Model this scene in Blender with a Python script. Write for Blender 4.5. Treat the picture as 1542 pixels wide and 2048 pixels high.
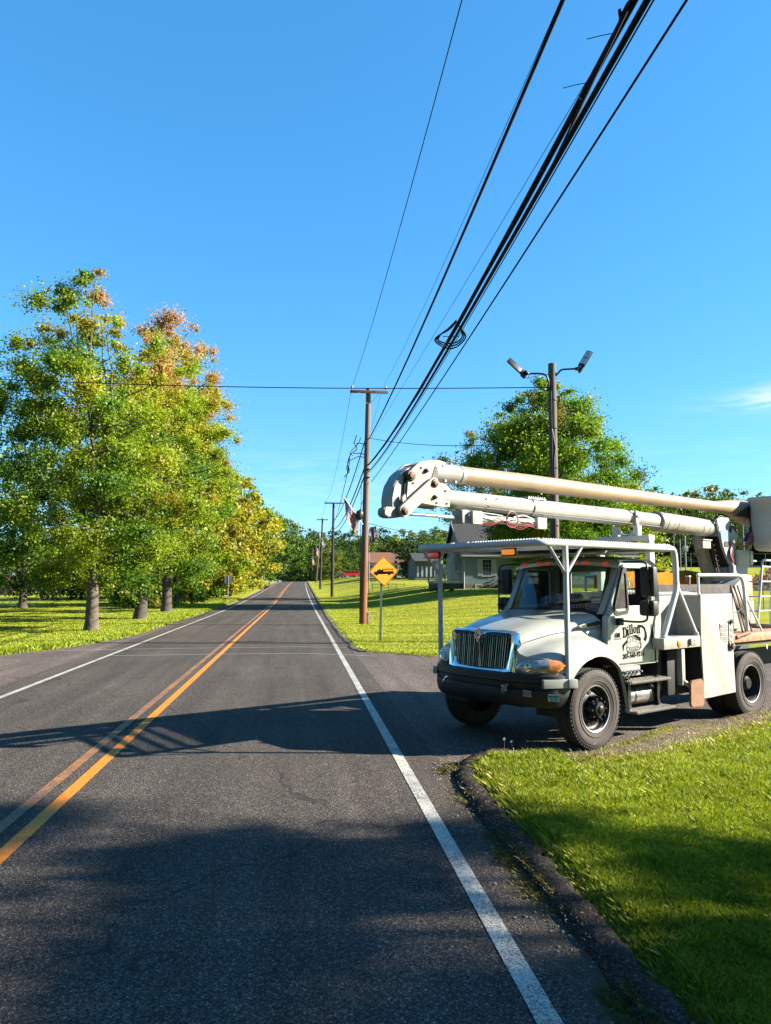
import bpy, bmesh, math, random
import numpy as np
from mathutils import Vector, Matrix, Euler

for o in list(bpy.data.objects): bpy.data.objects.remove(o)
SC = bpy.context.scene
COL = SC.collection
R = math.radians

# ------------------------------------------------------------------ camera
EYE = 2.10
FPX = 1538.0
PSI, PITCH = R(6.392), R(5.164)
cam_d = bpy.data.cameras.new('camera'); cam = bpy.data.objects.new('camera', cam_d)
COL.objects.link(cam); SC.camera = cam
cam_d.sensor_fit = 'VERTICAL'; cam_d.sensor_height = 24.0; cam_d.sensor_width = 24.0
cam_d.lens = 24.0*FPX/2048.0
cam_d.clip_start = 0.05; cam_d.clip_end = 6000
cam.location = (0, 0, EYE)
cam.rotation_euler = (R(90)+PITCH, 0, -PSI)

# ------------------------------------------------------------------ sky, sun, exposure
SUN_EL, SUN_AZ = R(27.0), R(97.5)          # azimuth clockwise from +Y: the sun stands off to the right of the road
W = bpy.data.worlds.new("World"); SC.world = W; W.use_nodes = True
nt = W.node_tree; nt.nodes.clear()
def N(nt, t, **k):
    n = nt.nodes.new(t)
    for a, b in k.items(): setattr(n, a, b)
    return n
sky = N(nt, 'ShaderNodeTexSky', sky_type='NISHITA', sun_disc=False)
sky.sun_elevation = SUN_EL; sky.sun_rotation = SUN_AZ
sky.altitude = 200; sky.air_density = 1.0; sky.dust_density = 0.2; sky.ozone_density = 2.2
hs = N(nt, 'ShaderNodeHueSaturation'); hs.inputs['Saturation'].default_value = 1.22; hs.inputs['Hue'].default_value = 0.497
bg = N(nt, 'ShaderNodeBackground'); bg.inputs['Strength'].default_value = 0.076
wo = N(nt, 'ShaderNodeOutputWorld')
# thin cirrus wisps low in the east-north-east sky
tc = N(nt, 'ShaderNodeTexCoord')
sp = N(nt, 'ShaderNodeSeparateXYZ'); nt.links.new(tc.outputs['Generated'], sp.inputs[0])
mp = N(nt, 'ShaderNodeMapping'); mp.inputs['Scale'].default_value = (9, 9, 75); mp.inputs['Rotation'].default_value = (0.0, -0.10, 0)
nt.links.new(tc.outputs['Generated'], mp.inputs[0])
nz = N(nt, 'ShaderNodeTexNoise'); nz.inputs['Scale'].default_value = 1.5; nz.inputs['Detail'].default_value = 8; nz.inputs['Roughness'].default_value = 0.62; nz.inputs['Distortion'].default_value = 0.35
nt.links.new(mp.outputs[0], nz.inputs[0])
def M(nt, op, a, b=None, c=None, clamp=False):
    n = N(nt, 'ShaderNodeMath', operation=op); n.use_clamp = clamp
    for i, v in enumerate((a, b, c)):
        if v is None: continue
        if isinstance(v, (int, float)): n.inputs[i].default_value = v
        else: nt.links.new(v, n.inputs[i])
    return n.outputs[0]
def band(v, c, w):      # smooth bump of width w round c
    d = M(nt, 'DIVIDE', M(nt, 'SUBTRACT', v, c), w)
    return M(nt, 'POWER', 2.718, M(nt, 'MULTIPLY', M(nt, 'MULTIPLY', d, d), -1.0))
cl = M(nt, 'MULTIPLY', band(sp.outputs['Z'], 0.2115, 0.0135), band(sp.outputs['X'], 0.605, 0.085))
cl = M(nt, 'MULTIPLY', cl, M(nt, 'MULTIPLY', M(nt, 'SUBTRACT', nz.outputs['Fac'], 0.36), 5.0, clamp=True), clamp=True)
cl2 = M(nt, 'MULTIPLY', band(sp.outputs['Z'], 0.12, 0.05), M(nt, 'MULTIPLY', M(nt, 'SUBTRACT', nz.outputs['Fac'], 0.42), 0.45, clamp=True))
cl = M(nt, 'ADD', cl, cl2, clamp=True)
mx = N(nt, 'ShaderNodeMixRGB'); mx.inputs['Color2'].default_value = (3.9, 4.0, 4.1, 1)
nt.links.new(cl, mx.inputs['Fac'])
gm = N(nt, 'ShaderNodeGamma'); gm.inputs['Gamma'].default_value = 0.66
tn = N(nt, 'ShaderNodeMixRGB', blend_type='MULTIPLY'); tn.inputs[0].default_value = 1; tn.inputs[2].default_value = (.80, 1.12, 1.44, 1)
nt.links.new(sky.outputs[0], gm.inputs[0]); nt.links.new(gm.outputs[0], tn.inputs[1]); nt.links.new(tn.outputs[0], hs.inputs['Color']); nt.links.new(hs.outputs[0], mx.inputs['Color1'])
nt.links.new(mx.outputs[0], bg.inputs['Color']); nt.links.new(bg.outputs[0], wo.inputs[0])

sun_d = bpy.data.lights.new('sun', 'SUN'); sun_d.energy = 5.0; sun_d.angle = R(0.53); sun_d.color = (1.0, 0.905, 0.76)
sun = bpy.data.objects.new('sun', sun_d); COL.objects.link(sun)
sdir = Vector((math.sin(SUN_AZ)*math.cos(SUN_EL), math.cos(SUN_AZ)*math.cos(SUN_EL), math.sin(SUN_EL)))
sun.rotation_euler = sdir.to_track_quat('Z', 'Y').to_euler()
sun.location = (60, 0, 40)
SC.view_settings.view_transform = 'Standard'; SC.view_settings.look = 'None'
SC.view_settings.gamma = 1; SC.view_settings.exposure = 2.10
SC.render.engine = 'CYCLES'
SC.cycles.max_bounces = 6; SC.cycles.diffuse_bounces = 3; SC.cycles.transparent_max_bounces = 8

# ------------------------------------------------------------------ terrain height
def ss(t):
    t = np.clip(t, 0, 1); return t*t*(3-2*t)
def gz_road(y): return 2.1*ss((y-50)/185.0) - 2.5*ss((y-245)/260.0)
def gz(x, y):
    x = np.asarray(x, float); y = np.asarray(y, float)
    z = gz_road(y)
    z = z + 1.35*ss((x-3)/13)*ss((y-25)/45) + 2.5*ss((x-25)/50)*ss((y-70)/90)
    z = z + 0.25*ss((-x-8)/20)*ss((y-60)/60)
    return z
def at(px, py, Y):
    """world point at road distance Y seen in direction (px, py)"""
    r = np.array([math.cos(PSI), -math.sin(PSI), 0]); f = np.array([math.sin(PSI)*math.cos(PITCH), math.cos(PSI)*math.cos(PITCH), math.sin(PITCH)])
    u = np.cross(r, f); d = f + r*(px-771)/FPX - u*(py-1024)/FPX
    return np.array([0, 0, EYE]) + d*(Y/d[1])

# ------------------------------------------------------------------ scene helpers
def tag(o, label=None, cat=None, group=None, kind=None):
    if label: o['label'] = label
    if cat: o['category'] = cat
    if group: o['group'] = group
    if kind: o['kind'] = kind
    return o
def empty(name, loc, rz=0, **k):
    o = bpy.data.objects.new(name, None); COL.objects.link(o); o.location = loc; o.rotation_euler = (0, 0, rz)
    o.empty_display_size = 0.3
    return tag(o, **k)
def new_obj(name, me, mats, parent=None, **k):
    o = bpy.data.objects.new(name, me); COL.objects.link(o)
    if mats is not None:
        for m in (mats if isinstance(mats, (list, tuple)) else [mats]): me.materials.append(m)
    if parent: o.parent = parent
    return tag(o, **k)
def copy_tree(o, parent=None):
    c = o.copy(); COL.objects.link(c); c.parent = parent
    for ch in list(o.children): copy_tree(ch, c)
    return c

class MB:
    """collects simple shapes into ONE mesh"""
    def __init__(s): s.v = []; s.f = []; s.m = []; s.mi = 0
    def add(s, vs, fs):
        b = len(s.v); s.v.extend([tuple(map(float, p)) for p in vs]); s.f.extend([tuple(i+b for i in f) for f in fs]); s.m.extend([s.mi]*len(fs)); return s
    def box(s, x0, x1, y0, y1, z0, z1, bev=0.0, T=None):
        x0, x1 = sorted((x0, x1)); y0, y1 = sorted((y0, y1)); z0, z1 = sorted((z0, z1))
        bm = bmesh.new(); bmesh.ops.create_cube(bm, size=1)
        for v in bm.verts: v.co = ((x0+x1)/2+v.co.x*(x1-x0), (y0+y1)/2+v.co.y*(y1-y0), (z0+z1)/2+v.co.z*(z1-z0))
        if bev > 0: bmesh.ops.bevel(bm, geom=bm.edges[:], offset=min(bev, .45*min(x1-x0, y1-y0, z1-z0)), segments=2, affect='EDGES', profile=.6)
        bm.verts.index_update()
        vs = [v.co.copy() for v in bm.verts]
        if T is not None: vs = [T @ v for v in vs]
        s.add(vs, [[v.index for v in f.verts] for f in bm.faces]); bm.free(); return s
    def prism(s, poly, a0, a1, axis='y', bev=0.0, T=None):
        """poly: 2-D outline in the plane across axis; extruded from a0 to a1"""
        def P(p, a):
            return (p[0], a, p[1]) if axis == 'y' else ((a, p[0], p[1]) if axis == 'x' else (p[0], p[1], a))
        bm = bmesh.new(); A = [bm.verts.new(P(p, a0)) for p in poly]; f = bm.faces.new(A)
        r = bmesh.ops.extrude_face_region(bm, geom=[f])
        d = Vector(P((0, 0), a1-a0))
        for g in r['geom']:
            if isinstance(g, bmesh.types.BMVert): g.co += d
        bmesh.ops.recalc_face_normals(bm, faces=bm.faces)
        if bev > 0: bmesh.ops.bevel(bm, geom=bm.edges[:], offset=bev, segments=2, affect='EDGES', clamp_overlap=True)
        bmesh.ops.triangulate(bm, faces=[f for f in bm.faces if len(f.verts) > 4])
        bm.verts.index_update(); vs = [v.co.copy() for v in bm.verts]
        if T is not None: vs = [T @ v for v in vs]
        s.add(vs, [[v.index for v in f.verts] for f in bm.faces]); bm.free(); return s
    def tube(s, pts, r, n=10, caps=True, closed=False):
        P = [Vector(p) for p in pts]; k = len(P)
        rr = r if isinstance(r, (list, tuple)) else [r]*k
        rings = []; prev = None
        for i, p in enumerate(P):
            if closed: t = P[(i+1) % k]-P[i-1]
            else: t = P[min(i+1, k-1)]-P[max(i-1, 0)]
            t = t.normalized() if t.length > 1e-9 else Vector((0, 0, 1))
            if prev is None:
                a = t.orthogonal().normalized()
            else:
                a = prev-t*prev.dot(t); a = a.normalized() if a.length > 1e-6 else t.orthogonal().normalized()
            prev = a; b = t.cross(a)
            rings.append([p+(a*math.cos(2*math.pi*j/n)+b*math.sin(2*math.pi*j/n))*rr[i] for j in range(n)])
        vs = [v for q in rings for v in q]; fs = []
        for i in range(k if closed else k-1):
            i2 = (i+1) % k
            for j in range(n): fs.append((i*n+j, i*n+(j+1) % n, i2*n+(j+1) % n, i2*n+j))
        if caps and not closed: fs.append(tuple(range(n))[::-1]); fs.append(tuple((k-1)*n+j for j in range(n)))
        return s.add(vs, fs)
    def cyl(s, a, b, r, n=16, r2=None): return s.tube([a, b], [r, r if r2 is None else r2], n)
    def lathe(s, prof, axis, c, n=32):
        """prof [(radius, height along axis)], axis unit vector, centre c"""
        ax = Vector(axis).normalized(); a = ax.orthogonal().normalized(); b = ax.cross(a); c = Vector(c); vs = []; fs = []
        for (r, h) in prof:
            for j in range(n): vs.append(c+ax*h+(a*math.cos(2*math.pi*j/n)+b*math.sin(2*math.pi*j/n))*r)
        for i in range(len(prof)-1):
            for j in range(n): fs.append((i*n+j, i*n+(j+1) % n, (i+1)*n+(j+1) % n, (i+1)*n+j))
        return s.add(vs, fs)
    def grid(s, G):
        """G: rows x cols of points"""
        nr, nc = len(G), len(G[0]); vs = [p for row in G for p in row]
        return s.add(vs, [(i*nc+j, i*nc+j+1, (i+1)*nc+j+1, (i+1)*nc+j) for i in range(nr-1) for j in range(nc-1)])
    def build(s, name, mat, parent=None, smooth=40, recalc=True, solid=0, **k):
        me = bpy.data.meshes.new(name); me.from_pydata(s.v, [], s.f)
        me.polygons.foreach_set('material_index', s.m)
        if recalc or solid:
            bm = bmesh.new(); bm.from_mesh(me)
            if solid:
                bmesh.ops.solidify(bm, geom=bm.faces[:], thickness=solid)
            bmesh.ops.recalc_face_normals(bm, faces=bm.faces); bm.to_mesh(me); bm.free()
        if smooth:
            me.shade_smooth()
            me.set_sharp_from_angle(angle=R(smooth))
        me.update()
        return new_obj(name, me, mat, parent, **k)

def crom(P, n):
    """Catmull-Rom resample of list of arrays P to n points"""
    P = [np.array(p, float) for p in P]; k = len(P); out = []
    for q in np.linspace(0, k-1, n):
        i = min(int(q), k-2); t = q-i
        p0 = P[i-1] if i > 0 else 2*P[0]-P[1]; p1, p2 = P[i], P[i+1]; p3 = P[i+2] if i+2 < k else 2*P[-1]-P[-2]
        out.append(.5*((2*p1)+(-p0+p2)*t+(2*p0-5*p1+4*p2-p3)*t*t+(-p0+3*p1-3*p2+p3)*t**3))
    return out
def smoothpts(P, n): return [tuple(p) for p in crom(P, n)]
def npmesh(name, V, F, mat, parent=None, attr=None, smooth=False, **k):
    """fast mesh from numpy: V (n,3), F (m,c)"""
    me = bpy.data.meshes.new(name); m, c = F.shape
    me.vertices.add(len(V)); me.vertices.foreach_set('co', np.ascontiguousarray(V, np.float32).ravel())
    me.loops.add(m*c); me.loops.foreach_set('vertex_index', F.astype(np.int32).ravel())
    me.polygons.add(m); me.polygons.foreach_set('loop_start', np.arange(0, m*c, c, dtype=np.int32))
    me.polygons.foreach_set('loop_total', np.full(m, c, np.int32))
    me.update(calc_edges=True)
    if smooth: me.shade_smooth()
    if attr is not None:
        a = me.color_attributes.new('tint', 'FLOAT_COLOR', 'POINT'); a.data.foreach_set('color', attr.astype(np.float32).ravel())
    return new_obj(name, me, mat, parent, **k)

# ------------------------------------------------------------------ materials
def L(nt, a, b): nt.links.new(a, b)
def mat(name, col, rough=.5, metal=0, var=.12, scale=6, bump=.0, bscale=60, coat=0, dirt=None, dscale=3, damt=.35, spec=None, emit=None, trans=0, alpha=None):
    m = bpy.data.materials.new(name); m.use_nodes = True; nt = m.node_tree; p = nt.nodes['Principled BSDF']
    tc = N(nt, 'ShaderNodeTexCoord')
    n1 = N(nt, 'ShaderNodeTexNoise'); n1.inputs['Scale'].default_value = scale; n1.inputs['Detail'].default_value = 6; n1.inputs['Roughness'].default_value = .6
    L(nt, tc.outputs['Object'], n1.inputs[0])
    mr = N(nt, 'ShaderNodeMapRange'); mr.inputs['From Min'].default_value = .3; mr.inputs['From Max'].default_value = .7
    mr.inputs['To Min'].default_value = 1-var; mr.inputs['To Max'].default_value = 1+var; L(nt, n1.outputs['Fac'], mr.inputs[0])
    mul = N(nt, 'ShaderNodeVectorMath', operation='SCALE'); mul.inputs[0].default_value = col[:3]; L(nt, mr.outputs[0], mul.inputs['Scale'])
    out = mul.outputs[0]
    if dirt:
        n2 = N(nt, 'ShaderNodeTexNoise'); n2.inputs['Scale'].default_value = dscale; n2.inputs['Detail'].default_value = 9; n2.inputs['Roughness'].default_value = .72
        L(nt, tc.outputs['Object'], n2.inputs[0])
        r2 = N(nt, 'ShaderNodeMapRange'); r2.inputs['From Min'].default_value = .47; r2.inputs['From Max'].default_value = .70; r2.inputs['To Max'].default_value = damt
        L(nt, n2.outputs['Fac'], r2.inputs[0])
        mxn = N(nt, 'ShaderNodeMixRGB'); L(nt, r2.outputs[0], mxn.inputs[0]); L(nt, out, mxn.inputs[1]); mxn.inputs[2].default_value = (*dirt, 1)
        out = mxn.outputs[0]
    L(nt, out, p.inputs['Base Color'])
    rr = N(nt, 'ShaderNodeMapRange'); rr.inputs['To Min'].default_value = max(rough-.08, .02); rr.inputs['To Max'].default_value = min(rough+.1, 1); L(nt, n1.outputs['Fac'], rr.inputs[0]); L(nt, rr.outputs[0], p.inputs['Roughness'])
    p.inputs['Metallic'].default_value = metal
    if coat: p.inputs['Coat Weight'].default_value = coat; p.inputs['Coat Roughness'].default_value = .08
    if spec is not None: p.inputs['Specular IOR Level'].default_value = spec
    if trans: p.inputs['Transmission Weight'].default_value = trans
    if alpha is not None: p.inputs['Alpha'].default_value = alpha
    if emit: p.inputs['Emission Color'].default_value = (*emit[:3], 1); p.inputs['Emission Strength'].default_value = emit[3]
    if bump:
        n3 = N(nt, 'ShaderNodeTexNoise'); n3.inputs['Scale'].default_value = bscale; n3.inputs['Detail'].default_value = 5; L(nt, tc.outputs['Object'], n3.inputs[0])
        b = N(nt, 'ShaderNodeBump'); b.inputs['Strength'].default_value = min(1, bump*20); b.inputs['Distance'].default_value = bump; L(nt, n3.outputs['Fac'], b.inputs['Height']); L(nt, b.outputs[0], p.inputs['Normal'])
    return m
def glass_mat(name, tint, alpha, rough=.02):
    m = bpy.data.materials.new(name); m.use_nodes = True; nt = m.node_tree; nt.nodes.clear()
    o = N(nt, 'ShaderNodeOutputMaterial'); tr = N(nt, 'ShaderNodeBsdfTransparent'); tr.inputs[0].default_value = (*tint, 1)
    gl = N(nt, 'ShaderNodeBsdfGlossy'); gl.inputs['Roughness'].default_value = rough; fr = N(nt, 'ShaderNodeFresnel'); fr.inputs[0].default_value = 1.5
    nz = N(nt, 'ShaderNodeTexNoise'); nz.inputs['Scale'].default_value = 3
    a = M(nt, 'ADD', M(nt, 'MULTIPLY', fr.outputs[0], 1.0), M(nt, 'MULTIPLY', nz.outputs['Fac'], alpha), clamp=True)
    mx = N(nt, 'ShaderNodeMixShader'); L(nt, a, mx.inputs[0]); L(nt, tr.outputs[0], mx.inputs[1]); L(nt, gl.outputs[0], mx.inputs[2]); L(nt, mx.outputs[0], o.inputs[0])
    return m
# ================================================================== ground materials
def ground_nodes(name):
    m = bpy.data.materials.new(name); m.use_nodes = True; nt = m.node_tree; p = nt.nodes['Principled BSDF']
    g = N(nt, 'ShaderNodeNewGeometry'); return m, nt, p, g.outputs['Position']
def noise(nt, pos, sc, det=5, rough=.6, scale3=None):
    if scale3:
        mp = N(nt, 'ShaderNodeMapping'); mp.inputs['Scale'].default_value = scale3; L(nt, pos, mp.inputs[0]); pos = mp.outputs[0]
    n = N(nt, 'ShaderNodeTexNoise'); n.inputs['Scale'].default_value = sc; n.inputs['Detail'].default_value = det; n.inputs['Roughness'].default_value = rough; L(nt, pos, n.inputs[0]); return n.outputs['Fac']
def ramp(nt, fac, stops):
    r = N(nt, 'ShaderNodeValToRGB'); L(nt, fac, r.inputs[0]); e = r.color_ramp.elements
    while len(e) < len(stops): e.new(.5)
    for q, (a, c) in zip(e, stops): q.position = a; q.color = (*c, 1)
    return r.outputs[0]
def mixc(nt, fac, a, b, mode='MIX'):
    x = N(nt, 'ShaderNodeMixRGB', blend_type=mode)
    for i, v in enumerate((fac, a, b)):
        if isinstance(v, (int, float)): x.inputs[i].default_value = v
        elif isinstance(v, tuple): x.inputs[i].default_value = (*v, 1)
        else: L(nt, v, x.inputs[i])
    return x.outputs[0]
def mrange(nt, v, a, b, c=0, d=1):
    r = N(nt, 'ShaderNodeMapRange'); L(nt, v, r.inputs[0])
    for k, q in zip(('From Min', 'From Max', 'To Min', 'To Max'), (a, b, c, d)): r.inputs[k].default_value = q
    return r.outputs[0]
def bumpn(nt, p, h, dist, strength=1.0):
    b = N(nt, 'ShaderNodeBump'); b.inputs['Distance'].default_value = dist; b.inputs['Strength'].default_value = strength; L(nt, h, b.inputs['Height']); L(nt, b.outputs[0], p.inputs['Normal'])

def aggregate(nt, pos, base, amp=1.0):
    """stone-chip speckle over an asphalt base colour"""
    v = N(nt, 'ShaderNodeTexVoronoi'); v.inputs['Scale'].default_value = 95; L(nt, pos, v.inputs[0])
    spk = ramp(nt, mrange(nt, v.outputs['Color'], 0, 1), [(0, (.22,)*3), (.45, (.62, .60, .59)), (.75, (1.25, 1.18, 1.10)), (1, (3.6, 3.2, 2.8))])
    c = mixc(nt, 1.0, base, spk, 'MULTIPLY')
    n = noise(nt, pos, 38, 3)
    c = mixc(nt, 1.0, c, ramp(nt, n, [(.3, (.62,)*3), (.7, (1.38,)*3)]), 'MULTIPLY')
    return c, v.outputs['Distance']
def asphalt(name, base, warm):
    m, nt, p, pos = ground_nodes(name)
    big = noise(nt, pos, .35, 6); lane = noise(nt, pos, 1.0, 5, .6, (2.2, .10, 1))
    c0 = mixc(nt, mrange(nt, big, .35, .65), base, warm)
    c0 = mixc(nt, 1.0, c0, ramp(nt, lane, [(.3, (.70,)*3), (.7, (1.22,)*3)]), 'MULTIPLY')
    if name == 'road_asphalt':   # tyre-polished tracks down each lane
        sx0 = N(nt, 'ShaderNodeSeparateXYZ'); L(nt, pos, sx0.inputs[0]); w_ = None
        for xc_ in (-4.65, -3.15, -1.25, .30): q_ = band(M(nt, 'ADD', sx0.outputs['X'], M(nt, 'MULTIPLY', M(nt, 'SUBTRACT', lane, .5), .6)), xc_, .34); w_ = q_ if w_ is None else M(nt, 'ADD', w_, q_, clamp=True)
        c0 = mixc(nt, M(nt, 'MULTIPLY', w_, .16), c0, (.03, .028, .027))
    c, h = aggregate(nt, pos, c0)
    pt = noise(nt, pos, .9, 7, .75); c = mixc(nt, mrange(nt, pt, .60, .70, 0, .35), c, (.028, .026, .025))      # oil-darkened blotches
    # fine tar-filled cracks
    vo = N(nt, 'ShaderNodeTexVoronoi', feature='DISTANCE_TO_EDGE'); vo.inputs['Scale'].default_value = .16
    mp = N(nt, 'ShaderNodeMapping'); mp.inputs['Scale'].default_value = (1.0, .55, 1); L(nt, pos, mp.inputs[0])
    wv = N(nt, 'ShaderNodeVectorMath', operation='ADD'); nn = N(nt, 'ShaderNodeTexNoise'); nn.inputs['Scale'].default_value = 1.6; L(nt, pos, nn.inputs[0]); L(nt, mp.outputs[0], wv.inputs[0]); L(nt, nn.outputs['Color'], wv.inputs[1]); L(nt, wv.outputs[0], vo.inputs[0])
    ck = mrange(nt, vo.outputs['Distance'], 0.0, .0045, 0.75, 0)
    c = mixc(nt, ck, c, (.02, .02, .02))
    if name == 'road_asphalt':   # silt and crumbs collected in the gutter
        sx = N(nt, 'ShaderNodeSeparateXYZ'); L(nt, pos, sx.inputs[0]); gx_ = M(nt, 'ADD', sx.outputs['X'], M(nt, 'MULTIPLY', M(nt, 'SUBTRACT', noise(nt, pos, 4, 6, .7), .5), .55)); gy_ = mrange(nt, sx.outputs['Y'], 8.6, 9.6, 1, 0)
        c = mixc(nt, M(nt, 'MULTIPLY', mrange(nt, gx_, 1.36, 1.60, 0, .92), gy_), c, mixc(nt, noise(nt, pos, 60, 4, .8), (.012, .010, .009), (.11, .085, .06)))
    L(nt, c, p.inputs['Base Color']); p.inputs['Roughness'].default_value = .9; p.inputs['Specular IOR Level'].default_value = .12
    bumpn(nt, p, M(nt, 'ADD', noise(nt, pos, 130, 2), M(nt, 'MULTIPLY', h, 1.0)), .008, .75)
    return m
A_ROAD = asphalt('road_asphalt', (.068, .063, .059), (.090, .082, .075))
A_APRON = asphalt('driveway_asphalt', (.096, .084, .079), (.128, .112, .104))
A_KERB = asphalt('kerb_asphalt', (.026, .023, .021), (.055, .047, .040))

def paint(name, col, wear, under=(.07, .066, .064)):
    m, nt, p, pos = ground_nodes(name)
    under_c, h = aggregate(nt, pos, mixc(nt, .5, under, under))
    n = M(nt, 'ADD', M(nt, 'MULTIPLY', noise(nt, pos, 85, 3, .8), .95), M(nt, 'MULTIPLY', noise(nt, pos, 2.2, 4, .6), .30))
    cov = mrange(nt, n, wear-.035, wear+.035)
    pc = mixc(nt, 1.0, col, ramp(nt, noise(nt, pos, 25, 3), [(.3, (.8,)*3), (.7, (1.1,)*3)]), 'MULTIPLY')
    L(nt, mixc(nt, cov, under_c, pc), p.inputs['Base Color']); p.inputs['Roughness'].default_value = .6
    bumpn(nt, p, M(nt, 'ADD', noise(nt, pos, 130, 2), h), .005, .6)
    return m
P_WHITE = paint('white_road_paint', (.42, .41, .36), .595)
P_YEL = paint('yellow_road_paint', (.54, .175, .004), .51)
P_YELW = paint('worn_yellow_road_paint', (.40, .145, .02), .65)
P_THIN = paint('faded_white_paint', (.30, .29, .27), .56)

def turf(name, ca, cb, cc, stripe=0.0, gravel=(.20, .165, .13)):
    m, nt, p, pos = ground_nodes(name)
    n1 = noise(nt, pos, .22, 5); n2 = noise(nt, pos, 3.5, 6, .7); n3 = noise(nt, pos, 28, 4, .7)
    c = mixc(nt, mrange(nt, n1, .38, .62), ca, cb)
    c = mixc(nt, mrange(nt, n2, .45, .7), c, cc)
    if stripe:
        st = noise(nt, pos, 1.0, 3, .5, (.10, 1.15, 1)); c = mixc(nt, 1.0, c, ramp(nt, st, [(.40, (.70, .74, .62)), (.60, (1.18, 1.15, 1.2))]), 'MULTIPLY')
    c = mixc(nt, 1.0, c, ramp(nt, n3, [(.25, (.45, .5, .4)), (.7, (1.45, 1.4, 1.3))]), 'MULTIPLY')
    a = N(nt, 'ShaderNodeAttribute', attribute_name='tint'); s = N(nt, 'ShaderNodeSeparateColor'); L(nt, a.outputs['Color'], s.inputs[0])
    gc, h = aggregate(nt, pos, mixc(nt, mrange(nt, n2, .4, .7), gravel, tuple(.6*q for q in gravel)))
    e = M(nt, 'ADD', s.outputs[0], M(nt, 'MULTIPLY', M(nt, 'SUBTRACT', n2, .5), 1.1))
    c = mixc(nt, mrange(nt, e, .42, .58), c, gc)
    L(nt, c, p.inputs['Base Color']); p.inputs['Roughness'].default_value = .9; p.inputs['Specular IOR Level'].default_value = .1
    hh = M(nt, 'ADD', M(nt, 'MULTIPLY', n3, .7), noise(nt, pos, 110, 2)); bumpn(nt, p, hh, .035, .8)
    return m
G_LAWN = turf('mown_turf', (.172, .205, .010), (.232, .240, .015), (.26, .24, .033), stripe=1)

# ================================================================== ground sheet
LAWN = np.array([(1.86,-3),(1.86,3.7),(1.87,4.4),(1.86,5.9),(1.85,7.2),(1.86,8.4),(1.94,8.85),(2.18,9.2),(2.5,9.52),(2.92,9.34),(3.4,9.2),(4.28,9.95),(5.02,10.62),(6.93,11.64),(9.5,13.1),(16,16.8),(40,30),(40,-3)])
KERB_O = [(1.66,-3),(1.66,3.7),(1.66,5.0),(1.63,6.6),(1.63,7.6),(1.68,8.25),(1.80,8.75),(2.0,9.15),(2.28,9.47),(2.6,9.68)]
KERB_I = [(1.87,-3),(1.87,3.7),(1.87,5.0),(1.86,6.6),(1.85,7.6),(1.88,8.2),(1.99,8.65),(2.17,8.98),(2.43,9.28),(2.72,9.46)]
FARL = np.array([(2.3,900),(2.25,236),(2.05,150),(1.95,68),(1.68,47),(1.66,32),(1.72,24.2),(1.95,23.3),(2.35,22.75),(3.0,22.1),(3.7,21.4),(6,20.6),(10,20.3),(20,21.5),(60,27),(60,900)])
LEFTL = np.array([(-60,900),(-60,22.4),(-12,22.5),(-9.2,22.9),(-8.3,23.6),(-7.5,25.2),(-6.7,28),(-6.3,31.2),(-6.25,45),(-6.3,60),(-6.2,240),(-6,900)])
def sdist(P, X, Y):
    """signed distance, + inside polygon P"""
    d = np.full(X.shape, 1e9); ins = np.zeros(X.shape, bool); n = len(P)
    for i in range(n):
        x0, y0 = P[i]; x1, y1 = P[(i+1) % n]; dx, dy = x1-x0, y1-y0
        t = np.clip(((X-x0)*dx+(Y-y0)*dy)/(dx*dx+dy*dy+1e-12), 0, 1)
        d = np.minimum(d, np.hypot(X-x0-t*dx, Y-y0-t*dy))
        c = ((y0 > Y) != (y1 > Y)) & (X < (x1-x0)*(Y-y0)/((y1-y0) if y1 != y0 else 1e-12)+x0); ins ^= c
    return np.where(ins, d, -d)
def lines(segs):
    o = []
    for a, b, st in segs: o += list(np.arange(a, b, st))
    return np.array(o+[segs[-1][1]])
YL = lines([(-60,-4,8),(-4,14,.12),(14,34,.25),(34,70,1.0),(70,250,5),(250,500,25),(500,2500,250)])
XL = lines([(-1500,-200,160),(-200,-40,16),(-40,-12,2),(-12,-5,.25),(-5,1.2,1.2),(1.2,5.4,.12),(5.4,14,.4),(14,60,3),(60,240,15),(240,1500,180)])
X, Y = np.meshgrid(XL, YL)
dist_lawn = np.maximum(np.maximum(sdist(LAWN, X, Y), sdist(FARL, X, Y)), sdist(LEFTL, X, Y))
# beyond the local polygons everything is meadow
far = (Y > 890) | (X < -58) | ((X > 38) & ((Y < 0) | (Y > 25))) | (Y < -2.5)
dist_lawn = np.where(far, np.maximum(dist_lawn, 5), dist_lawn)
onroad = (X > -6.0) & (X < 1.5) & (Y < 900); dist_lawn = np.where(onroad, -2, dist_lawn)
onap = ((X > -60) & (X < -5.5) & (Y > -2.5) & (Y < 22)) ; dist_lawn = np.where(onap, -2, dist_lawn)
rng = np.random.default_rng(3)
Z = gz(X, Y) - .06 + .105*ss((dist_lawn+.02)/.14)
dl_front = sdist(LAWN, X, Y)
Z += np.where(dl_front > .1, .025*np.sin(X*1.7+Y*.6)*np.cos(Y*1.1)+.012*rng.standard_normal(X.shape), 0)*(Y < 14)
dirt = np.clip(.78-dist_lawn*2.6, 0, 1)
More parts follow.
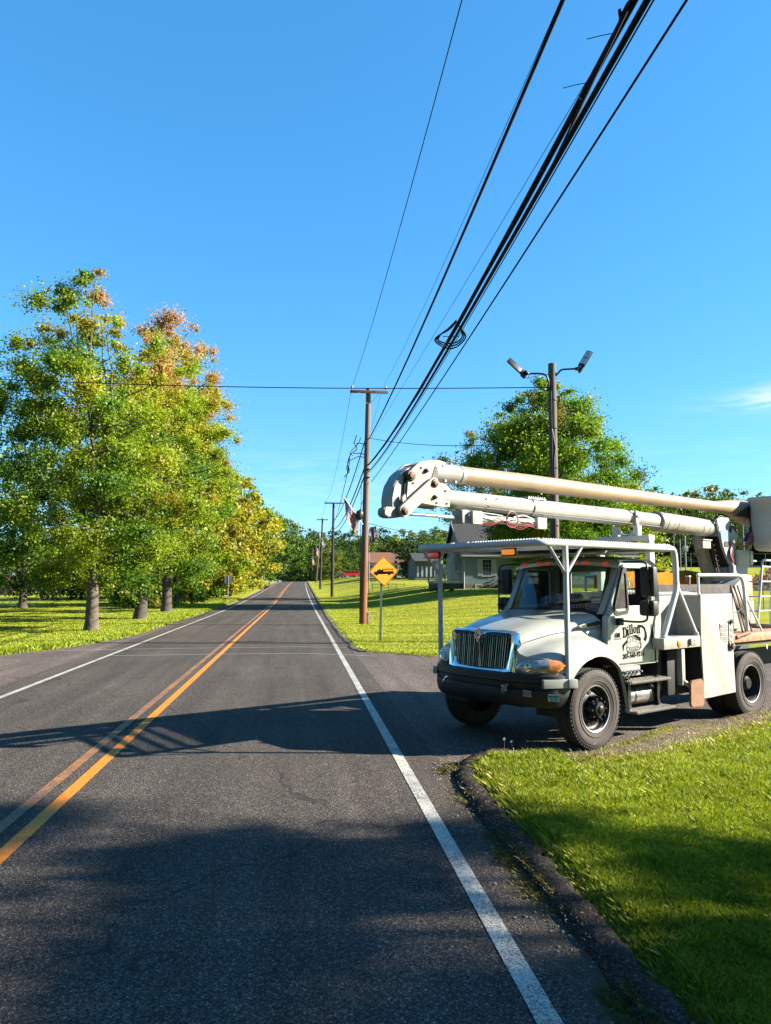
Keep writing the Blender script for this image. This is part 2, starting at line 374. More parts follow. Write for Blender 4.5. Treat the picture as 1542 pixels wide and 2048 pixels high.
# worn earth where the truck wheels and the lawn corner meet the drive
w1 = np.exp(-((X-3.0)**2/1.2+(Y-9.35)**2/.05)); w2 = np.exp(-(((Y-(8.95+(X-3.4)*.66)))**2)/.60)*(X > 3.0)*(X < 14)
dirt = np.clip(np.where(dl_front > -.3, np.maximum(dirt, .66*np.maximum(w1, w2*.97)), dirt), 0, 1)
nr, nc = X.shape; idx = np.arange(nr*nc).reshape(nr, nc)
F = np.stack([idx[:-1, :-1], idx[:-1, 1:], idx[1:, 1:], idx[1:, :-1]], -1).reshape(-1, 4)
att = np.stack([dirt, dirt*0, dirt*0, dirt*0+1], -1).reshape(-1, 4)
npmesh('ground', np.stack([X, Y, Z], -1).reshape(-1, 3), F, G_LAWN, attr=att, smooth=True, label='mown green lawns and meadow rolling up to the wooded skyline', cat='ground', kind='structure')

def strip(name, edges, mat_, dz, y0, y1, label, cat, kind='structure', parent=None):
    """sheet between left/right edge functions of y"""
    ys = YL[(YL >= y0) & (YL <= y1)]; ys = np.unique(np.concatenate([[y0], ys, [y1]]))
    V = []; cols = edges
    for y in ys:
        for e in cols:
            x = e(y) if callable(e) else e; V.append((x, y, gz_road(y)+dz))
    n = len(cols); k = len(ys); idx = np.arange(n*k).reshape(k, n)
    F = np.stack([idx[:-1, :-1], idx[:-1, 1:], idx[1:, 1:], idx[1:, :-1]], -1).reshape(-1, 4)
    return npmesh(name, np.array(V), F, mat_, label=label, cat=cat, kind=kind)
bend = lambda y: 1.0*ss((y-110)/130.0)
strip('road', [lambda y: -5.95+bend(y), -2.4, lambda y: (1.66+.0*y)+bend(y)*.3], A_ROAD, .0, -60, 900, 'grey two-lane asphalt road running straight to the horizon', 'road')
def ln(x, w): return [lambda y, x=x, w=w: x-w/2+bend(y)*.6, lambda y, x=x, w=w: x+w/2+bend(y)*.6]
strip('road_marking', ln(1.21, .125), P_WHITE, .005, -10, 700, 'white edge line along the truck side of the road', 'road marking')
strip('road_marking', ln(-5.37, .115), P_WHITE, .005, -10, 700, 'white edge line along the tree side of the road', 'road marking')
strip('road_marking', ln(-2.25, .13), P_YEL, .005, -10, 700, 'bright yellow centre line nearest the truck', 'road marking')
strip('road_marking', ln(-2.52, .12), P_YELW, .005, -10, 700, 'worn flaking yellow centre line on the tree side', 'road marking')
def cross(pts, w, lab):
    b = MB()
    for (x0, y0), (x1, y1) in zip(pts[:-1], pts[1:]): b.add([(x0, y0-w, .009), (x1, y1-w, .009), (x1, y1+w, .009), (x0, y0+w, .009)], [(0, 1, 2, 3)])
    b.build('road_marking', P_THIN, label=lab, cat='road marking', kind='structure')
cross([(-7.3, 24.65), (-4, 25.0), (.05, 25.2), (1.55, 24.75)], .035, 'thin faded white stripe across both lanes, the farther of two')
cross([(-5.4, 22.75), (-3, 22.9), (.05, 22.94), (1.55, 22.2), (2.2, 21.8)], .035, 'thin faded white stripe across both lanes, the nearer of two')

# aprons
def sheet(name, poly, z, mat_, label, cat):
    b = MB(); n = len(poly); b.add([(x, y, z) for x, y in poly], [tuple(range(n))])
    o = b.build(name, mat_, recalc=False, smooth=0, label=label, cat=cat, kind='structure')
    if o.data.polygons[0].normal.z < 0: o.data.flip_normals()
    return o
sheet('driveway', [(1.662, 9.0), (2.0, 9.15), (2.3, 9.45), (2.6, 9.4), (3.4, 9.05), (4.3, 9.8), (5.05, 10.4), (7, 11.5), (9.5, 12.9), (16, 16.6), (16, 21), (10, 20.45), (6, 20.75), (3.7, 21.55), (3.0, 22.25), (2.35, 22.9), (1.95, 23.45), (1.662, 24.3)], -.004, A_APRON, 'grey pinkish asphalt driveway apron under the bucket truck', 'driveway')
sheet('driveway', [(-5.952, -2.5), (-5.952, 31.5), (-6.45, 31.2), (-6.9, 28), (-7.7, 25.2), (-8.5, 23.5), (-9.4, 22.7), (-12, 22.3), (-40, 22.2), (-40, -2.5)], -.004, A_APRON, 'pale gravelly apron on the far left side of the road', 'driveway')
sheet('road_shoulder', [(-5.953, 31.5), (-5.953, 120), (-6.3, 120), (-6.35, 60), (-6.4, 31.2)], .002, A_APRON, 'narrow gravel shoulder between left edge line and tall grass', 'road shoulder')
# asphalt kerb round the near lawn: rounded berm
b = MB(); n = 260
O = crom([(*p, 0) for p in KERB_O], n); I = crom([(*p, 0) for p in KERB_I], n); G = []
for k in range(n):
    o_, i_ = O[k], I[k]; wob = .008*math.sin(k*1.3)+random.Random(k).uniform(-.016, .016)
    row = []
    for t, h in ((-.12, -.03), (-.05, .012), (.10, .040), (.35, .066), (.65, .074), (.9, .062), (1.08, -.02)):
        q = o_*(1-t)+i_*t; jr = random.Random(k*17+int(t*100)); row.append((q[0]+wob+jr.uniform(-.008, .008), q[1]+jr.uniform(-.01, .01), h+wob*.6+jr.uniform(-.009, .009)))
    G.append(row)
b.grid(G); b.build('kerb', A_KERB, smooth=60, label='low dark asphalt kerb curving round the near lawn corner', cat='kerb', kind='structure')
# crumbling edge of the road by the far lawn
A_DIRT = mat('dark_verge_soil', (.05, .042, .03), .95, var=.5, scale=14, bump=.02, bscale=40)
b = MB(); G = []
for y in np.concatenate([np.arange(23.2, 60, .22), np.arange(60, 200, 3)]):
    rr_ = random.Random(int(y*100)); xl = float(np.interp(y, [23.2, 24.2, 32, 47, 68, 200], [1.9, 1.7, 1.63, 1.66, 1.93, 2.15]))
    j = rr_.uniform(-.07, .07); z = float(gz_road(y)); q = rr_.uniform(-.015, .02)
    G.append([(xl-.10+j, y, z-.03), (xl-.08+j, y, z+.006+q*.3), (xl-.0+j*.5, y, z+.028+q), (xl+.08, y, z+.035), (xl+.16, y, z-.03)])
b.grid(G); b.build('verge', A_DIRT, smooth=60, label='dark crumbled soil edge between the road and the far lawn', cat='verge', kind='structure')
# ================================================================== the bucket truck
# local frame: x towards the rear of the truck, y into the truck from its near side, z up; C is the centre line
C_ = 1.15
WHT = mat('cream_truck_paint', (.285, .30, .272), .32, var=.04, scale=2.5, coat=.5, dirt=(0.216, 0.204, 0.162), dscale=4, damt=.28)
WHB = mat('worn_white_box_paint', (.240, .243, .225), .6, var=.06, scale=3, dirt=(0.198, 0.144, 0.096), dscale=7, damt=.5, bump=.002, bscale=9)
TUBEW = mat('white_tube_paint', (.42, .43, .42), .38, var=.05, scale=5, dirt=(0.210, 0.198, 0.168), dscale=6, damt=.35)
BOOM = mat('tan_fibreglass_boom', (0.264, 0.189, 0.108), .45, var=.10, scale=2.2, dirt=(0.180, 0.120, 0.072), dscale=5, damt=.4)
BOOMW = mat('white_boom_paint', (0.281, 0.278, 0.245), .38, var=.05, scale=3, dirt=(0.204, 0.150, 0.108), dscale=5, damt=.55)
RUSTW = mat('rust_streaked_white_steel', (0.258, 0.239, 0.197), .55, var=.10, scale=4, dirt=(0.132, 0.066, 0.030), dscale=6, damt=.75)
BLK = mat('black_plastic', (0.0044, 0.0044, 0.0052), .5, var=.2, scale=8, bump=.0008, bscale=120)
BLKM = mat('black_steel', (0.0104, 0.0104, 0.0118), .38, metal=.3, var=.3, scale=9, dirt=(0.036, 0.027, 0.018), dscale=12, damt=.5)
CHASS = mat('greasy_chassis_black', (0.0074, 0.0074, 0.0074), .7, var=.3, scale=5)
CHR = mat('chrome', (.82, .84, .86), .06, metal=1, var=.02)
ALU = mat('tread_plate_aluminium', (0.12, 0.115, 0.105), .42, metal=.6, var=.15, scale=30, bump=.004, bscale=70, dirt=(0.132, 0.096, 0.066), dscale=14, damt=.5)
GALV = mat('galvanised_tube', (0.2960, 0.3019, 0.3078), .42, metal=.6, var=.1, scale=14)
TYRE = mat('dusty_tyre_rubber', (.032, .026, .023), .85, var=.25, scale=7, bump=.003, bscale=60, dirt=(.07, .052, .042), dscale=6, damt=.6)
TREAD = mat('tyre_tread_rubber', (0.0207, 0.0192, 0.0178), .9, var=.3, scale=12, bump=.006, bscale=45)
AMBER = mat('amber_lens', (0.680, 0.216, 0.016), .18, var=.15, scale=40, coat=.6, emit=(1, .30, .02, .16))
REDL = mat('red_lens', (0.520, 0.040, 0.016), .2, var=.1, scale=40, coat=.6, emit=(1, .10, .01, .05))
LENS = mat('headlight_lens', (0.288, 0.280, 0.264), .1, metal=.5, var=.35, scale=16, coat=1)
LENSA = mat('headlight_amber', (0.496, 0.176, 0.056), .12, metal=.2, var=.4, scale=18, coat=1)
GLS = glass_mat('tinted_cab_glass', (.86, .94, .90), .04)
SEAT = mat('dark_seat_cloth', (0.0118, 0.0118, 0.0141), .9, var=.2, scale=30)
DASH = mat('dark_dashboard', (0.0104, 0.0118, 0.0141), .8, var=.2)
TARP = mat('yellow_tarp', (.30, .115, .002), .85, spec=.08, var=.15, scale=5, bump=.02, bscale=6)
PLY = mat('weathered_dark_board', (0.022, 0.02, 0.019), .8, var=.4, scale=6, dirt=(0.096, 0.078, 0.066), dscale=9, damt=.6)
WOODP = mat('plywood_pad', (0.16, 0.075, 0.035), .7, var=.25, scale=9, bump=.002, bscale=50)
REDH = mat('red_hydraulic_hose', (.17, .016, .012), .5, var=.15)
BLKH = mat('black_hose', (0.0118, 0.0104, 0.0104), .5)
ORUST = mat('orange_rusted_edge', (0.27, 0.125, 0.048), .6, var=.3, scale=12, dirt=(0.330, 0.300, 0.252), dscale=10, damt=.9, bump=.003, bscale=60)
INK = mat('black_vinyl_lettering', (.006, .007, .006), .95, var=.1, spec=.05)

TR = empty('bucket_truck', (3.660, 9.475, 0), R(31.4), label='cream and white forestry bucket truck with its boom folded forward over the cab', cat='truck')
TRM = TR.matrix_basis.copy()
def Tp(x, y, z):  # truck local -> world
    a = R(31.4); return (3.660+x*math.cos(a)-y*math.sin(a), 9.475+x*math.sin(a)+y*math.cos(a), z)
def P(b, name, m, parent=None, **k): return b.build(name, m, parent or TR, **k)

# ---- chassis and underbody
b = MB()
for y in (.72, 1.5): b.box(-.75, 6.9, y, y+.08, .62, .92, .01)
b.box(-.55, .75, .55, 1.75, .55, 1.25, .05).box(.7, 2.0, .5, 1.8, .55, .96, .03)
b.box(2.1, 2.6, .25, .9, .45, 1.1, .03).box(2.1, 2.55, 1.4, 2.1, .45, 1.1, .03)  # dark underbody masses added to block light beneath the body
b.cyl((.1, .3, .5), (.1, 2.0, .5), .07); b.cyl((4.03, .3, .5), (4.03, 2.0, .5), .09); b.lathe([(0, -.25), (.2, -.18), (.25, 0), (.2, .18), (0, .25)], (0, 1, 0), (4.03, 1.15, .5), 20)
b.cyl((-.1, 1.1, .45), (4.0, 1.15, .5), .055)
b.box(1.85, 1.95, .25, 2.05, .55, 1.15, .01); b.box(3.36, 3.42, .1, .5, .4, 1.15, .005); b.box(2.6, 3.5, 1.7, 2.28, .45, 1.14, .01)
P(b, 'chassis', CHASS)
# ---- wheels
def wheel(x, y, sgn, dual=False, mud=1):
    """y: outer face; sgn=+1 when the outer face looks to -y"""
    s = sgn; rim = MB(); ax = (0, s, 0)
    if not dual:
        prof = [(.285, .0), (.288, .012), (.272, .02), (.262, .035), (.255, .07), (.235, .085), (.175, .060), (.15, .055), (.125, .058), (0, .058)]
        rim.lathe(prof, ax, (x, y+.012*s, .5), 40)
        hub = MB(); hub.lathe([(.125, .06), (.118, .02), (.10, .0), (.095, -.055), (.085, -.07), (.05, -.075), (0, -.075)], ax, (x, y+.01*s, .5), 26)
        hub.lathe([(.05, -.072), (.045, -.092), (.03, -.10), (0, -.10)], ax, (x, y+.01*s, .5), 16)
        for k in range(10):
            a = 2*math.pi*k/10; cx, cz = x+.137*math.cos(a), .5+.137*math.sin(a)
            hub.lathe([(.026, .06), (.026, -.0), (.018, -.02), (.014, -.055), (0, -.056)], ax, (cx, y+.008*s, cz), 6)
        holes = []
        for k in range(5):
            holes.append(MB()); a = 2*math.pi*k/5+.5; holes[-1].lathe([(.031, 0), (.0, .0)], ax, (x+.205*math.cos(a), y+.068*s, .5+.205*math.sin(a)), 14)
    else:
        prof = [(.288, .0), (.29, .015), (.268, .022), (.258, .05), (.25, .16), (.235, .19), (.15, .20), (.13, .20), (0, .20)]
        rim.lathe(prof, ax, (x, y+.012*s, .5), 40); hub = MB(); hub.lathe([(.12, .2), (.11, .08), (.08, .05), (0, .05)], ax, (x, y, .5), 20); holes = None
    rimo = P(rim, 'wheel', BLKM if not dual else CHASS, smooth=35)
    lip = MB(); lip.lathe([(.280, -.004), (.292, -.008), (.297, .004), (.290, .012)], ax, (x, y+.012*s, .5), 48); P(lip, 'rim_lip', GALV, rimo)
    P(hub, 'hub', BLKM, rimo, smooth=30)
    for q in (holes or []): P(q, 'hand_hole', CHASS, rimo)
    for k, off in enumerate((0,) if not dual else (0, .30)):
        ty = MB(); w = .25; yy = y+off*s
        pr = [(.295, .02), (.31, .004), (.34, -.006), (.345, -.012), (.352, -.012), (.357, -.004), (.40, -.010), (.404, -.014), (.44, -.012), (.462, .0), (.475, .004), (.482, .012), (.492, .018), (.498, .03)]
        full = pr+[(r, w-h) for r, h in pr[::-1]]
        ty.lathe(pr, ax, (x, yy, .5), 72); ty.lathe([(r, w-h) for r, h in pr[::-1]], ax, (x, yy, .5), 48)
        to = P(ty, 'tyre', TYRE, rimo, smooth=25)
        tr = MB(); n = 72; ribs = [.03, .068, .072, .095, .099, .150, .154, .178, .182, .22]
        prof = []
        for q, h in enumerate(ribs): prof.append((.498 if (q % 4 in (0, 1)) else .486, h))
        tr.lathe(prof, ax, (x, yy, .5), n)
        # shoulder lugs
        for q in range(60):
            a = 2*math.pi*q/60; ca, sa = math.cos(a), math.sin(a); t = Matrix.Translation((x, yy, .5)) @ Matrix.Rotation(-a, 4, 'Y')
            for h0, h1 in ((.006, .034), (w-.034, w-.006)): tr.box(.488, .503, h0*s, h1*s, -.014, .014, 0, T=t)
        P(tr, 'tread', TREAD, to if False else rimo, smooth=20)
    return rimo
wheel(.10, .0, 1); wheel(.10, 2.3, -1); wheel(4.03, .0, 1, True); wheel(4.03, 2.3, -1, True)

# ---- hood and fenders: one surface from control rows
hoodrows = [
 [(-.86,0,1.445),(-.86,.30,1.44),(-.85,.46,1.425),(-.84,.55,1.38),(-.87,.60,1.28),(-.88,.66,1.20),(-.85,.78,1.165),(-.74,.93,1.15),(-.56,1.03,1.135),(-.37,1.085,1.11)],
 [(-.72,0,1.49),(-.72,.32,1.485),(-.71,.48,1.47),(-.70,.575,1.42),(-.70,.625,1.33),(-.68,.70,1.27),(-.64,.82,1.25),(-.56,.95,1.225),(-.46,1.045,1.18),(-.34,1.09,1.12)],
 [(-.45,0,1.555),(-.45,.36,1.545),(-.45,.52,1.525),(-.44,.62,1.47),(-.43,.67,1.38),(-.41,.74,1.33),(-.38,.85,1.315),(-.33,.96,1.285),(-.29,1.055,1.215),(-.27,1.10,1.12)],
 [(-.15,0,1.61),(-.15,.40,1.60),(-.15,.58,1.575),(-.14,.68,1.51),(-.13,.72,1.43),(-.12,.78,1.385),(-.10,.88,1.37),(-.07,.98,1.335),(-.05,1.075,1.255),(-.04,1.11,1.15)],
 [(.15,0,1.655),(.15,.44,1.645),(.15,.64,1.62),(.15,.74,1.55),(.15,.77,1.45),(.15,.82,1.40),(.15,.90,1.385),(.15,.99,1.35),(.15,1.08,1.275),(.15,1.115,1.165)],
 [(.38,0,1.69),(.38,.48,1.68),(.38,.70,1.655),(.38,.80,1.585),(.38,.825,1.47),(.38,.86,1.39),(.38,.93,1.355),(.38,1.01,1.315),(.38,1.085,1.245),(.38,1.115,1.15)],
 [(.50,0,1.705),(.50,.50,1.70),(.53,.74,1.67),(.58,.84,1.61),(.62,.86,1.48),(.62,.885,1.35),(.61,.94,1.28),(.60,1.02,1.24),(.58,1.085,1.19),(.56,1.11,1.12)],
]
def surf(rows, nu, nv, side):
    A = [crom(r, nv) for r in rows]; B = [crom([A[i][j] for i in range(len(A))], nu) for j in range(nv)]
    return [[(B[j][i][0], C_+side*B[j][i][1], B[j][i][2]) for j in range(nv)] for i in range(nu)]
b = MB()
L_ = surf(hoodrows, 30, 34, -1); R_ = surf(hoodrows, 30, 34, 1)
G = [[p for p in L_[i][::-1]][:-1]+R_[i] for i in range(30)]
b.grid(G); hood = P(b, 'hood', WHT, smooth=60, recalc=False)
if hood.data.polygons[0].normal.z < 0 and True:
    hood.data.flip_normals()
b = MB()
for sd in (-1, 1):
    ln_ = [crom([np.array(r[j]) for r in hoodrows], 30) for j in (4,)][0]
    b.tube([(p[0], C_+sd*(p[1]+.012), p[2]+.004) for p in ln_[1:]], .0035, 4)
b.tube([(.455+.0*q, C_+q, 1.702-.02*abs(q)**3) for q in np.linspace(-.78, .78, 20)], .0035, 4); P(b, 'panel_seam', CHASS, hood)
# fender skirts: outer panel below the fold, cut by the wheel arch
def arch_z(x): 
    q = .64**2-(x-.20)**2
    return .5+math.sqrt(q) if q > 0 else .5
for sd in (-1, 1):
    b = MB(); Gs = []
    for i in range(44):
        t = i/43; x = -.37+t*(.83+.37)
        top = float(np.interp(x, [-.37, -.34, -.27, -.04, .15, .38, .56, .66, .75, .83], [1.11, 1.12, 1.12, 1.15, 1.165, 1.15, 1.12, .99, .75, .42]))
        dd = float(np.interp(x, [-.37, -.27, .15, .38, .56, .83], [1.085, 1.10, 1.115, 1.115, 1.11, 1.10]))
        zl = max(arch_z(x), .40); zl = min(zl, top-.012)
        if x > .56: zl = top-.05 if zl > top-.05 else zl
        Gs.append([(x, C_+sd*dd, top), (x, C_+sd*(dd+.022), (top+zl)/2), (x, C_+sd*(dd+.028), zl+.006), (x, C_+sd*(dd+.015), zl-.004), (x, C_+sd*(dd-.02), zl-.004)])
    b.grid(Gs)
    # cowl side between hood tail and door
    b.prism([(.56, 1.12), (.60, 1.62), (.645, 1.66), (.645, .98), (.70, .95), (.66, 1.0)], C_+sd*.90, C_+sd*1.0, 'y')
    P(b, 'fender', WHT, smooth=50)
    b = MB(); Gs = []                     # dark inner arch
    for i in range(26):
        a = math.pi*(1.04-i/25*1.06); x = .20+.66*math.cos(a); z = .5+.66*math.sin(a)
        Gs.append([(x, C_+sd*1.09, z), (x, C_+sd*.62, z)])
    b.grid(Gs); b.add([(.20+.66*math.cos(math.pi*(1.04-i/25*1.06)), C_+sd*.63, .5+.66*math.sin(math.pi*(1.04-i/25*1.06))) for i in range(26)], [tuple(range(26))]); P(b, 'inner_arch', CHASS)
# fascia under the headlight line
for sd in (-1, 1):
    b = MB()
    top = crom([(-.88,.56,1.22),(-.88,.66,1.20),(-.85,.78,1.165),(-.74,.93,1.15),(-.56,1.03,1.135),(-.37,1.085,1.11)], 18); bot = crom([(-.90,.56,.95),(-.89,.66,.94),(-.85,.80,.93),(-.73,.95,.925),(-.54,1.05,.93),(-.33,1.10,.94)], 18)
    b.grid([[(p[0], C_+sd*p[1], p[2]), ((p[0]+q[0])/2-.012, C_+sd*((p[1]+q[1])/2+.012), (p[2]+q[2])/2), (q[0], C_+sd*q[1], q[2])] for p, q in zip(top, bot)])
    P(b, 'front_fascia', WHT, smooth=60)
# headlights
for sd in (-1, 1):
    path = [(-.915,.615),(-.91,.70),(-.875,.80),(-.80,.90),(-.69,.985),(-.56,1.05),(-.45,1.08),(-.37,1.10)]
    zl = [.975,.955,.945,.945,.955,.98,1.02,1.06]; zh = [1.04,1.10,1.125,1.13,1.13,1.125,1.115,1.095]
    def lens(i0, i1, n):
        rows = []
        for t in np.linspace(i0, i1, n):
            i = min(int(t), 6); f = t-i; x = path[i][0]*(1-f)+path[i+1][0]*f; d = path[i][1]*(1-f)+path[i+1][1]*f; a = zl[i]*(1-f)+zl[i+1]*f; h = zh[i]*(1-f)+zh[i+1]*f
            rows.append([(x+.02, C_+sd*(d-.02), a-.012), (x-.006, C_+sd*(d+.006), a), (x-.026, C_+sd*(d+.024), (a+h)/2), (x-.006, C_+sd*(d+.006), h), (x+.02, C_+sd*(d-.02), h+.012)])
        return rows
    b = MB(); b.grid(lens(0, 4.1, 14)); hl = P(b, 'headlight', LENS, smooth=80)
    b = MB(); b.grid(lens(4.1, 7, 9)); P(b, 'turn_lens', LENSA, hl, smooth=80)
    b = MB(); b.lathe([(.055, 0), (.05, -.012), (.03, -.018), (0, -.02)], (1, sd*-.5, 0), (-.90, C_+sd*.80, 1.04), 20); P(b, 'lamp_reflector', CHR, hl)
# chrome grille surround with vertical bars
def gx(z, d): return -.955+(z-.95)*.16+d*d*.10
b = MB()
def ringpt(d, z): return (gx(z, d), C_+d, z)
outer = [(-.62,.96),(-.63,1.10),(-.625,1.30),(-.60,1.42),(-.54,1.465),(-.3,1.475),(0,1.48),(.3,1.475),(.54,1.465),(.60,1.42),(.625,1.30),(.63,1.10),(.62,.96),(.45,.935),(0,.925),(-.45,.935)]
inner = [(-.455,1.01),(-.475,1.10),(-.505,1.30),(-.50,1.385),(-.46,1.405),(-.12,1.40),(0,1.33),(.12,1.40),(.46,1.405),(.50,1.385),(.505,1.30),(.475,1.10),(.455,1.01),(.38,.995),(0,.985),(-.38,.995)]
rows = []
for (a, z), (c, w) in zip(outer+outer[:1], inner+inner[:1]):
    p0 = Vector(ringpt(a, z)); p1 = Vector(ringpt(c, w)); m_ = (p0+p1)/2
    rows.append([tuple(p0+Vector((.07, 0, 0))), tuple(p0+(p1-p0)*.06+Vector((-.012, 0, 0))), tuple(p0+(p1-p0)*.35+Vector((-.045, 0, 0))), tuple(p0+(p1-p0)*.75+Vector((-.03, 0, 0))), tuple(p1+Vector((-.0, 0, 0))), tuple(p1+Vector((.06, 0, 0)))])
b.grid(rows); gs = P(b, 'grille_surround', CHR, smooth=50)
b = MB(); b.prism([(c, w) for c, w in inner], -.0, .01, 'x'); 
for i, v in enumerate(b.v): b.v[i] = (gx(v[2], v[1])+.075, C_+v[1], v[2])
P(b, 'grille_backing', CHASS, gs)
b = MB()
for k in range(26):
    d = -.465+k*.93/25
    if abs(d) < .015: continue
    zt = float(np.interp(abs(d), [0, .12, .14, .46, .5], [1.335, 1.40, 1.40, 1.40, 1.38])); zb = .992
    sh = -.03*abs(d)
    b.tube([(gx(zb, d)+.005, C_+d*.97, zb), (gx(zt, d)-.0, C_+d*1.0, zt)], .0058, 6)
b.box(-.94, -.92, C_-.009, C_+.009, .99, 1.32)
P(b, 'grille_bars', mat('dark_chrome_bars', (0.320, 0.328, 0.336), .18, metal=1), gs, smooth=60)
b = MB(); dm = [(0, .092), (.062, 0), (0, -.092), (-.062, 0)]; dz = 1.40
def dia(s, x0, x1, hole=None):
    for i in range(4):
        p, q = dm[i], dm[(i+1) % 4]; h = s-.24
        b.add([(x0, C_+p[0]*s, dz+p[1]*s), (x0, C_+q[0]*s, dz+q[1]*s), (x0, C_+q[0]*h, dz+q[1]*h), (x0, C_+p[0]*h, dz+p[1]*h), (x1, C_+p[0]*s, dz+p[1]*s), (x1, C_+q[0]*s, dz+q[1]*s), (x1, C_+q[0]*h, dz+q[1]*h), (x1, C_+p[0]*h, dz+p[1]*h)], [(0,1,2,3),(0,1,5,4),(3,2,6,7)])
dia(1.0, -.985, -.93); dia(.58, -.975, -.95)
em = P(b, 'diamond_emblem', CHR, gs, smooth=0)
b = MB(); b.prism([(p[0]*.8, p[1]*.8) for p in dm], -.962, -.955, 'x'); b.v = [(v[0], C_+v[1], dz+v[2]) for v in b.v]; P(b, 'emblem_field', BLK, gs, smooth=0)
# hood side vents
for sd in (-1, 1):
    b = MB(); b.prism([(.20,1.52),(.30,1.545),(.46,1.585),(.58,1.60),(.605,1.585),(.60,1.54),(.56,1.505),(.44,1.49),(.28,1.485),(.205,1.50)], 0, .035, 'y', .006)
    b.v = [(v[0], C_+sd*(.772+.10*(v[0]-.15)+.02+v[1]), v[2]) for v in b.v]
    vt = P(b, 'hood_vent', WHT)
    b = MB(); b.prism([(.24,1.518),(.34,1.54),(.48,1.568),(.56,1.575),(.58,1.56),(.575,1.54),(.54,1.518),(.43,1.503),(.29,1.497)], 0, .012, 'y')
    b.v = [(v[0], C_+sd*(.772+.10*(v[0]-.15)+.05+v[1]), v[2]) for v in b.v]; P(b, 'vent_opening', CHASS, vt)
# ---- bumper
b = MB()
def bpath(n):
    q = [(-.28,1.10),(-.50,1.10),(-.68,1.05),(-.85,.90),(-.97,.62),(-1.02,.3),(-1.03,0)]
    q = [np.array((x, d, 0.)) for x, d in q]; h = crom(q, n); return [(p[0], p[1]) for p in h]
pts = [(x, C_-d) for x, d in bpath(22)]+[(x, C_+d) for x, d in bpath(22)[::-1][1:]]
prof = [(.10,.95),(.03,.965),(.0,.94),(-.005,.86),(.03,.845),(.035,.78),(-.005,.765),(-.01,.70),(.015,.60),(.05,.555),(.12,.55)]
rows = []
for i, (x, y) in enumerate(pts):
    a = pts[max(i-1, 0)]; c = pts[min(i+1, len(pts)-1)]; t = Vector((c[0]-a[0], c[1]-a[1])).normalized(); nrm = Vector((t.y, -t.x))
    # inward normal points towards (+x, centre)
    if nrm.x*(0.4-x)+nrm.y*(C_-y) < 0: nrm = -nrm
    inset = 1 if abs(y-C_) < .95 else 0
    rows.append([(x+nrm.x*(o if not (.77 < z < .85) else (o if inset else -.003)), y+nrm.y*(o if not (.77 < z < .85) else (o if inset else -.003)), z) for o, z in prof])
b.grid(rows); bump = P(b, 'bumper', BLK, smooth=45)
def sticker(y0, y1, z0, z1, x, mats_, name='bumper_sticker'):
    bb = MB(); bb.box(x, x+.004, y0, y1, z0, z1); s_ = P(bb, name, mats_[0], bump, smooth=0)
    for (a0, a1, c0, c1, mm) in mats_[1]:
        q = MB(); q.box(x-.003, x, y0+(y1-y0)*a0, y0+(y1-y0)*a1, z0+(z1-z0)*c0, z0+(z1-z0)*c1); P(q, 'sticker_print', mm, s_, smooth=0)
SW = mat('sticker_white', (0.4144, 0.4144, 0.4144), .5); SR = mat('sticker_red', (0.2960, 0.0710, 0.0710), .5); SB = mat('sticker_blue', (0.0118, 0.0355, 0.1776), .5); STL = mat('sticker_teal', (0.0237, 0.1658, 0.1776), .5)
sticker(.59, .68, .735, .81, -1.055, (SW, [(.35, .95, .25, .75, SB), (.6, .9, .05, .2, SR)]))
sticker(.24, .37, .70, .775, -.985, (mat('sticker_pink', (0.3256, 0.2250, 0.2250), .5), [(.1, .35, .2, .8, SR), (.45, .6, .2, .8, SR), (.7, .9, .2, .8, SR)]))
bb = MB(); a_ = Matrix.Translation((-.70, .085, .69)) @ Matrix.Rotation(R(-40), 4, 'Z'); bb.box(-.075, .075, -.016, -.010, -.04, .04, T=a_); s_ = P(bb, 'bumper_sticker', SW, bump, smooth=0)
bb = MB(); bb.box(-.07, .07, -.02, -.016, .005, .032, T=a_); bb.box(-.05, -.01, -.02, -.016, -.03, -.005, T=a_); bb.box(.01, .05, -.02, -.016, -.03, -.005, T=a_); P(bb, 'sticker_print', STL, s_, smooth=0)
for y in (.62, 1.72):
    bb = MB(); bb.tube(smoothpts([(-1.03, y-.03, .82), (-1.085, y-.02, .80), (-1.095, y, .76), (-1.08, y+.02, .72), (-1.03, y+.03, .71)], 10), .014, 8); P(bb, 'tow_hook', mat('tow_hook_steel', (0.2072, 0.2072, 0.2131), .5, metal=.6) if y < 1 else CHR, bump)
# the nose is shorter than first laid out: draw everything ahead of the front axle back a little
def draw_back(o):
    if o.type == 'MESH':
        for v in o.data.vertices:
            if v.co.x < -.30: v.co.x = -.30+(v.co.x+.30)*.80
    for c in o.children: draw_back(c)
for o in list(TR.children):
    if o.name.split('.')[0] in ('hood', 'fender', 'inner_arch', 'front_fascia', 'headlight', 'grille_surround', 'hood_vent', 'bumper', 'chassis'): draw_back(o)
# ---- cab
b = MB()
for sd in (-1, 1):
    b.prism([(1.76,.97),(1.83,.95),(1.94,1.50),(1.93,1.72),(1.87,2.30),(1.80,2.37),(1.755,2.37),(1.755,1.72)], C_+sd*.93, C_+sd*.80, 'y', .012)      # rear corner panel
    b.prism([(.60,1.66),(.66,1.72),(1.02,2.34),(1.10,2.37),(1.11,2.34),(.72,1.66)], C_+sd*.885, C_+sd*.80, 'y', .006)    # pillar
    b.prism([(.98,2.31),(1.80,2.31),(1.80,2.40),(1.00,2.40)], C_+sd*.90, C_+sd*.80, 'y', .012)
    b.box(.64, 1.8, C_+sd*.86, C_+sd*.915, .95, 1.02, .005)
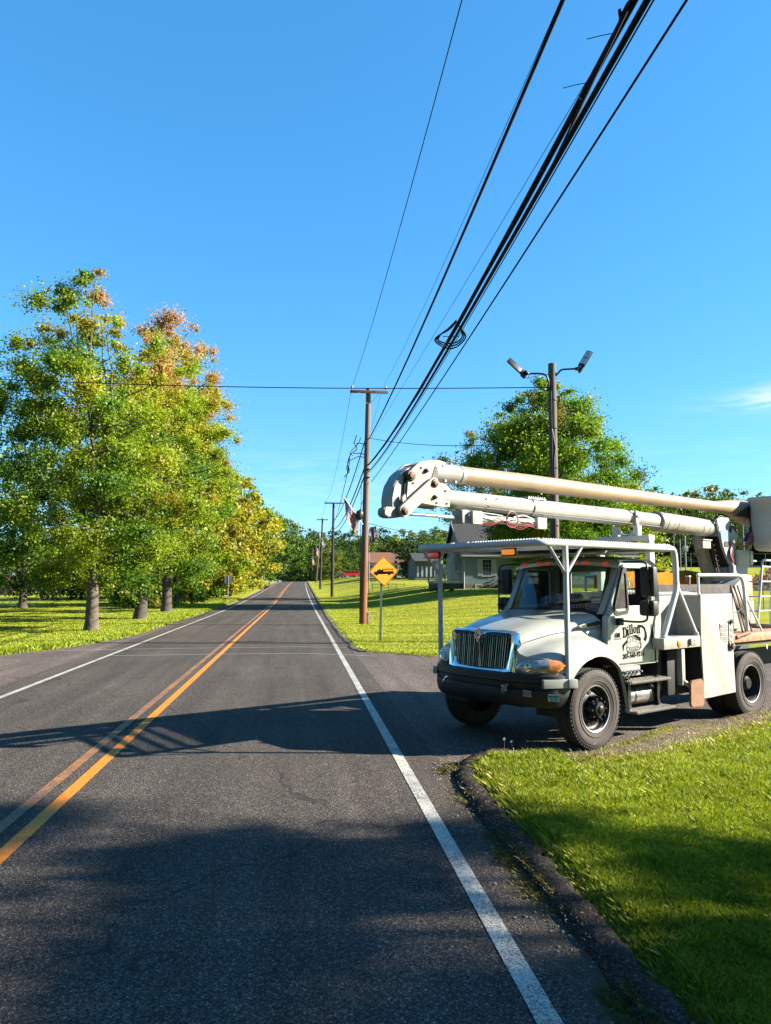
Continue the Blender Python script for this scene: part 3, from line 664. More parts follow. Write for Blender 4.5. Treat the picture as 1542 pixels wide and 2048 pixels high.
# roof
rows = []
for x, zc, dx in ((.86,2.385,.10),(.90,2.425,.09),(1.02,2.455,.06),(1.3,2.47,.0),(1.6,2.46,.0),(1.8,2.44,.0),(1.88,2.40,.0),(1.90,2.34,0)):
    rows.append([(x+dx*(d/.9)**2, C_+d, zc-.055*abs(d/.9)**3) for d in np.linspace(-.9, .9, 21)])
b.grid(rows)
rows2 = [[(x, y, z-.05) for x, y, z in r] for r in rows[:-1]]; b.grid(rows2)
b.grid([rows[0], rows2[0]])
b.box(1.84, 1.88, C_-.86, C_-.62, .98, 2.36).box(1.84, 1.88, C_+.62, C_+.86, .98, 2.36).box(1.84, 1.88, C_-.62, C_+.62, .98, 1.80).box(1.84, 1.88, C_-.62, C_+.62, 2.25, 2.36)
cab = P(b, 'cab', WHT, smooth=40)
b = MB(); b.box(.66, 1.84, C_-.84, C_+.84, .96, 1.22).box(1.80, 1.838, C_-.85, C_-.60, 1.2, 2.33).box(1.80, 1.838, C_+.60, C_+.85, 1.2, 2.33).box(1.80, 1.838, C_-.6, C_+.6, 1.2, 1.82)
b.prism([(.60,1.20),(.56,1.62),(.60,1.69),(.86,1.70),(.98,1.60),(.95,1.2)], C_-.83, C_+.83, 'y', .03); P(b, 'dashboard', DASH)
for y in (.62, 1.68):
    b = MB(); b.box(1.22, 1.66, y-.24, y+.24, 1.28, 1.44, .05); b.prism([(1.60,1.35),(1.72,1.36),(1.78,1.86),(1.75,1.92),(1.70,1.91),(1.63,1.66)], y-.23, y+.23, 'y', .03); P(b, 'seat', SEAT)
b = MB(); rg = []
tm = Matrix.Translation((1.08, .62, 1.70)) @ Matrix.Rotation(R(58), 4, 'Y')
b.tube([tm @ Vector((.21*math.cos(a), .21*math.sin(a), 0)) for a in np.linspace(0, 2*math.pi, 33)[:-1]], .014, 8, closed=True)
for a in (0, 2.1, 4.2): b.tube([tm @ Vector((0, 0, -.02)), tm @ Vector((.2*math.cos(a), .2*math.sin(a), 0))], .012, 6)
b.tube([tm @ Vector((0, 0, 0)), tm @ Vector((0, 0, -.35))], .03, 8); P(b, 'steering_wheel', BLK)
# windshield
def ws(s, t): 
    d = s*(.86-.07*t); x = (.52+.19*s*s)*(1-t)+(.93+.09*s*s)*t; z = 1.675+.705*t-.02*s*s*(1-t); return (x-.015, C_+d, z)
b = MB(); S_ = np.linspace(-1, 1, 25)
def wsg(s0, s1, t0, t1, ns, nt_, off=0): return [[tuple(np.array(ws(s, t))+np.array((off, 0, 0))) for s in np.linspace(s0, s1, ns)] for t in np.linspace(t0, t1, nt_)]
for q in ((-1, 1, 0, .07), (-1, 1, .93, 1), (-1, -.93, .07, .93), (.93, 1, .07, .93)): b.grid(wsg(*q, 22, 8, -.008))
b.grid([[(p[0], p[1], p[2]) for p in wsg(-1, 1, 0, 0, 22, 1)[0]], [(p[0]-.05, p[1], p[2]-.015) for p in wsg(-1, 1, 0, 0, 22, 1)[0]]])
wf = P(b, 'windshield_frame', BLK, smooth=60)
b = MB(); b.grid(wsg(-.94, .94, .05, .95, 22, 8)); P(b, 'windshield', GLS, wf, smooth=80)
for d0, ln_ in ((-.1, .62), (.55, .6)):
    b = MB(); p0 = ws(d0, .0); p1 = ws(d0-.62, .10); b.tube([(p0[0]-.03, p0[1], p0[2]), (p1[0]-.035, p1[1], p1[2])], .009, 6); P(b, 'wiper', BLK, wf)
b = MB(); b.box(.86, .862, .42, .62, 1.80, 1.85); P(b, 'windshield_sticker', mat('pale_sticker', (0.2664, 0.3256, 0.3552), .5), wf, smooth=0)
b = MB(); b.box(1.858, 1.862, C_-.6, C_+.6, 1.8, 2.25); P(b, 'rear_window', GLS, cab)
b = MB()
for k in range(22): b.tube([(1.90, C_-.5+k*.02, 1.82), (1.90, C_-.5+k*.02+(.06 if k % 2 else -.06), 2.15)], .004, 4)
P(b, 'headache_rack_mesh', GALV)
# cab marker lights
for y in (.42, .72, .90, 1.40, 1.58, 1.88):
    b = MB(); b.lathe([(.001, -.022), (.03, -.018), (.045, -.004), (.048, .0)], (0, 0, 1), (0, 0, 0), 14)
    b.v = [(.862+v[2]+.10*((y-C_)/.9)**2-.0, y+v[0]*1.25, 2.368-.03*abs((y-C_)/.9)**3+v[1]*.6) for v in b.v]; P(b, 'roof_marker_light', REDL, cab)
# doors
for sd in (-1, 1):
    yo = C_+sd*.955; yi = C_+sd*.905
    b = MB(); b.prism([(.65,.985),(.645,1.66),(.70,1.735),(1.745,1.76),(1.745,1.30),(1.60,.985)], yo, yi, 'y', .012)
    b.prism([(1.60,.985),(1.745,1.30),(1.745,.985)], C_+sd*.935, yi, 'y', .004)
    b.prism([(.70,1.72),(.76,1.72),(1.06,2.295),(1.02,2.31)], C_+sd*.935, yi-.005*sd, 'y', .004)
    b.prism([(1.02,2.28),(1.06,2.335),(1.70,2.335),(1.75,2.28),(1.75,1.74),(1.70,1.74),(1.70,2.25),(1.67,2.285),(1.06,2.285)], C_+sd*.935, yi-.005*sd, 'y', .004)
    d = P(b, 'door', WHT)
    b = MB(); tri = [(.775,1.70),(.80,1.655),(.86,1.64),(1.08,1.66),(1.115,1.72),(1.08,2.28),(1.02,2.30),(.98,2.24)]; ctr = np.mean(tri, 0)
    inn = [tuple(ctr+(np.array(p)-ctr)*.80) for p in tri]
    k = len(tri)
    for y_, in ((C_+sd*.965,),):
        b.add([(p[0], y_, p[1]) for p in tri]+[(p[0], y_, p[1]) for p in inn]+[(p[0], y_-sd*.03, p[1]) for p in tri]+[(p[0], y_-sd*.03, p[1]) for p in inn],
              [(i, (i+1) % k, k+(i+1) % k, k+i) for i in range(k)]+[(i, (i+1) % k, 2*k+(i+1) % k, 2*k+i) for i in range(k)]+[(k+i, k+(i+1) % k, 3*k+(i+1) % k, 3*k+i) for i in range(k)])
    P(b, 'quarter_window_trim', BLK, d)
    b = MB(); b.prism(inn, C_+sd*.95, C_+sd*.945, 'y'); P(b, 'quarter_window', glass_mat('grimy_quarter_glass', (.45, .56, .53), .35), d)
    if sd > 0:
        b = MB(); b.prism([(1.10,1.75),(1.70,1.75),(1.70,2.28),(1.08,2.28)], C_+sd*.925, C_+sd*.92, 'y'); P(b, 'door_glass', GLS, d)
    b = MB(); b.box(1.12, 1.72, C_+sd*.925, C_+sd*.945, 1.735, 1.765, .004); P(b, 'window_seal', GALV, d)
    b = MB(); b.box(1.625, 1.70, yo+sd*.004, yo-sd*.01, 1.22, 1.50, .012); hd = P(b, 'door_handle', BLKM, d)
    b = MB(); b.box(1.665, 1.682, yo+sd*.028, yo+sd*.006, 1.27, 1.46, .005); P(b, 'handle_bar', CHR, d)
    b = MB(); b.box(1.745, 1.757, yo+sd*-.012, yo-sd*.03, .985, 1.76); P(b, 'door_gap', CHASS, d)
# ---- door lettering on the near side (y just proud of the door skin)
YL_ = C_-.955-.0035
def glyph(b, poly, x0, z0, sx, sz, shear=0, curve=None, th=.003):
    b.prism([(px*sx, pz*sz) for px, pz in poly], 0, th, 'y')
def letter(b, ch, ox, oz, s, rot=0.0):
    """bold slab-serif outlines on a unit-height em"""
    R_c = lambda cx, cz, rx, rz, t0, t1, n=14: [(cx+rx*math.cos(R(t)), cz+rz*math.sin(R(t))) for t in np.linspace(t0, t1, n)]
    parts = []
    if ch == 'D':
        o = [(0,0),(.42,0)]+R_c(.42,.5,.36,.5,-90,90)+[(0,1),(0,.88),(.10,.86),(.10,.14),(0,.12)]
        parts = [('ring', o, [(.30,.13),(.38,.13)]+R_c(.38,.5,.17,.37,-90,90)+[(.30,.87)])]
    elif ch == 'i': parts = [('f', [(0,0),(.34,0),(.34,.09),(.27,.12),(.27,.70),(0,.66),(0,.58),(.07,.55),(.07,.12),(0,.09)]), ('f', R_c(.17,.88,.10,.10,0,330,12))]
    elif ch == 'l': parts = [('f', [(0,0),(.34,0),(.34,.09),(.27,.12),(.27,1.05),(0,1.0),(0,.92),(.07,.89),(.07,.12),(0,.09)])]
    elif ch == 'o': parts = [('ring', R_c(.28,.35,.28,.36,0,360,25)[:-1], R_c(.28,.35,.10,.25,0,360,25)[:-1])]
    elif ch == 'n': parts = [('f', [(0,0),(.32,0),(.32,.09),(.26,.12),(.26,.52),(.34,.58),(.40,.56),(.40,.12),(.35,.09),(.35,0),(.66,0),(.66,.09),(.60,.12),(.60,.56),(.55,.68),(.46,.72),(.36,.70),(.26,.62),(.26,.70),(0,.68),(0,.60),(.07,.57),(.07,.12),(0,.09)])]
    ca, sa = math.cos(rot), math.sin(rot)
    Tq = lambda p: (ox+s*(p[0]*ca-p[1]*sa), oz+s*(p[0]*sa+p[1]*ca))
    for q in parts:
        if q[0] == 'f': b.prism([Tq(p) for p in q[1]], YL_, YL_+.003, 'y')
        else:
            o, i_ = [Tq(p) for p in q[1]], [Tq(p) for p in q[2]]; n = 40
            def rs(P_):
                P_ = P_+P_[:1]; Ls = np.cumsum([0]+[math.dist(P_[k], P_[k+1]) for k in range(len(P_)-1)]); t = np.linspace(0, Ls[-1], n+1)[:-1]
                return list(zip(np.interp(t, Ls, [p[0] for p in P_]), np.interp(t, Ls, [p[1] for p in P_])))
            c0 = np.mean(i_, 0)
            def byang(P_, a): # ray hit
                best = None
                P2 = P_+P_[:1]; d = (math.cos(a), math.sin(a))
                for k in range(len(P2)-1):
                    ax_, az = P2[k]; bx, bz = P2[k+1]; ex, ez = bx-ax_, bz-az; den = d[0]*ez-d[1]*ex
                    if abs(den) < 1e-12: continue
                    t = ((ax_-c0[0])*ez-(az-c0[1])*ex)/den; u = ((ax_-c0[0])*d[1]-(az-c0[1])*d[0])/den
                    if t > 0 and -1e-6 <= u <= 1+1e-6 and (best is None or t > best): best = t
                return (c0[0]+d[0]*(best or .01), c0[1]+d[1]*(best or .01))
            A = [byang(o, 2*math.pi*k/64) for k in range(64)]; B = [byang(i_, 2*math.pi*k/64) for k in range(64)]
            b.add([(p[0], YL_, p[1]) for p in A]+[(p[0], YL_, p[1]) for p in B], [(k, (k+1) % 64, 64+(k+1) % 64, 64+k) for k in range(64)])
doorN = [o for o in TR.children if o.name.startswith('door') and not o.name.startswith('door_')][0]
b = MB(); x = .965
for ch, adv, dz_ in (('D', .82, 0), ('i', .37, .035), ('l', .37, .055), ('l', .37, .065), ('o', .60, .07), ('n', .6, .065)):
    letter(b, ch, x, 1.335+dz_*.7, .130 if ch != 'D' else .142, R(3)); x += adv*.128
for v in b.v: pass
LG = len(b.v)
# excavator arm, tracks and blade in black
def tri(b, P_): b.prism(P_, YL_, YL_+.003, 'y')
tri(b, [(1.28,1.505),(1.33,1.548),(1.42,1.538),(1.485,1.50),(1.51,1.43),(1.475,1.43),(1.45,1.485),(1.41,1.505),(1.345,1.515),(1.31,1.49)])
tri(b, [(1.475,1.435),(1.515,1.44),(1.525,1.36),(1.485,1.31),(1.435,1.345),(1.465,1.37)])
tri(b, [(.945,1.285),(1.045,1.345),(1.06,1.32),(.985,1.265),(.968,1.20),(.95,1.235)])
tri(b, [(1.17,1.405),(1.25,1.412),(1.375,1.37),(1.375,1.325),(1.25,1.375)])
def ring(b, cx, cz, rx, rz, w, n=22):
    A = [(cx+rx*math.cos(2*math.pi*k/n), YL_, cz+rz*math.sin(2*math.pi*k/n)) for k in range(n)]; B = [(cx+(rx-w)*math.cos(2*math.pi*k/n), YL_, cz+(rz-w)*math.sin(2*math.pi*k/n)) for k in range(n)]
    b.add(A+B, [(k, (k+1) % n, n+(k+1) % n, n+k) for k in range(n)])
tk = [(1.045,1.22),(1.06,1.185),(1.10,1.178),(1.335,1.205),(1.375,1.235),(1.38,1.275),(1.355,1.325),(1.13,1.395),(1.08,1.39),(1.055,1.35)]
b.tube([(p[0], YL_+.004, p[1]) for p in tk], .0065, 4, closed=True)
ring(b, 1.10, 1.345, .038, .04, .007); ring(b, 1.078, 1.222, .030, .035, .007); ring(b, 1.335, 1.265, .036, .042, .007)
for k in range(4): ring(b, 1.135+k*.047, 1.222+k*.004, .022, .026, .006)
ring(b, 1.19, 1.34, .017, .022, .005); ring(b, 1.265, 1.325, .019, .024, .005)
for i_ in range(LG, len(b.v)): b.v[i_] = (b.v[i_][0]+.005, b.v[i_][1], b.v[i_][2]-.045)
P(b, 'door_logo', INK, doorN, smooth=0, recalc=False)
def text(s, size, x, z, name, m, parent, off=0.0, shear=0, sx=1, y=None, rot=0, sp=1.0):
    cu = bpy.data.curves.new(name, 'FONT'); cu.body = s; cu.size = size; cu.offset = off; cu.shear = shear; cu.extrude = .0008; cu.space_character = sp
    o = bpy.data.objects.new(name+'_tmp', cu); COL.objects.link(o); bpy.context.view_layer.update()
    me = bpy.data.meshes.new_from_object(o.evaluated_get(bpy.context.evaluated_depsgraph_get())); bpy.data.objects.remove(o)
    me.transform(Matrix.Translation((x, YL_ if y is None else y, z)) @ Matrix.Rotation(R(rot), 4, 'Y') @ Matrix.Rotation(R(90), 4, 'X') @ Matrix.Diagonal((sx, 1, 1, 1)))
    me.materials.clear(); return new_obj(name, me, m, parent)
text('203-560-9216', .090, .945, 1.052, 'phone_number', INK, doorN, off=.0026, shear=.15, rot=-2.5, sx=.95, sp=1.04)
text('4300', .085, .775, 1.345, 'model_lettering', INK, doorN, off=.002, shear=.15, sx=.75, rot=-2)
b = MB(); b.box(.775, .93, YL_, YL_+.003, 1.322, 1.332); P(b, 'model_underline', INK, doorN)
b = MB()
for k in range(22):
    b.box(.985+k*.0185, .997+k*.0185, YL_, YL_+.002, 1.335+k*.0012, 1.345+k*.0012)
P(b, 'subtitle_lettering', mat('grey_vinyl', (0.0962, 0.1006, 0.0888), .5), doorN); b = MB()
for k in range(19): b.box(1.045+k*.0175, 1.057+k*.0175, YL_, YL_+.002, 1.120+k*.0006, 1.131+k*.0006)
P(b, 'tagline_lettering', bpy.data.materials['grey_vinyl'], doorN)
# ---- mirrors
for sd in (-1, 1):
    ym = C_+sd*1.30; yh = C_+sd*.97
    b = MB(); b.tube(smoothpts([(.86, yh, 1.575), (.90, C_+sd*1.2, 1.565), (.95, ym+sd*.02, 1.58), (.965, ym+sd*.05, 1.66), (.975, ym+sd*.05, 2.0), (.985, ym+sd*.05, 2.28), (1.0, ym+sd*.0, 2.355), (1.03, C_+sd*1.15, 2.37), (1.05, C_+sd*.93, 2.37)], 40), .014, 8)
    b.box(.82, .92, yh-sd*.03, yh+sd*.05, 1.51, 1.61, .012)
    m_ = P(b, 'mirror_arm', BLK)
    b = MB(); b.box(1.02, 1.12, ym-.125, ym+.095, 1.90, 2.30, .035); P(b, 'mirror_head', BLK, m_)
    b = MB(); b.box(1.00, 1.13, ym-.13, ym+.11, 1.64, 1.85, .045); P(b, 'mirror_head', BLK, m_)
    b = MB(); b.box(1.122, 1.126, ym-.10, ym+.07, 1.93, 2.27); P(b, 'mirror_glass', CHR, m_)
    for z in (1.73, 2.1): b = MB(); b.lathe([(.02, -.03), (.02, .03), (0, .03)], (0, 1, 0), (.98, ym+sd*.05, z), 10); P(b, 'mirror_clamp', BLKM, m_)
# ---- canopy over the cab
b = MB(); zc = 2.575
def rr(x0, x1, y0, y1, r, n=6):
    o = []
    for cx, cy, a0 in ((x1-r, y1-r, 0), (x0+r, y1-r, 90), (x0+r, y0+r, 180), (x1-r, y0+r, 270)):
        for k in range(n+1): a = R(a0+90*k/n); o.append((cx+r*math.cos(a), cy+r*math.sin(a)))
    return o
fr = [(x, y, zc) for x, y in rr(-.86, 2.02, .05, 2.35, .12)]
b.tube(fr, .045, 10, closed=True)
for x in (-.55, -.26, .03, .32, 1.1): b.box(x-.025, x+.025, .06, 2.34, zc-.035, zc+.02)
b.box(.5, 2.0, 1.12, 1.18, zc-.035, zc+.02)
can = P(b, 'cab_canopy', TUBEW, smooth=60)
b = MB(); b.box(.32, 1.96, .10, 2.30, zc+.024, zc+.034)
for x in np.arange(-.8, .32, .045): b.box(x, x+.008, .08, 2.32, zc+.026, zc+.034)
for y in np.arange(.12, 2.3, .06): b.box(-.80, .32, y, y+.006, zc+.034, zc+.040)
for x in np.arange(-.8, 1.95, .047):
    for y0 in (.05, 2.31): b.box(x, x+.02, y0, y0+.04, zc+.034, zc+.056)
for y in np.arange(.08, 2.3, .047): b.box(-.86, -.82, y, y+.02, zc+.034, zc+.056)
P(b, 'expanded_mesh_deck', TUBEW, can, smooth=0)
b = MB(); rows = [[(x, y, zc-.02-(.05*math.sin(math.pi*(x+.6)/2.6) if -.6 < x < 2.0 else 0)-.03) for y in np.linspace(.12, 2.28, 8)] for x in np.linspace(.3, 1.98, 12)]
b.grid(rows); P(b, 'canopy_lining', TUBEW, can, smooth=80)
for yy in (.05, 2.35):
    b = MB(); b.tube([(2.0, yy, zc-.0), (2.04, yy, zc-.05)], .045, 10)
    b.tube(smoothpts([(1.90, yy, zc), (2.0, yy, zc-.012), (2.05, yy, zc-.08), (2.065, yy, zc-.20), (2.07, yy, 2.2), (2.06, yy, 1.99), (2.03, yy, 1.90), (1.75, yy+(.03 if yy < 1 else -.03), 1.31)], 34), .043, 10)
    b.tube([(2.11, yy, 2.04), (2.58, yy, 1.325)], .020, 6); b.box(2.06, 2.13, yy-.02, yy+.02, 2.0, 2.09, .005); b.box(2.55, 2.62, yy-.03, yy+.03, 1.31, 1.36, .005); b.box(1.70, 1.80, yy-.04, yy+.06, 1.305, 1.325)
    P(b, 'canopy_rear_leg', TUBEW, can, smooth=60)
for yy, px_ in ((.05, -.38), (2.35, -.42)):
    b = MB(); b.tube([(px_, yy, .86), (px_-.0, yy, 2.27), (px_-.005, yy, 2.56)], .036, 10)
    b.box(px_-.015, px_+.015, yy-.03, yy+.03, 2.2, 2.3); 
    for dx in (-.33, .33): b.tube([(px_+dx*.05, yy, 2.20), (px_+dx, yy, 2.55)], .021, 6)
    P(b, 'canopy_post', TUBEW, can, smooth=60)
for y0, y1 in ((.0, .50), (1.80, 2.30)):
    sg = -1 if y0 < 1 else 1; a0, a1 = Vector((-.335, C_+sg*1.165, 0)), Vector((-.72, C_+sg*.99, 0)); an = math.atan2((a1-a0).y, (a1-a0).x); Tb = Matrix.Translation(a0) @ Matrix.Rotation(an, 4, 'Z')
    b = MB(); b.box(0, (a1-a0).length, -.03, .03, .80, .905, .008, T=Tb); b.box(-.02, .10, -.05, .05, .80, .905, .008, T=Tb)
    for q in (.08, .42): b.lathe([(.014, 0), (.014, -.012), (0, -.012)], tuple((Tb.to_3x3() @ Vector((0, -1 if sg > 0 else 1, 0)))), tuple(Tb @ Vector((q, .03 if sg < 0 else -.03, .85))), 6)
    P(b, 'post_bracket', WHT)
for y0, on in ((.55, 1), (1.98, 0)):
    b = MB(); b.box(-.875, -.845, y0-.13, y0+.13, zc-.155, zc-.055, .03); ml = P(b, 'canopy_marker_light', BLKM, can)
    b = MB(); b.box(-.90, -.86, y0-.105, y0+.105, zc-.14, zc-.07, .03); P(b, 'amber_lens', AMBER if on else REDL, ml, smooth=60)
# ---- boom rest
b = MB(); X0 = 2.5
b.box(X0-.08, X0+.08, .70, 1.70, 2.74, 2.82, .008)
for y in (.70, 1.62): b.box(X0-.06, X0+.06, y, y+.08, 1.95, 2.74, .006)
b.box(X0-.05, X0+.05, .78, 1.62, 2.66, 2.70, .004)
b.tube([(X0, C_+.19*math.cos(R(a)), 3.02+.19*math.sin(R(a))) for a in range(180, 361, 15)], .022, 8)
for y in (C_-.24, C_+.15): b.box(X0-.05, X0+.05, y, y+.09, 2.82, 2.98, .006)
P(b, 'boom_rest', TUBEW)
# ---- deck
b = MB(); b.box(1.64, 2.58, .0, .42, 1.15, 1.31, .012).box(1.64, 2.58, 1.88, 2.3, 1.15, 1.31, .012).box(2.0, 7.0, .42, 1.88, 1.12, 1.20, .01)
P(b, 'tread_plate_deck', mat('white_tread_plate', (0.287, 0.275, 0.245), .45, metal=.1, var=.10, scale=60, bump=.004, bscale=90, dirt=(0.180, 0.120, 0.078), dscale=9, damt=.6))
b = MB(); b.box(3.5, 7.0, .0, .44, 1.155, 1.285, .01).box(3.5, 7.0, 1.86, 2.3, 1.155, 1.285, .01).box(6.9, 7.0, .44, 1.86, 1.155, 1.285, .01); P(b, 'deck_edge', ORUST)
b = MB(); b.box(3.5, 6.9, .05, 2.25, 1.10, 1.15); b.prism([(3.45,1.15),(3.45,.62),(3.52,.62),(3.6,1.08),(4.5,1.12),(6.9,1.12),(6.9,1.15)], .2, .6, 'y'); P(b, 'deck_underside', CHASS)
b = MB(); b.lathe([(.05, 0), (.048, -.012), (.03, -.022), (0, -.024)], (0, 1, 0), (2.02, -.002, 1.225), 22); P(b, 'side_marker_light', AMBER)
b = MB(); b.lathe([(.058, .0), (.058, -.008), (.048, -.010)], (0, 1, 0), (2.02, .0, 1.225), 22); P(b, 'marker_bezel', mat('rusty_bezel', (0.2368, 0.1658, 0.1184), .6, metal=.3))
b = MB(); b.box(2.27, 2.32, -.04, .0, 1.19, 1.28, .006).box(2.32, 2.45, -.008, .0, 1.175, 1.285, .003); P(b, 'pin_latch', RUSTW)
b = MB(); 
for q in ((2.35,1.25),(2.40,1.25),(2.35,1.20),(2.40,1.20)): b.lathe([(.008, 0), (.008, -.012), (0, -.012)], (0, 1, 0), (q[0], -.004, q[1]), 6)
P(b, 'latch_bolts', BLKM)
# ---- cargo box behind the cab
b = MB(); b.box(2.12, 3.28, .40, .43, 1.20, 1.935, .006).box(2.12, 2.15, .43, 1.9, 1.20, 1.935, .006).box(2.10, 3.30, .385, .45, 1.90, 1.945, .006).box(2.12, 3.3, 1.9, 1.93, 1.2, 1.935)
b.box(2.13, 3.27, .393, .40, 1.80, 1.806)
P(b, 'cargo_box', WHB)
b = MB()
for x in np.arange(2.20, 3.26, .09):
    for z in (1.87, 1.24): b.lathe([(.007, 0), (.005, -.005), (0, -.006)], (0, 1, 0), (x, .40 if z < 1.5 else .385, z), 6)
for z in np.arange(1.3, 1.85, .08): b.lathe([(.007, 0), (.005, -.005), (0, -.006)], (0, 1, 0), (3.22, .40, z), 6)
P(b, 'rivet_row', RUSTW)
b = MB(); b.box(2.25, 4.55, .58, .62, 1.60, 2.055, .006).box(4.50, 4.54, .62, 1.6, 1.6, 2.03, .006); P(b, 'board_wall', PLY)
# ---- tall side toolbox
b = MB(); b.box(2.62, 3.48, .02, .56, 1.14, 1.90, .01); tb = P(b, 'toolbox', WHB)
b = MB(); b.box(2.64, 3.46, .02, .56, .45, 1.14, .01); P(b, 'toolbox_dark_lower', CHASS, tb)  # lower part of the box, coloured dark below the deck
rows = []
for i, x in enumerate(np.linspace(2.60, 3.50, 14)):
    row = []
    for z in np.linspace(.40, 1.915, 22):
        row.append((x, -.008-.018*math.sin((x-2.6)*3.4)*math.sin(z*1.6)-.006*math.sin(x*9+z*5), z+(.02*(x-2.6) if z < .5 else 0)))
    rows.append(row)
b = MB(); b.grid(rows); b.grid([[(p[0], p[1]+.022, p[2]) for p in r] for r in rows]); 
for edge in ([r[0] for r in rows], [r[-1] for r in rows], rows[0], rows[-1]): b.grid([edge, [(p[0], p[1]+.022, p[2]) for p in edge]])
P(b, 'toolbox_door', WHB, tb, smooth=40)
b = MB(); b.box(3.33, 3.47, -.045, -.02, 1.06, 1.16, .008).lathe([(.045, 0), (.04, -.03), (.0, -.04)], (0, 1, 0), (3.40, -.04, 1.12), 10); P(b, 'toolbox_latch', mat('rusty_latch', (0.0592, 0.0414, 0.0296), .7, metal=.3, var=.5, scale=30, dirt=(0.210, 0.198, 0.180), dscale=20, damt=.8), tb)
b = MB(); b.lathe([(.035, 0), (.03, -.02), (.0, -.025)], (0, 1, 0), (3.40, -.035, 1.49), 10); P(b, 'door_knob', BLKM, tb)
DR = mat('danger_red_print', (0.3256, 0.0592, 0.0474), .5); DK = mat('faded_black_print', (0.0710, 0.0592, 0.0533), .6); PW = mat('decal_white', (0.3670, 0.3552, 0.3197), .5)
b = MB(); b.box(3.09, 3.31, -.031, -.027, 1.20, 1.47).box(3.345, 3.435, -.031, -.027, 1.14, 1.50); P(b, 'warning_decal', PW, tb, smooth=0)
b = MB()
for z in (1.425, 1.305): b.box(3.10, 3.30, -.034, -.031, z-.022, z+.022)
P(b, 'danger_header', DR, tb, smooth=0)
for z in (1.412, 1.292): text('DANGER', .042, 3.118, z, 'danger_word', PW, tb, off=.001, y=-.0355, sx=1.05)
b = MB()
for z0 in (1.385, 1.372, 1.359, 1.346, 1.268, 1.255, 1.242, 1.229, 1.216):
    x = 3.105
    while x < 3.285: w_ = random.Random(int(x*997+z0*771)).uniform(.008, .03); b.box(x, x+w_, -.034, -.031, z0-.003, z0+.003); x += w_+.007
for z in (1.46, 1.37, 1.28, 1.19): b.tube([(3.36, -.034, z+.02), (3.39, -.034, z-.03), (3.42, -.034, z+.02)], .003, 4); b.tube([(3.385, -.034, z-.005), (3.40, -.034, z-.04), (3.425, -.034, z-.02)], .003, 4)
P(b, 'decal_print', DK, tb, smooth=0)
# ---- steps and tank
for (z, y0, y1, x0, x1) in ((.775, -.02, .24, .84, 1.76), (.385, -.06, .20, .88, 1.80)):
    b = MB(); b.box(x0, x1, y0, y1, z-.035, z, .006)
    for k in range(26):
        for j in range(4):
            cx = x0+.03+k*(x1-x0-.06)/25; cy = y0+.035+j*.06; b.box(cx-.012, cx+.012, cy-.004-.004*(k % 2), cy+.004, z, z+.007, T=None)
    P(b, 'step', ALU, smooth=30)
b = MB()
for x in (.92, 1.60): b.prism([(x,.80),(x+.05,.80),(x+.07,.62),(x+.05,.5),(x+.10,.36),(x+.03,.36),(x-.01,.5)], .10, .16, 'y', .004); b.box(x, x+.05, .12, .7, .72, .78)
P(b, 'step_bracket', BLKM)
b = MB(); b.lathe([(0, 0), (.08, .0), (.125, .03), (.135, .06), (.135, .62), (.125, .65), (.08, .68), (0, .68)], (1, 0, 0), (1.0, .28, .545), 28); P(b, 'air_tank', mat('dull_aluminium_tank', (0.2131, 0.2072, 0.1954), .4, metal=.7, dirt=(0.120, 0.096, 0.072), dscale=8, damt=.5))
b = MB()
for x in (1.15, 1.50): b.lathe([(.14, 0), (.14, .03)], (1, 0, 0), (x, .28, .545), 28)
P(b, 'tank_strap', BLKM)
b = MB(); b.box(.82, 1.3, .16, .45, .82, .95, .01)
for k in range(5): b.lathe([(.022, 0), (.018, -.03), (.012, -.07), (0, -.075)], (0, 1, 0), (.90+k*.085, .16, .88), 10)
P(b, 'battery_box', mat('grey_battery_box', (0.1776, 0.1776, 0.1717), .6, var=.2))
# ---- outrigger
b = MB(); b.box(2.12, 2.20, .03, .11, .62, 1.14, .006); b.tube([(2.17, .05, .68), (2.27, .0, .60), (2.34, -.02, .56)], .035, 8)
og = P(b, 'outrigger_arm', WHB)
b = MB(); b.prism([(2.17,.36),(2.20,.32),(2.48,.30),(2.53,.34),(2.52,.66),(2.48,.70),(2.22,.69),(2.18,.65)], -.06, -.025, 'y', .008); P(b, 'outrigger_pad', WOODP)
# ---- hand rails
for yy in (.10, 2.2):
    b = MB(); b.tube(smoothpts([(2.90, yy+.1, 2.195), (3.4, yy, 2.2), (3.85, yy, 2.2), (4.0, yy, 2.175), (4.07, yy, 2.08), (4.10, yy, 1.9), (4.15, yy, 1.29)], 40), .028, 8); b.tube([(2.92, yy+.1, 2.2), (2.92, yy+.1, 1.9)], .022, 6)
    b.tube([(4.12, yy, 1.88), (4.62, yy, 1.30)], .018, 6); b.tube([(4.12, yy, 1.80), (4.13, yy, 1.3)], .012, 6); P(b, 'hand_rail', TUBEW, smooth=60)
b = MB(); b.tube([(4.10-.45*t, .10+.15*t, 1.72-.16*math.sin(math.pi*t)+.10*t) for t in np.linspace(0, 1, 26)], .008, 5); P(b, 'safety_chain', GALV)
b = MB(); b.cyl((3.62, .01, 1.245), (3.95, -.03, 1.30), .03); b.cyl((3.60, .01, 1.24), (3.66, .0, 1.25), .038); P(b, 'rusty_rod', mat('rust_brown', (0.1658, 0.0710, 0.0355), .7, var=.3))
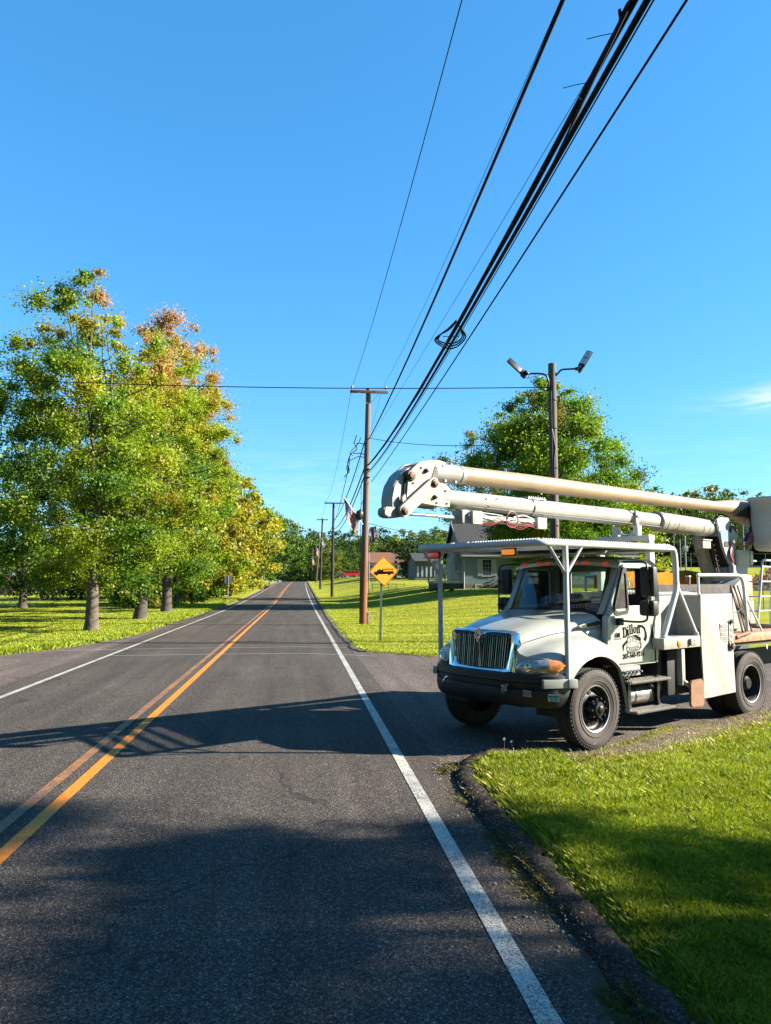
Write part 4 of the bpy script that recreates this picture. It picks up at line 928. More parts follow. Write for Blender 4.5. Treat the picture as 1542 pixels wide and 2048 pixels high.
# ---- rear white cabinet, pedestal, turret
b = MB(); b.box(4.95, 5.45, .75, 1.45, 1.28, 1.98, .01); b.prism([(4.95,1.98),(5.45,1.98),(5.45,2.16),(5.30,2.16)], .75, 1.45, 'y', .004); P(b, 'rear_cabinet', WHB)
b = MB(); b.box(5.35, 5.85, .92, 1.42, 1.2, 2.40, .02); b.lathe([(.38, 0), (.38, .08), (.30, .10)], (0, 0, 1), (5.5, C_, 2.10), 26); P(b, 'pedestal', mat('grey_pedestal_paint', (0.2486, 0.2546, 0.2486), .5, dirt=(0.168, 0.120, 0.084), dscale=6, damt=.5))
b = MB()
for y0 in (.98, 1.34): b.prism([(4.94,3.20),(5.12,3.25),(5.36,3.25),(5.40,3.13),(5.55,3.03),(5.70,2.92),(5.60,2.84),(5.50,2.45),(5.45,2.34),(5.30,2.42),(5.12,2.72),(5.02,3.0)], y0, y0+.05, 'y', .008)
b.box(5.0, 5.4, 1.0, 1.36, 3.0, 3.04)
tu = P(b, 'turret', mat('pale_blue_grey_steel', (0.2486, 0.2842, 0.3078), .45, var=.08, dirt=(0.150, 0.132, 0.120), dscale=5, damt=.4))
b = MB(); b.box(5.06, 5.30, .974, .979, 2.87, 3.02).lathe([(.16, 0), (.15, 0)], (0, 1, 0), (5.1, .977, 3.12), 20); P(b, 'turret_plate_panel', mat('blue_decal', (0.0947, 0.2131, 0.2605), .5), tu)
b = MB(); b.prism(rr(5.16, 5.40, 2.72, 2.82, .045, 4), .970, .979, 'y'); P(b, 'turret_slot', CHASS, tu); b = MB(); b.prism(rr(5.36, 5.44, 2.98, 3.10, .035, 4), .970, .979, 'y'); P(b, 'turret_slot', CHASS, tu)
b = MB(); b.tube([(4.96, 1.35, 2.92), (5.05, 1.33, 2.6), (5.18, 1.3, 2.2), (5.22, 1.3, 1.3)], .12, 4); P(b, 'lift_cylinder', mat('dirty_cream_cylinder', (0.2723, 0.2368, 0.1658), .55, var=.2, dirt=(0.096, 0.060, 0.036), dscale=12, damt=.8))
b = MB()
for dy in (-.10, -.06): 
    b.tube([(4.97, 1.22+dy, 2.85), (5.04, 1.20+dy, 2.6), (5.13, 1.18+dy, 2.25), (5.19, 1.17+dy, 1.9)], .012, 5)
for k in range(7): b.tube([(5.0+.025*k*1.0-.06, 1.06, 2.75-.09*k), (5.0+.025*k+.14, 1.10, 2.73-.09*k)], .008, 4)
P(b, 'hydraulic_line', BLKH)
b = MB(); b.prism([(5.18,2.92),(5.30,2.74),(5.42,2.45),(5.66,2.38),(5.70,2.30),(5.40,2.32),(5.26,2.42)], 1.0, 1.34, 'y', .01); P(b, 'turret_guard', BLKM)
b = MB(); b.box(4.60, 4.86, 1.06, 1.18, 2.68, 2.82, .01).box(4.58, 4.88, 1.04, 1.2, 2.82, 2.84, .004); P(b, 'junction_box', mat('beige_box', (0.2960, 0.2782, 0.2250), .5, dirt=(0.150, 0.120, 0.084), dscale=10, damt=.5))
b = MB(); b.box(5.44, 5.90, .90, 1.08, 2.39, 2.67, .012).box(5.47, 5.87, .89, .90, 2.42, 2.64, .006); cbx = P(b, 'control_box', mat('grey_beige_box', (0.2842, 0.2842, 0.2486), .5, dirt=(0.180, 0.156, 0.120), dscale=9, damt=.4))
b = MB(); b.box(5.97, 6.06, .92, 1.08, 2.40, 2.66, .008)
for k in range(6): b.tube([(6.06, .98, 2.43+k*.04), (6.14, .97, 2.445+k*.04)], .006, 5); b.lathe([(.014, 0), (.014, .02), (0, .02)], (1, 0, 0), (6.13, .97, 2.445+k*.04), 8)
P(b, 'control_valve', mat('valve_block', (0.3256, 0.3256, 0.3078), .4, metal=.3), cbx)
b = MB(); b.cyl((5.40, .98, 2.82), (5.38, 1.0, 2.2), .055); b.lathe([(.075, 0), (.075, .05), (0, .05)], (0, 0, 1), (5.40, .98, 2.79), 14); P(b, 'rotary_pipe', mat('grey_pipe', (0.2368, 0.2309, 0.2131), .5, metal=.3, dirt=(0.120, 0.072, 0.048), dscale=9, damt=.6))
# ---- booms
def ang(a, b_, n=20): return [tuple(Vector(a).lerp(Vector(b_), t)) for t in np.linspace(0, 1, n)]
yb = 1.17
b = MB(); q = [(-1.10,3.495),(.2,3.50),(1.3,3.49),(3.0,3.475),(4.6,3.465),(5.25,3.46)]; b.tube([(x, yb, z) for x, z in q], [.122,.122,.120,.112,.100,.098], 22)
ub = P(b, 'upper_boom', BOOM, smooth=60)
b = MB(); b.tube([(-1.66, yb, 3.49), (-1.16, yb, 3.495), (-1.10, yb, 3.495)], [.120, .128, .128], 22); b.lathe([(.13, -.012), (.136, 0), (.13, .012)], (1, 0, 0), (-1.17, yb, 3.495), 26)
for x in (-1.46, -1.28): b.box(x-.015, x+.015, yb-.02, yb+.02, 3.61, 3.635); b.box(x-.015, x+.015, yb-.10, yb-.07, 3.37, 3.40)
P(b, 'boom_collar', BOOMW, ub)
# flared fibreglass tip hood
b = MB(); rows = []
for x, zt, zb, hw in ((5.20,3.56,3.362,.10),(5.6,3.60,3.34,.115),(6.0,3.63,3.25,.15),(6.3,3.64,3.16,.17),(6.52,3.62,3.14,.17),(6.62,3.53,3.22,.15)):
    rows.append([(x, yb-hw*math.sin(R(a))*(1 if 1 else 1), (zt+zb)/2+(zt-zb)/2*math.cos(R(a))) for a in range(0, 361, 20)])
b.grid(rows); b.add(rows[-1][:-1], [tuple(range(18))]); P(b, 'boom_tip_cover', BOOM, ub, smooth=60)
b = MB(); b.prism([(5.62,3.29),(6.12,3.50),(6.35,3.50),(6.30,3.40),(6.10,3.30)], yb-.175, yb-.15, 'y'); P(b, 'tip_opening', CHASS, ub)
b = MB(); b.cyl((6.42, .80, 3.36), (6.42, 1.5, 3.36), .055); b.lathe([(.11, 0), (.12, .03), (.11, .14), (0, .14)], (0, 1, 0), (6.5, .92, 3.22), 20); P(b, 'bucket_pivot', BOOMW, ub)
b = MB(); q = [(-1.62,3.175),(-1.30,3.17),(.25,3.15),(1.2,3.135),(2.5,3.12),(3.4,3.095)]
b.tube([(x, yb, z) for x, z in q], [.095,.118,.122,.126,.128,.128], 22)
lb = P(b, 'lower_boom', BOOMW, smooth=60)
b = MB(); b.tube([(x, yb, z) for x, z in ((3.34,3.10),(3.40,3.10),(4.6,3.065),(4.92,3.055),(5.05,3.05))], [.165,.165,.158,.15,.12], 24); P(b, 'boom_sleeve', mat('grimy_white_sleeve', (0.281, 0.270, 0.233), .5, var=.1, dirt=(0.120, 0.084, 0.054), dscale=7, damt=.85), lb)
b = MB()
for x, r in ((3.36,.172),(3.50,.170),(3.80,.167),(4.60,.162),(4.80,.158)): b.lathe([(r-.01, -.012), (r, -.008), (r, .008), (r-.01, .012)], (1, 0, 0), (x, yb, 3.10-(x-3.36)*.028), 30)
P(b, 'clamp_band', GALV, lb)
b = MB()
for x, r, zz in ((.21,.131,3.15),(2.50,.137,3.12)): b.lathe([(r-.01, -.008), (r, -.006), (r, .006), (r-.01, .008)], (1, 0, 0), (x, yb, zz), 30)
P(b, 'boom_strap', BLKM, lb)
b = MB(); b.box(2.56, 2.64, yb-.16, yb-.12, 2.95, 3.22, .006); b.box(2.58, 2.66, yb-.175, yb-.15, 3.12, 3.16, .004); P(b, 'boom_latch', BOOMW, lb)
b = MB(); b.box(.12, .50, yb-.08, yb+.08, 3.262, 3.278)
for k in range(8): b.box(.13+k*.047, .145+k*.047, yb-.08, yb+.08, 3.278, 3.30)
P(b, 'boom_step_pad', GALV, lb)
# elbow
plate = [(-1.84,3.60),(-1.97,3.57),(-2.10,3.47),(-2.16,3.36),(-2.19,3.06),(-1.99,3.06),(-1.61,3.03),(-1.47,3.04),(-1.47,3.12),(-1.60,3.13),(-1.60,3.20),(-1.47,3.22),(-1.45,3.26),(-1.51,3.31),(-1.68,3.35),(-1.70,3.52),(-1.52,3.60),(-1.65,3.625)]
b = MB(); b.prism(plate, .98, 1.02, 'y', .006); b.prism(plate, 1.28, 1.32, 'y', .006)
b.box(-2.0, -1.5, 1.02, 1.28, 3.05, 3.08); b.prism([(-1.97,3.55),(-1.84,3.60),(-1.6,3.62),(-1.6,3.60),(-1.84,3.57)], 1.02, 1.28, 'y')
el = P(b, 'elbow_plate', RUSTW, smooth=30)
b = MB(); cov = [(-1.88,3.575),(-2.10,3.49),(-2.24,3.40),(-2.34,3.25),(-2.375,3.10),(-2.37,2.97),(-2.20,2.97),(-2.17,3.25),(-2.10,3.42)]
b.prism(cov, 1.03, 1.25, 'y', .012); P(b, 'elbow_cover', mat('grey_white_elbow_cover', (0.2842, 0.2842, 0.2664), .5, var=.1, dirt=(0.120, 0.102, 0.084), dscale=6, damt=.5), el, smooth=50)
b = MB(); b.prism([(-2.27,3.10),(-2.22,3.16),(-2.17,2.96),(-2.24,2.93)], .96, 1.0, 'y', .004); P(b, 'elbow_fin', BOOMW, el)
b = MB(); b.prism([(-2.50,2.985),(-2.53,2.95),(-2.53,2.885),(-2.47,2.855),(-2.36,2.855),(-2.20,2.885),(-2.17,2.93),(-2.22,2.99)], .98, 1.12, 'y', .015); P(b, 'elbow_foot', mat('grey_foot_steel', (0.2131, 0.2013, 0.1835), .5, metal=.2, dirt=(0.072, 0.054, 0.036), dscale=7, damt=.7), el)
def link(b, p, q, r0, r1, y0, y1, n=10):
    p, q = np.array(p), np.array(q); d = q-p; a0 = math.atan2(d[1], d[0]); o = []
    for k in range(n+1): a = a0+math.pi/2+math.pi*k/n; o.append((p[0]+r0*math.cos(a), p[1]+r0*math.sin(a)))
    for k in range(n+1): a = a0-math.pi/2+math.pi*k/n; o.append((q[0]+r1*math.cos(a), q[1]+r1*math.sin(a)))
    b.prism(o, y0, y1, 'y', .006)
b = MB(); link(b, (-1.79,3.31), (-2.27,2.94), .075, .075, .91, .965); link(b, (-1.79,3.31), (-2.27,2.94), .06, .06, 1.15, 1.20); P(b, 'elbow_link', RUSTW, el)
b = MB()
for (x, z, r) in ((-2.12,3.39,.072),(-1.79,3.31,.055),(-2.27,2.94,.055),(-1.73,3.15,.03),(-1.87,3.47,.03)):
    b.lathe([(r, .30), (r, 0), (r*.85, -.012), (r*.6, -.014), (r*.55, -.03), (0, -.032)], (0, 1, 0), (x, .905 if r > .05 and x != -2.12 else .965, z), 18)
P(b, 'pivot_pin', mat('greasy_brown_pin', (0.0592, 0.0385, 0.0266), .5, metal=.5, var=.4, scale=20), el)
b = MB(); b.prism([(-1.78,3.40),(-1.73,3.34),(-1.68,3.36),(-1.68,3.52),(-1.72,3.54)], .972, .98, 'y'); P(b, 'plate_recess', mat('dark_recess', (0.0710, 0.0651, 0.0592), .7), el)
b = MB()
for (x, z) in ((-1.95,3.50),(-1.60,3.55),(-2.02,3.12),(-1.70,3.08),(-1.55,3.24),(-1.53,3.08),(-2.08,3.30)): b.lathe([(.014, .0), (.013, -.010), (0, -.011)], (0, 1, 0), (x, .978, z), 6)
P(b, 'plate_bolts', BLKM, el)
b = MB(); b.prism([(-2.12,3.47),(-2.19,3.36),(-2.215,3.08),(-2.17,3.02),(-2.165,3.36)], 1.0, 1.24, 'y', .004); P(b, 'elbow_gap_shade', CHASS, el)  # solid dark strip painted in for the shade between plate and cover
b = MB()
for x in (-1.2, -.9, .7, 1.9, 3.0): b.lathe([(.012, 0), (.010, -.012), (0, -.014)], (0, .35, 1), (x, yb-.05, 3.03 if x < 2 else 3.0), 6)
for x, z in ((-.75, 3.20), (-.72, 3.10), (-.55, 3.21), (1.6, 3.2)): b.lathe([(.016, 0), (.014, -.010), (0, -.012)], (0, 1, 0), (x, yb-.122, z), 6)
P(b, 'boom_fastener', BLKM, lb)
b = MB(); b.tube([(-1.0, yb-.10, 3.075), (.2, yb-.11, 3.055), (1.4, yb-.115, 3.04), (2.4, yb-.118, 3.02), (3.3, yb-.12, 2.995)], .006, 5); P(b, 'boom_hydraulic_line', BLKM, lb)
# cylinder under the lower boom
b = MB(); b.cyl((-2.20, 1.10, 2.93), (-1.15, 1.10, 2.925), .022, 14); P(b, 'cylinder_rod', CHR, smooth=60)
b = MB(); b.cyl((-1.2, 1.10, 2.925), (.32, 1.10, 2.93), .052, 18); b.box(-1.24, -1.12, 1.0, 1.2, 2.85, 3.02, .01); b.tube(smoothpts([(.30, 1.1, 2.93), (.42, 1.1, 2.94), (.48, 1.12, 3.02)], 8), .02, 6); cyl = P(b, 'elbow_cylinder', BOOMW, smooth=50)
for x0, x1, z0, z1 in ((-1.12,-.95,2.84,3.01),(.13,.32,2.83,2.985)):
    b = MB(); b.box(x0, x1, .93, 1.0, z0, z1, .008); bx_ = P(b, 'cylinder_box', mat('grey_white_box', (0.3434, 0.3434, 0.3078), .5, dirt=(0.180, 0.156, 0.120), dscale=12, damt=.4), cyl)
    b = MB(); b.box(x0+.02, x1-.02, .926, .93, z0+.02, z1-.02)
    P(b, 'box_notice', mat('speckled_notice', (0.2368, 0.2368, 0.2190), .6, var=.4, scale=60), cyl, smooth=0)
b = MB(); rg = random.Random(4)
for k in range(3):
    dz = -.013*k; b.tube(smoothpts([(-.97, .98, 2.87+dz), (-.75, .96, 2.865+dz), (-.55, .95, 2.885-dz), (-.38, .94, 2.86+dz), (-.20, .95, 2.86+dz*2), (-.02, .96, 2.885+dz), (.14, .97, 2.855+dz)], 30), .0055, 6)
b.tube(smoothpts([(-.45, .94, 2.87), (-.50, .93, 2.95), (-.42, .93, 3.04), (-.33, .93, 3.02), (-.27, .93, 2.93), (-.33, .93, 2.84), (-.43, .93, 2.83), (-.50, .93, 2.88), (-.46, .93, 2.97)], 40), .009, 6)
P(b, 'red_hose', REDH, cyl, smooth=60)
b = MB(); b.tube(smoothpts([(-.95, 1.0, 2.99), (-.7, .97, 2.93), (-.5, .96, 2.90), (-.3, .97, 2.97), (-.1, .98, 3.0), (.1, .98, 2.96)], 30), .010, 6); b.tube(smoothpts([(-.9, 1.0, 3.0), (-.6, .97, 2.98), (-.3, .96, 2.93), (0, .97, 2.92), (.1, .98, 2.9)], 30), .008, 6); P(b, 'white_hose', TUBEW, cyl)
# bundle of hoses at the tip
b = MB()
for k in range(9):
    o = .012*(k % 3); p = .012*(k//3)
    b.tube(smoothpts([(6.02+o, 1.02+p, 3.46), (6.14+o, 1.0+p, 3.38), (6.20+o, .98+p, 3.22), (6.12+o, .97+p, 3.06), (5.98+o, .97+p, 2.95), (5.90+o, .97+p, 2.84)], 30), .013, 5)
P(b, 'black_hose_bundle', mat('dark_red_black_hose', (0.0266, 0.0081, 0.0104), .5), smooth=60)
b = MB()
for k in range(7):
    o = .018*k
    b.tube(smoothpts([(5.95, .96+.01*k, 2.86+o*.2), (6.12, .95, 2.92+o), (6.24-.01*k, .94, 2.98+o*.6), (6.16, .93, 2.86+o), (5.95, .93, 2.76+o*.4), (5.75, .95, 2.74), (5.52, .96, 2.80-o*.3), (5.34+.012*k, .95, 2.70), (5.30+.012*k, .94, 2.56), (5.42+.01*k, .94, 2.42), (5.50+.01*k, .95, 2.28), (5.46, .97, 2.15)], 50), .011, 5)
P(b, 'red_hose_bundle', mat('faded_red_hose', (0.2486, 0.0592, 0.0592), .5, var=.2), smooth=60)
b = MB(); b.tube([(6.05, 1.0, 3.25), (6.06, 1.0, 2.66)], .028, 8); P(b, 'white_pipe', BOOMW)
# ---- bucket (basket)
b = MB(); x0, x1, y0, y1 = 6.10, 6.95, .30, .98; rows = []
for z, e in ((3.66,.030),(3.645,.036),(3.60,.03),(3.55,.0),(3.2,-.005),(2.80,-.02),(2.70,-.04),(2.665,-.09),(2.655,-.2)):
    rows.append([(x, y, z) for x, y in rr(x0-e, x1+e, y0-e, y1+e, max(.05, .07+min(e, 0)*.2), 5)])
rows = [r+r[:1] for r in rows]; b.grid(rows); b.add(rows[-1][:-1], [tuple(range(len(rows[-1])-1))])
inner_ = [[(x, y, z) for x, y in rr(x0+.03, x1-.03, y0+.03, y1-.03, .06, 5)] for z in (3.655, 2.75)]; inner_ = [r+r[:1] for r in inner_]; b.grid(inner_); b.grid([rows[0], inner_[0]])
bk = P(b, 'bucket', mat('translucent_white_fibreglass', (.40, .40, .37), .4, var=.05, dirt=(0.300, 0.264, 0.204), dscale=3, damt=.5), smooth=50)
b = MB(); b.box(6.28, 6.80, y0-.012, y0+.02, 3.05, 3.16, .01); P(b, 'bucket_step', mat('grey_bucket_panel', (0.2960, 0.2960, 0.2960), .5), bk)
for p_ in (): pass
# ---- rear ladder
b = MB()
for y in (.96, 1.34):
    b.tube(smoothpts([(6.20, y, 1.28), (6.33, y, 1.78), (6.48, y, 2.42), (6.54, y, 2.50), (6.62, y, 2.50), (7.0, y, 2.50)], 20), .022, 6)
for x, z in ((6.27,1.55),(6.34,1.82),(6.41,2.1),(6.48,2.38)): b.box(x-.02, x+.5, .96, 1.0, z-.015, z+.015, .004); b.box(x-.02, x+.02, .96, 1.34, z-.015, z+.015, .004)
b.tube([(6.72, .97, 1.28), (6.86, .97, 2.49)], .018, 6)
P(b, 'rear_ladder', mat('ladder_aluminium', (0.3256, 0.3315, 0.3434), .4, metal=.5))
# mud flap / rear triangle reflector
b = MB(); b.prism([(4.52,1.08),(4.60,1.08),(4.57,1.0)], .0, .01, 'y'); P(b, 'reflector', SW, smooth=0)

# ---- loose things carried on the truck: each a thing of its own
def on_truck(o): o.location = TR.location; o.rotation_euler = TR.rotation_euler; return o
b = MB(); rows = []
for i, x in enumerate(np.linspace(3.0, 5.56, 30)):
    row = []
    for t, (y, z) in zip(range(9), ((1.52,1.98),(1.53,2.10),(1.55,2.22),(1.60,2.27),(1.85,2.30),(2.10,2.27),(2.16,2.2),(2.18,2.08),(2.19,1.98))):
        rg_ = random.Random(i*31+t); row.append((x+rg_.uniform(-.01, .01), y+.012*math.sin(x*9+t), z+.018*math.sin(x*4.3+t*.7)+rg_.uniform(-.006, .006)-(.04 if x > 5.45 and z > 2.2 else 0)))
    rows.append(row)
b.grid(rows); b.add(rows[-1], [tuple(range(9))]); b.add(rows[0], [tuple(range(9))[::-1]])
on_truck(b.build('tarp', TARP, None, smooth=50, label='bright yellow tarp draped over the load behind the truck cab', cat='tarp'))
b = MB(); b.box(3.05, 5.45, 1.56, 2.15, 1.2, 1.985, .01); P(b, 'far_cargo_bin', WHB)
for k in range(7):
    rg_ = random.Random(k); b = MB(); x = 4.02+.035*k; xb = 4.12+.05*k
    b.tube([(xb+rg_.uniform(-.01, .01), .16+.02*(k % 2), 1.262), ((x+xb)/2+.01, .22, 1.65), (x, .28+.02*(k % 3), 2.04-.02*(k % 3))], .014, 6)
    on_truck(b.build('pruner_pole', mat('weathered_pole_wood', (0.1066, 0.0770, 0.0592), .8, var=.3, scale=14) if k == 0 else bpy.data.materials['weathered_pole_wood'], None, label='thin brown pole, %s, leaning behind the white toolbox door' % ['leftmost of seven', 'second from the left', 'third from the left', 'middle of seven', 'third from the right', 'second from the right', 'rightmost of seven'][k], cat='pole', group='pruner poles leaning on the truck rail'))
b = MB(); b.lathe([(0, 0), (.034, 0), (.040, .115), (.042, .12)], (0, 0, 1), (3.31, .60, 2.058), 18); 
cup = empty('paper_cup', (0, 0, 0), label='brown paper cup with white lid standing on the truck board wall', cat='cup'); on_truck(cup)
P(b, 'cup_body', mat('brown_cardboard', (0.1776, 0.0770, 0.0474), .6), cup); b = MB(); b.lathe([(.044, .112), (.045, .125), (.038, .135), (0, .135)], (0, 0, 1), (3.31, .60, 2.058), 18); P(b, 'lid', SW, cup)
cone = empty('safety_barrel', (0, 0, 0), label='orange mesh covered barrel on the truck deck behind the ladder', cat='barrel'); on_truck(cone)
b = MB(); b.lathe([(0, 0), (.30, 0), (.30, .50), (.28, .52)], (0, 0, 1), (7.0, 1.75, 1.205), 26); P(b, 'barrel_base', mat('grey_barrel', (0.2072, 0.2013, 0.1894), .6), cone)
b = MB(); b.lathe([(.29, .52), (.285, 1.0), (.27, 1.02), (0, 1.02)], (0, 0, 1), (7.0, 1.75, 1.205), 26); P(b, 'orange_mesh', mat('orange_mesh_plastic', (0.4736, 0.1480, 0.0296), .5, var=.3, scale=40), cone)
# ================================================================== trees
def leaf_mat(name, trans=.42, sat=1.0):
    m = bpy.data.materials.new(name); m.use_nodes = True; nt = m.node_tree; nt.nodes.clear()
    o = N(nt, 'ShaderNodeOutputMaterial'); a = N(nt, 'ShaderNodeAttribute', attribute_name='tint')
    g = N(nt, 'ShaderNodeNewGeometry'); nz = N(nt, 'ShaderNodeTexNoise'); nz.inputs['Scale'].default_value = 1.3; nz.inputs['Detail'].default_value = 3; L(nt, g.outputs['Position'], nz.inputs[0])
    c = mixc(nt, 1.0, a.outputs['Color'], ramp(nt, nz.outputs['Fac'], [(.3, (.78,)*3), (.7, (1.22,)*3)]), 'MULTIPLY')
    p = N(nt, 'ShaderNodeBsdfPrincipled'); p.inputs['Roughness'].default_value = .5; p.inputs['Specular IOR Level'].default_value = .3; L(nt, c, p.inputs['Base Color'])
    t = N(nt, 'ShaderNodeBsdfTranslucent'); L(nt, mixc(nt, 1.0, c, (1.25, 1.35, .55), 'MULTIPLY'), t.inputs[0])
    mx = N(nt, 'ShaderNodeMixShader'); mx.inputs[0].default_value = trans; L(nt, p.outputs[0], mx.inputs[1]); L(nt, t.outputs[0], mx.inputs[2]); L(nt, mx.outputs[0], o.inputs[0])
    return m
LEAF = leaf_mat('leaf_green')
BARK = mat('grey_brown_bark', (.085, .070, .052), .9, var=.4, scale=3.0, bump=.05, bscale=9, dirt=(.06, .045, .035), dscale=5, damt=.7)
BARKD = mat('dark_bark', (0.056, 0.044, 0.036), .95, var=.4, scale=4, bump=.03, bscale=12)

def leaves(name, C, Rr, cols, n, size, rng, parent, flat=.75, up=.35, sig=.56):
    """n leaf faces spread over clusters (centres C, radii Rr, colours cols)"""
    w = Rr**2.0*rng.uniform(.5, 1.5, len(Rr)); w = w/w.sum(); k = rng.choice(len(C), n, p=w)
    d = rng.standard_normal((n, 3)); d /= np.linalg.norm(d, axis=1)[:, None]
    an = rng.uniform(.65, 1.45, (len(C), 3)); an[:, 2] *= flat; r = np.minimum(np.abs(rng.normal(.0, sig, n))+.15*rng.random(n), 1.32)
    P_ = C[k]+d*r[:, None]*Rr[k][:, None]*an[k]
    nrm = rng.standard_normal((n, 3)); nrm[:, 2] += up; nrm += d*.8; nrm /= np.linalg.norm(nrm, axis=1)[:, None]
    t = np.cross(nrm, rng.standard_normal((n, 3))); t /= np.linalg.norm(t, axis=1)[:, None]; b_ = np.cross(nrm, t)
    s = size*rng.uniform(.6, 1.35, n)[:, None]
    V = np.stack([P_-t*s*.5, P_+b_*s*.36+t*s*.08, P_+t*s*.55+nrm*s*.12, P_-b_*s*.36+t*s*.08], 1).reshape(-1, 3)
    F = np.arange(4*n).reshape(n, 4)
    v = rng.uniform(.84, 1.16, (n, 1)); c = cols[k]*v; c = c*(1+rng.normal(0, .05, (n, 3)))
    c = np.clip(c, 0, 1); c = np.concatenate([c, np.ones((n, 1))], 1); c = np.repeat(c, 4, 0)
    return npmesh(name, V, F, LEAF, parent, attr=c)

def wood(b, p0, p1, r0, r1, rng, n=6, seg=7, wob=.10):
    p0, p1 = np.array(p0, float), np.array(p1, float); Ln = np.linalg.norm(p1-p0); pts = []
    off = np.zeros(3)
    for i in range(seg):
        t = i/(seg-1); off = off+rng.normal(0, wob*Ln/seg, 3)*(0 < i < seg-1); pts.append(p0+(p1-p0)*t+off*math.sin(math.pi*t))
    b.tube([tuple(p) for p in pts], [r0+(r1-r0)*(i/(seg-1))**.8 for i in range(seg)], n)
    return pts

GREEN = np.array([.075, .145, .009]); LIME = np.array([.205, .27, .012]); YELG = np.array([.31, .27, .018]); ORNG = np.array([.34, .20, .06]); PINK = np.array([.37, .21, .15]); DKG = np.array([.021, .046, .009]); MIDG = np.array([.050, .095, .011]); OLIVE = np.array([.18, .175, .019]); FARG = np.array([.068, .108, .019])
def pick(rng, pal):
    w = np.array([p[0] for p in pal]); k = rng.choice(len(pal), p=w/w.sum()); return pal[k][1]
def tree(name, loc, H, env, base, ncl, nleaf, size, palf, seed, trunk_r=.3, leaders=4, fork=.22, label=None, group=None, clr=(.55, 1.0), bark=None, lean=(0, 0), shell=.6, cat='tree', wood_n=60, sig=.56, flat=.75):
    """env(t) -> crown radius (x, y) at height fraction t between base and H"""
    rng = np.random.default_rng(seed); root = empty(name, loc, label=label, cat=cat, group=group)
    C = []; cols = []; Rr = []
    while len(C) < ncl:
        t = rng.random(); rx, ry, ox, oy = env(t)
        a = rng.uniform(0, 2*math.pi); q = rng.random()**shell
        x, y = ox+rx*q*math.cos(a), oy+ry*q*math.sin(a); z = base+(H-base)*t
        if rng.random() > (rx*ry)/max(env(.35)[0]*env(.35)[1], .01)+.25: continue
        C.append((x, y, z)); Rr.append(rng.uniform(*clr)*(.72 if t > .8 else 1)*rng.choice([.55, .8, 1, 1.25])); cols.append(palf(rng, t, (x, y, z)))
    C = np.array(C); Rr = np.array(Rr); cols = np.array(cols)
    b = MB(); fz = base+(H-base)*fork if leaders > 1 else H*.75; fz = min(fz, H*.5) if leaders > 1 else fz
    f = np.array([lean[0]*.4, lean[1]*.4, fz*.55 if leaders > 1 else fz])
    # flared trunk
    pts = [(0, 0, -.25), (0, 0, .05), (lean[0]*.05, lean[1]*.05, .5), (f[0]*.5, f[1]*.5, f[2]*.6), tuple(f)]
    b.tube(pts, [trunk_r*1.5, trunk_r*1.25, trunk_r*1.02, trunk_r*.93, trunk_r*.85], 14)
    stems = [np.array(p) for p in pts[2:]]; tips = []
    if leaders > 1:
        for k in range(leaders):
            a = 2*math.pi*k/leaders+rng.uniform(-.4, .4); e = env(.6); q = rng.uniform(.25, .5) if k else .08
            tip = np.array([e[2]+e[0]*q*math.cos(a), e[3]+e[1]*q*math.sin(a), H*rng.uniform(.8, .95)])
            mid = f+(tip-f)*.35+np.array([math.cos(a), math.sin(a), 0])*.35
            r0 = trunk_r*rng.uniform(.42, .6); s = wood(b, f-np.array([0, 0, .2]), mid, r0, r0*.7, rng, 7, 5); s += wood(b, mid, tip, r0*.7, .025, rng, 6, 9); stems += [np.array(p) for p in s]
    else:
        s = wood(b, f, (lean[0], lean[1], H*.95), trunk_r*.8, .03, rng, 7, 9); stems += [np.array(p) for p in s]
    S = np.array(stems)
    order = rng.permutation(len(C))[:wood_n]
    for i in order:
        c = C[i]; d = np.linalg.norm((S-c)*np.array([1, 1, 1.0])+np.array([0, 0, 0]), axis=1)+np.where(S[:, 2] > c[2]-.3, 3, 0); s0 = S[np.argmin(d)]
        Ln = np.linalg.norm(c-s0); r0 = min(.016+.013*Ln, trunk_r*.35)
        wood(b, s0, c, r0, .008, rng, 5, 6, .16)
    P_t = b.build('trunk', bark or BARK, root, smooth=60)
    leaves('crown', C, Rr, cols, nleaf, size, rng, root, flat=flat, sig=sig)
    return root

def maple_pal(zt, H, warm=1.0, red=1.0):
    """spring maple: green below, yellow to pinkish new growth above, yellower to the right"""
    def f(rng, t, p):
        s = t*1.0+.07*p[0]*warm*.5+rng.normal(0, .13)
        if s > .93: return PINK*.75+ORNG*.35 if rng.random() < .75*red else ORNG
        if s > .78: return ORNG*.55+YELG*.5 if rng.random() < .55*red else YELG*.8
        if s > .58: return YELG*.75+LIME*.25 if rng.random() < .5*warm else LIME
        if s > .34: return LIME*.9 if rng.random() < .6 else (YELG*.7 if rng.random() < .3*warm else GREEN*1.2)
        return LIME*.8 if rng.random() < .45 else GREEN*1.05
    return f
def pal(*cs):
    def f(rng, t, p): return pick(rng, cs)*rng.uniform(.85, 1.15)
    return f
def P2(px, py): # ground point for a pixel below the horizon on the flat near ground
    r = np.array([math.cos(PSI), -math.sin(PSI), 0]); fw = np.array([math.sin(PSI)*math.cos(PITCH), math.cos(PSI)*math.cos(PITCH), math.sin(PITCH)]); u = np.cross(r, fw)
    d = fw+r*(px-771)/FPX-u*(py-1024)/FPX; t = -EYE/d[2]; return d[0]*t, d[1]*t
def gl(x, y, dz=0): return (x, y, float(gz(x, y))+dz)
def lerpenv(rows):
    ts = [r[0] for r in rows]
    return lambda t: tuple(np.interp(t, ts, [r[i] for r in rows]) for i in range(1, 5))

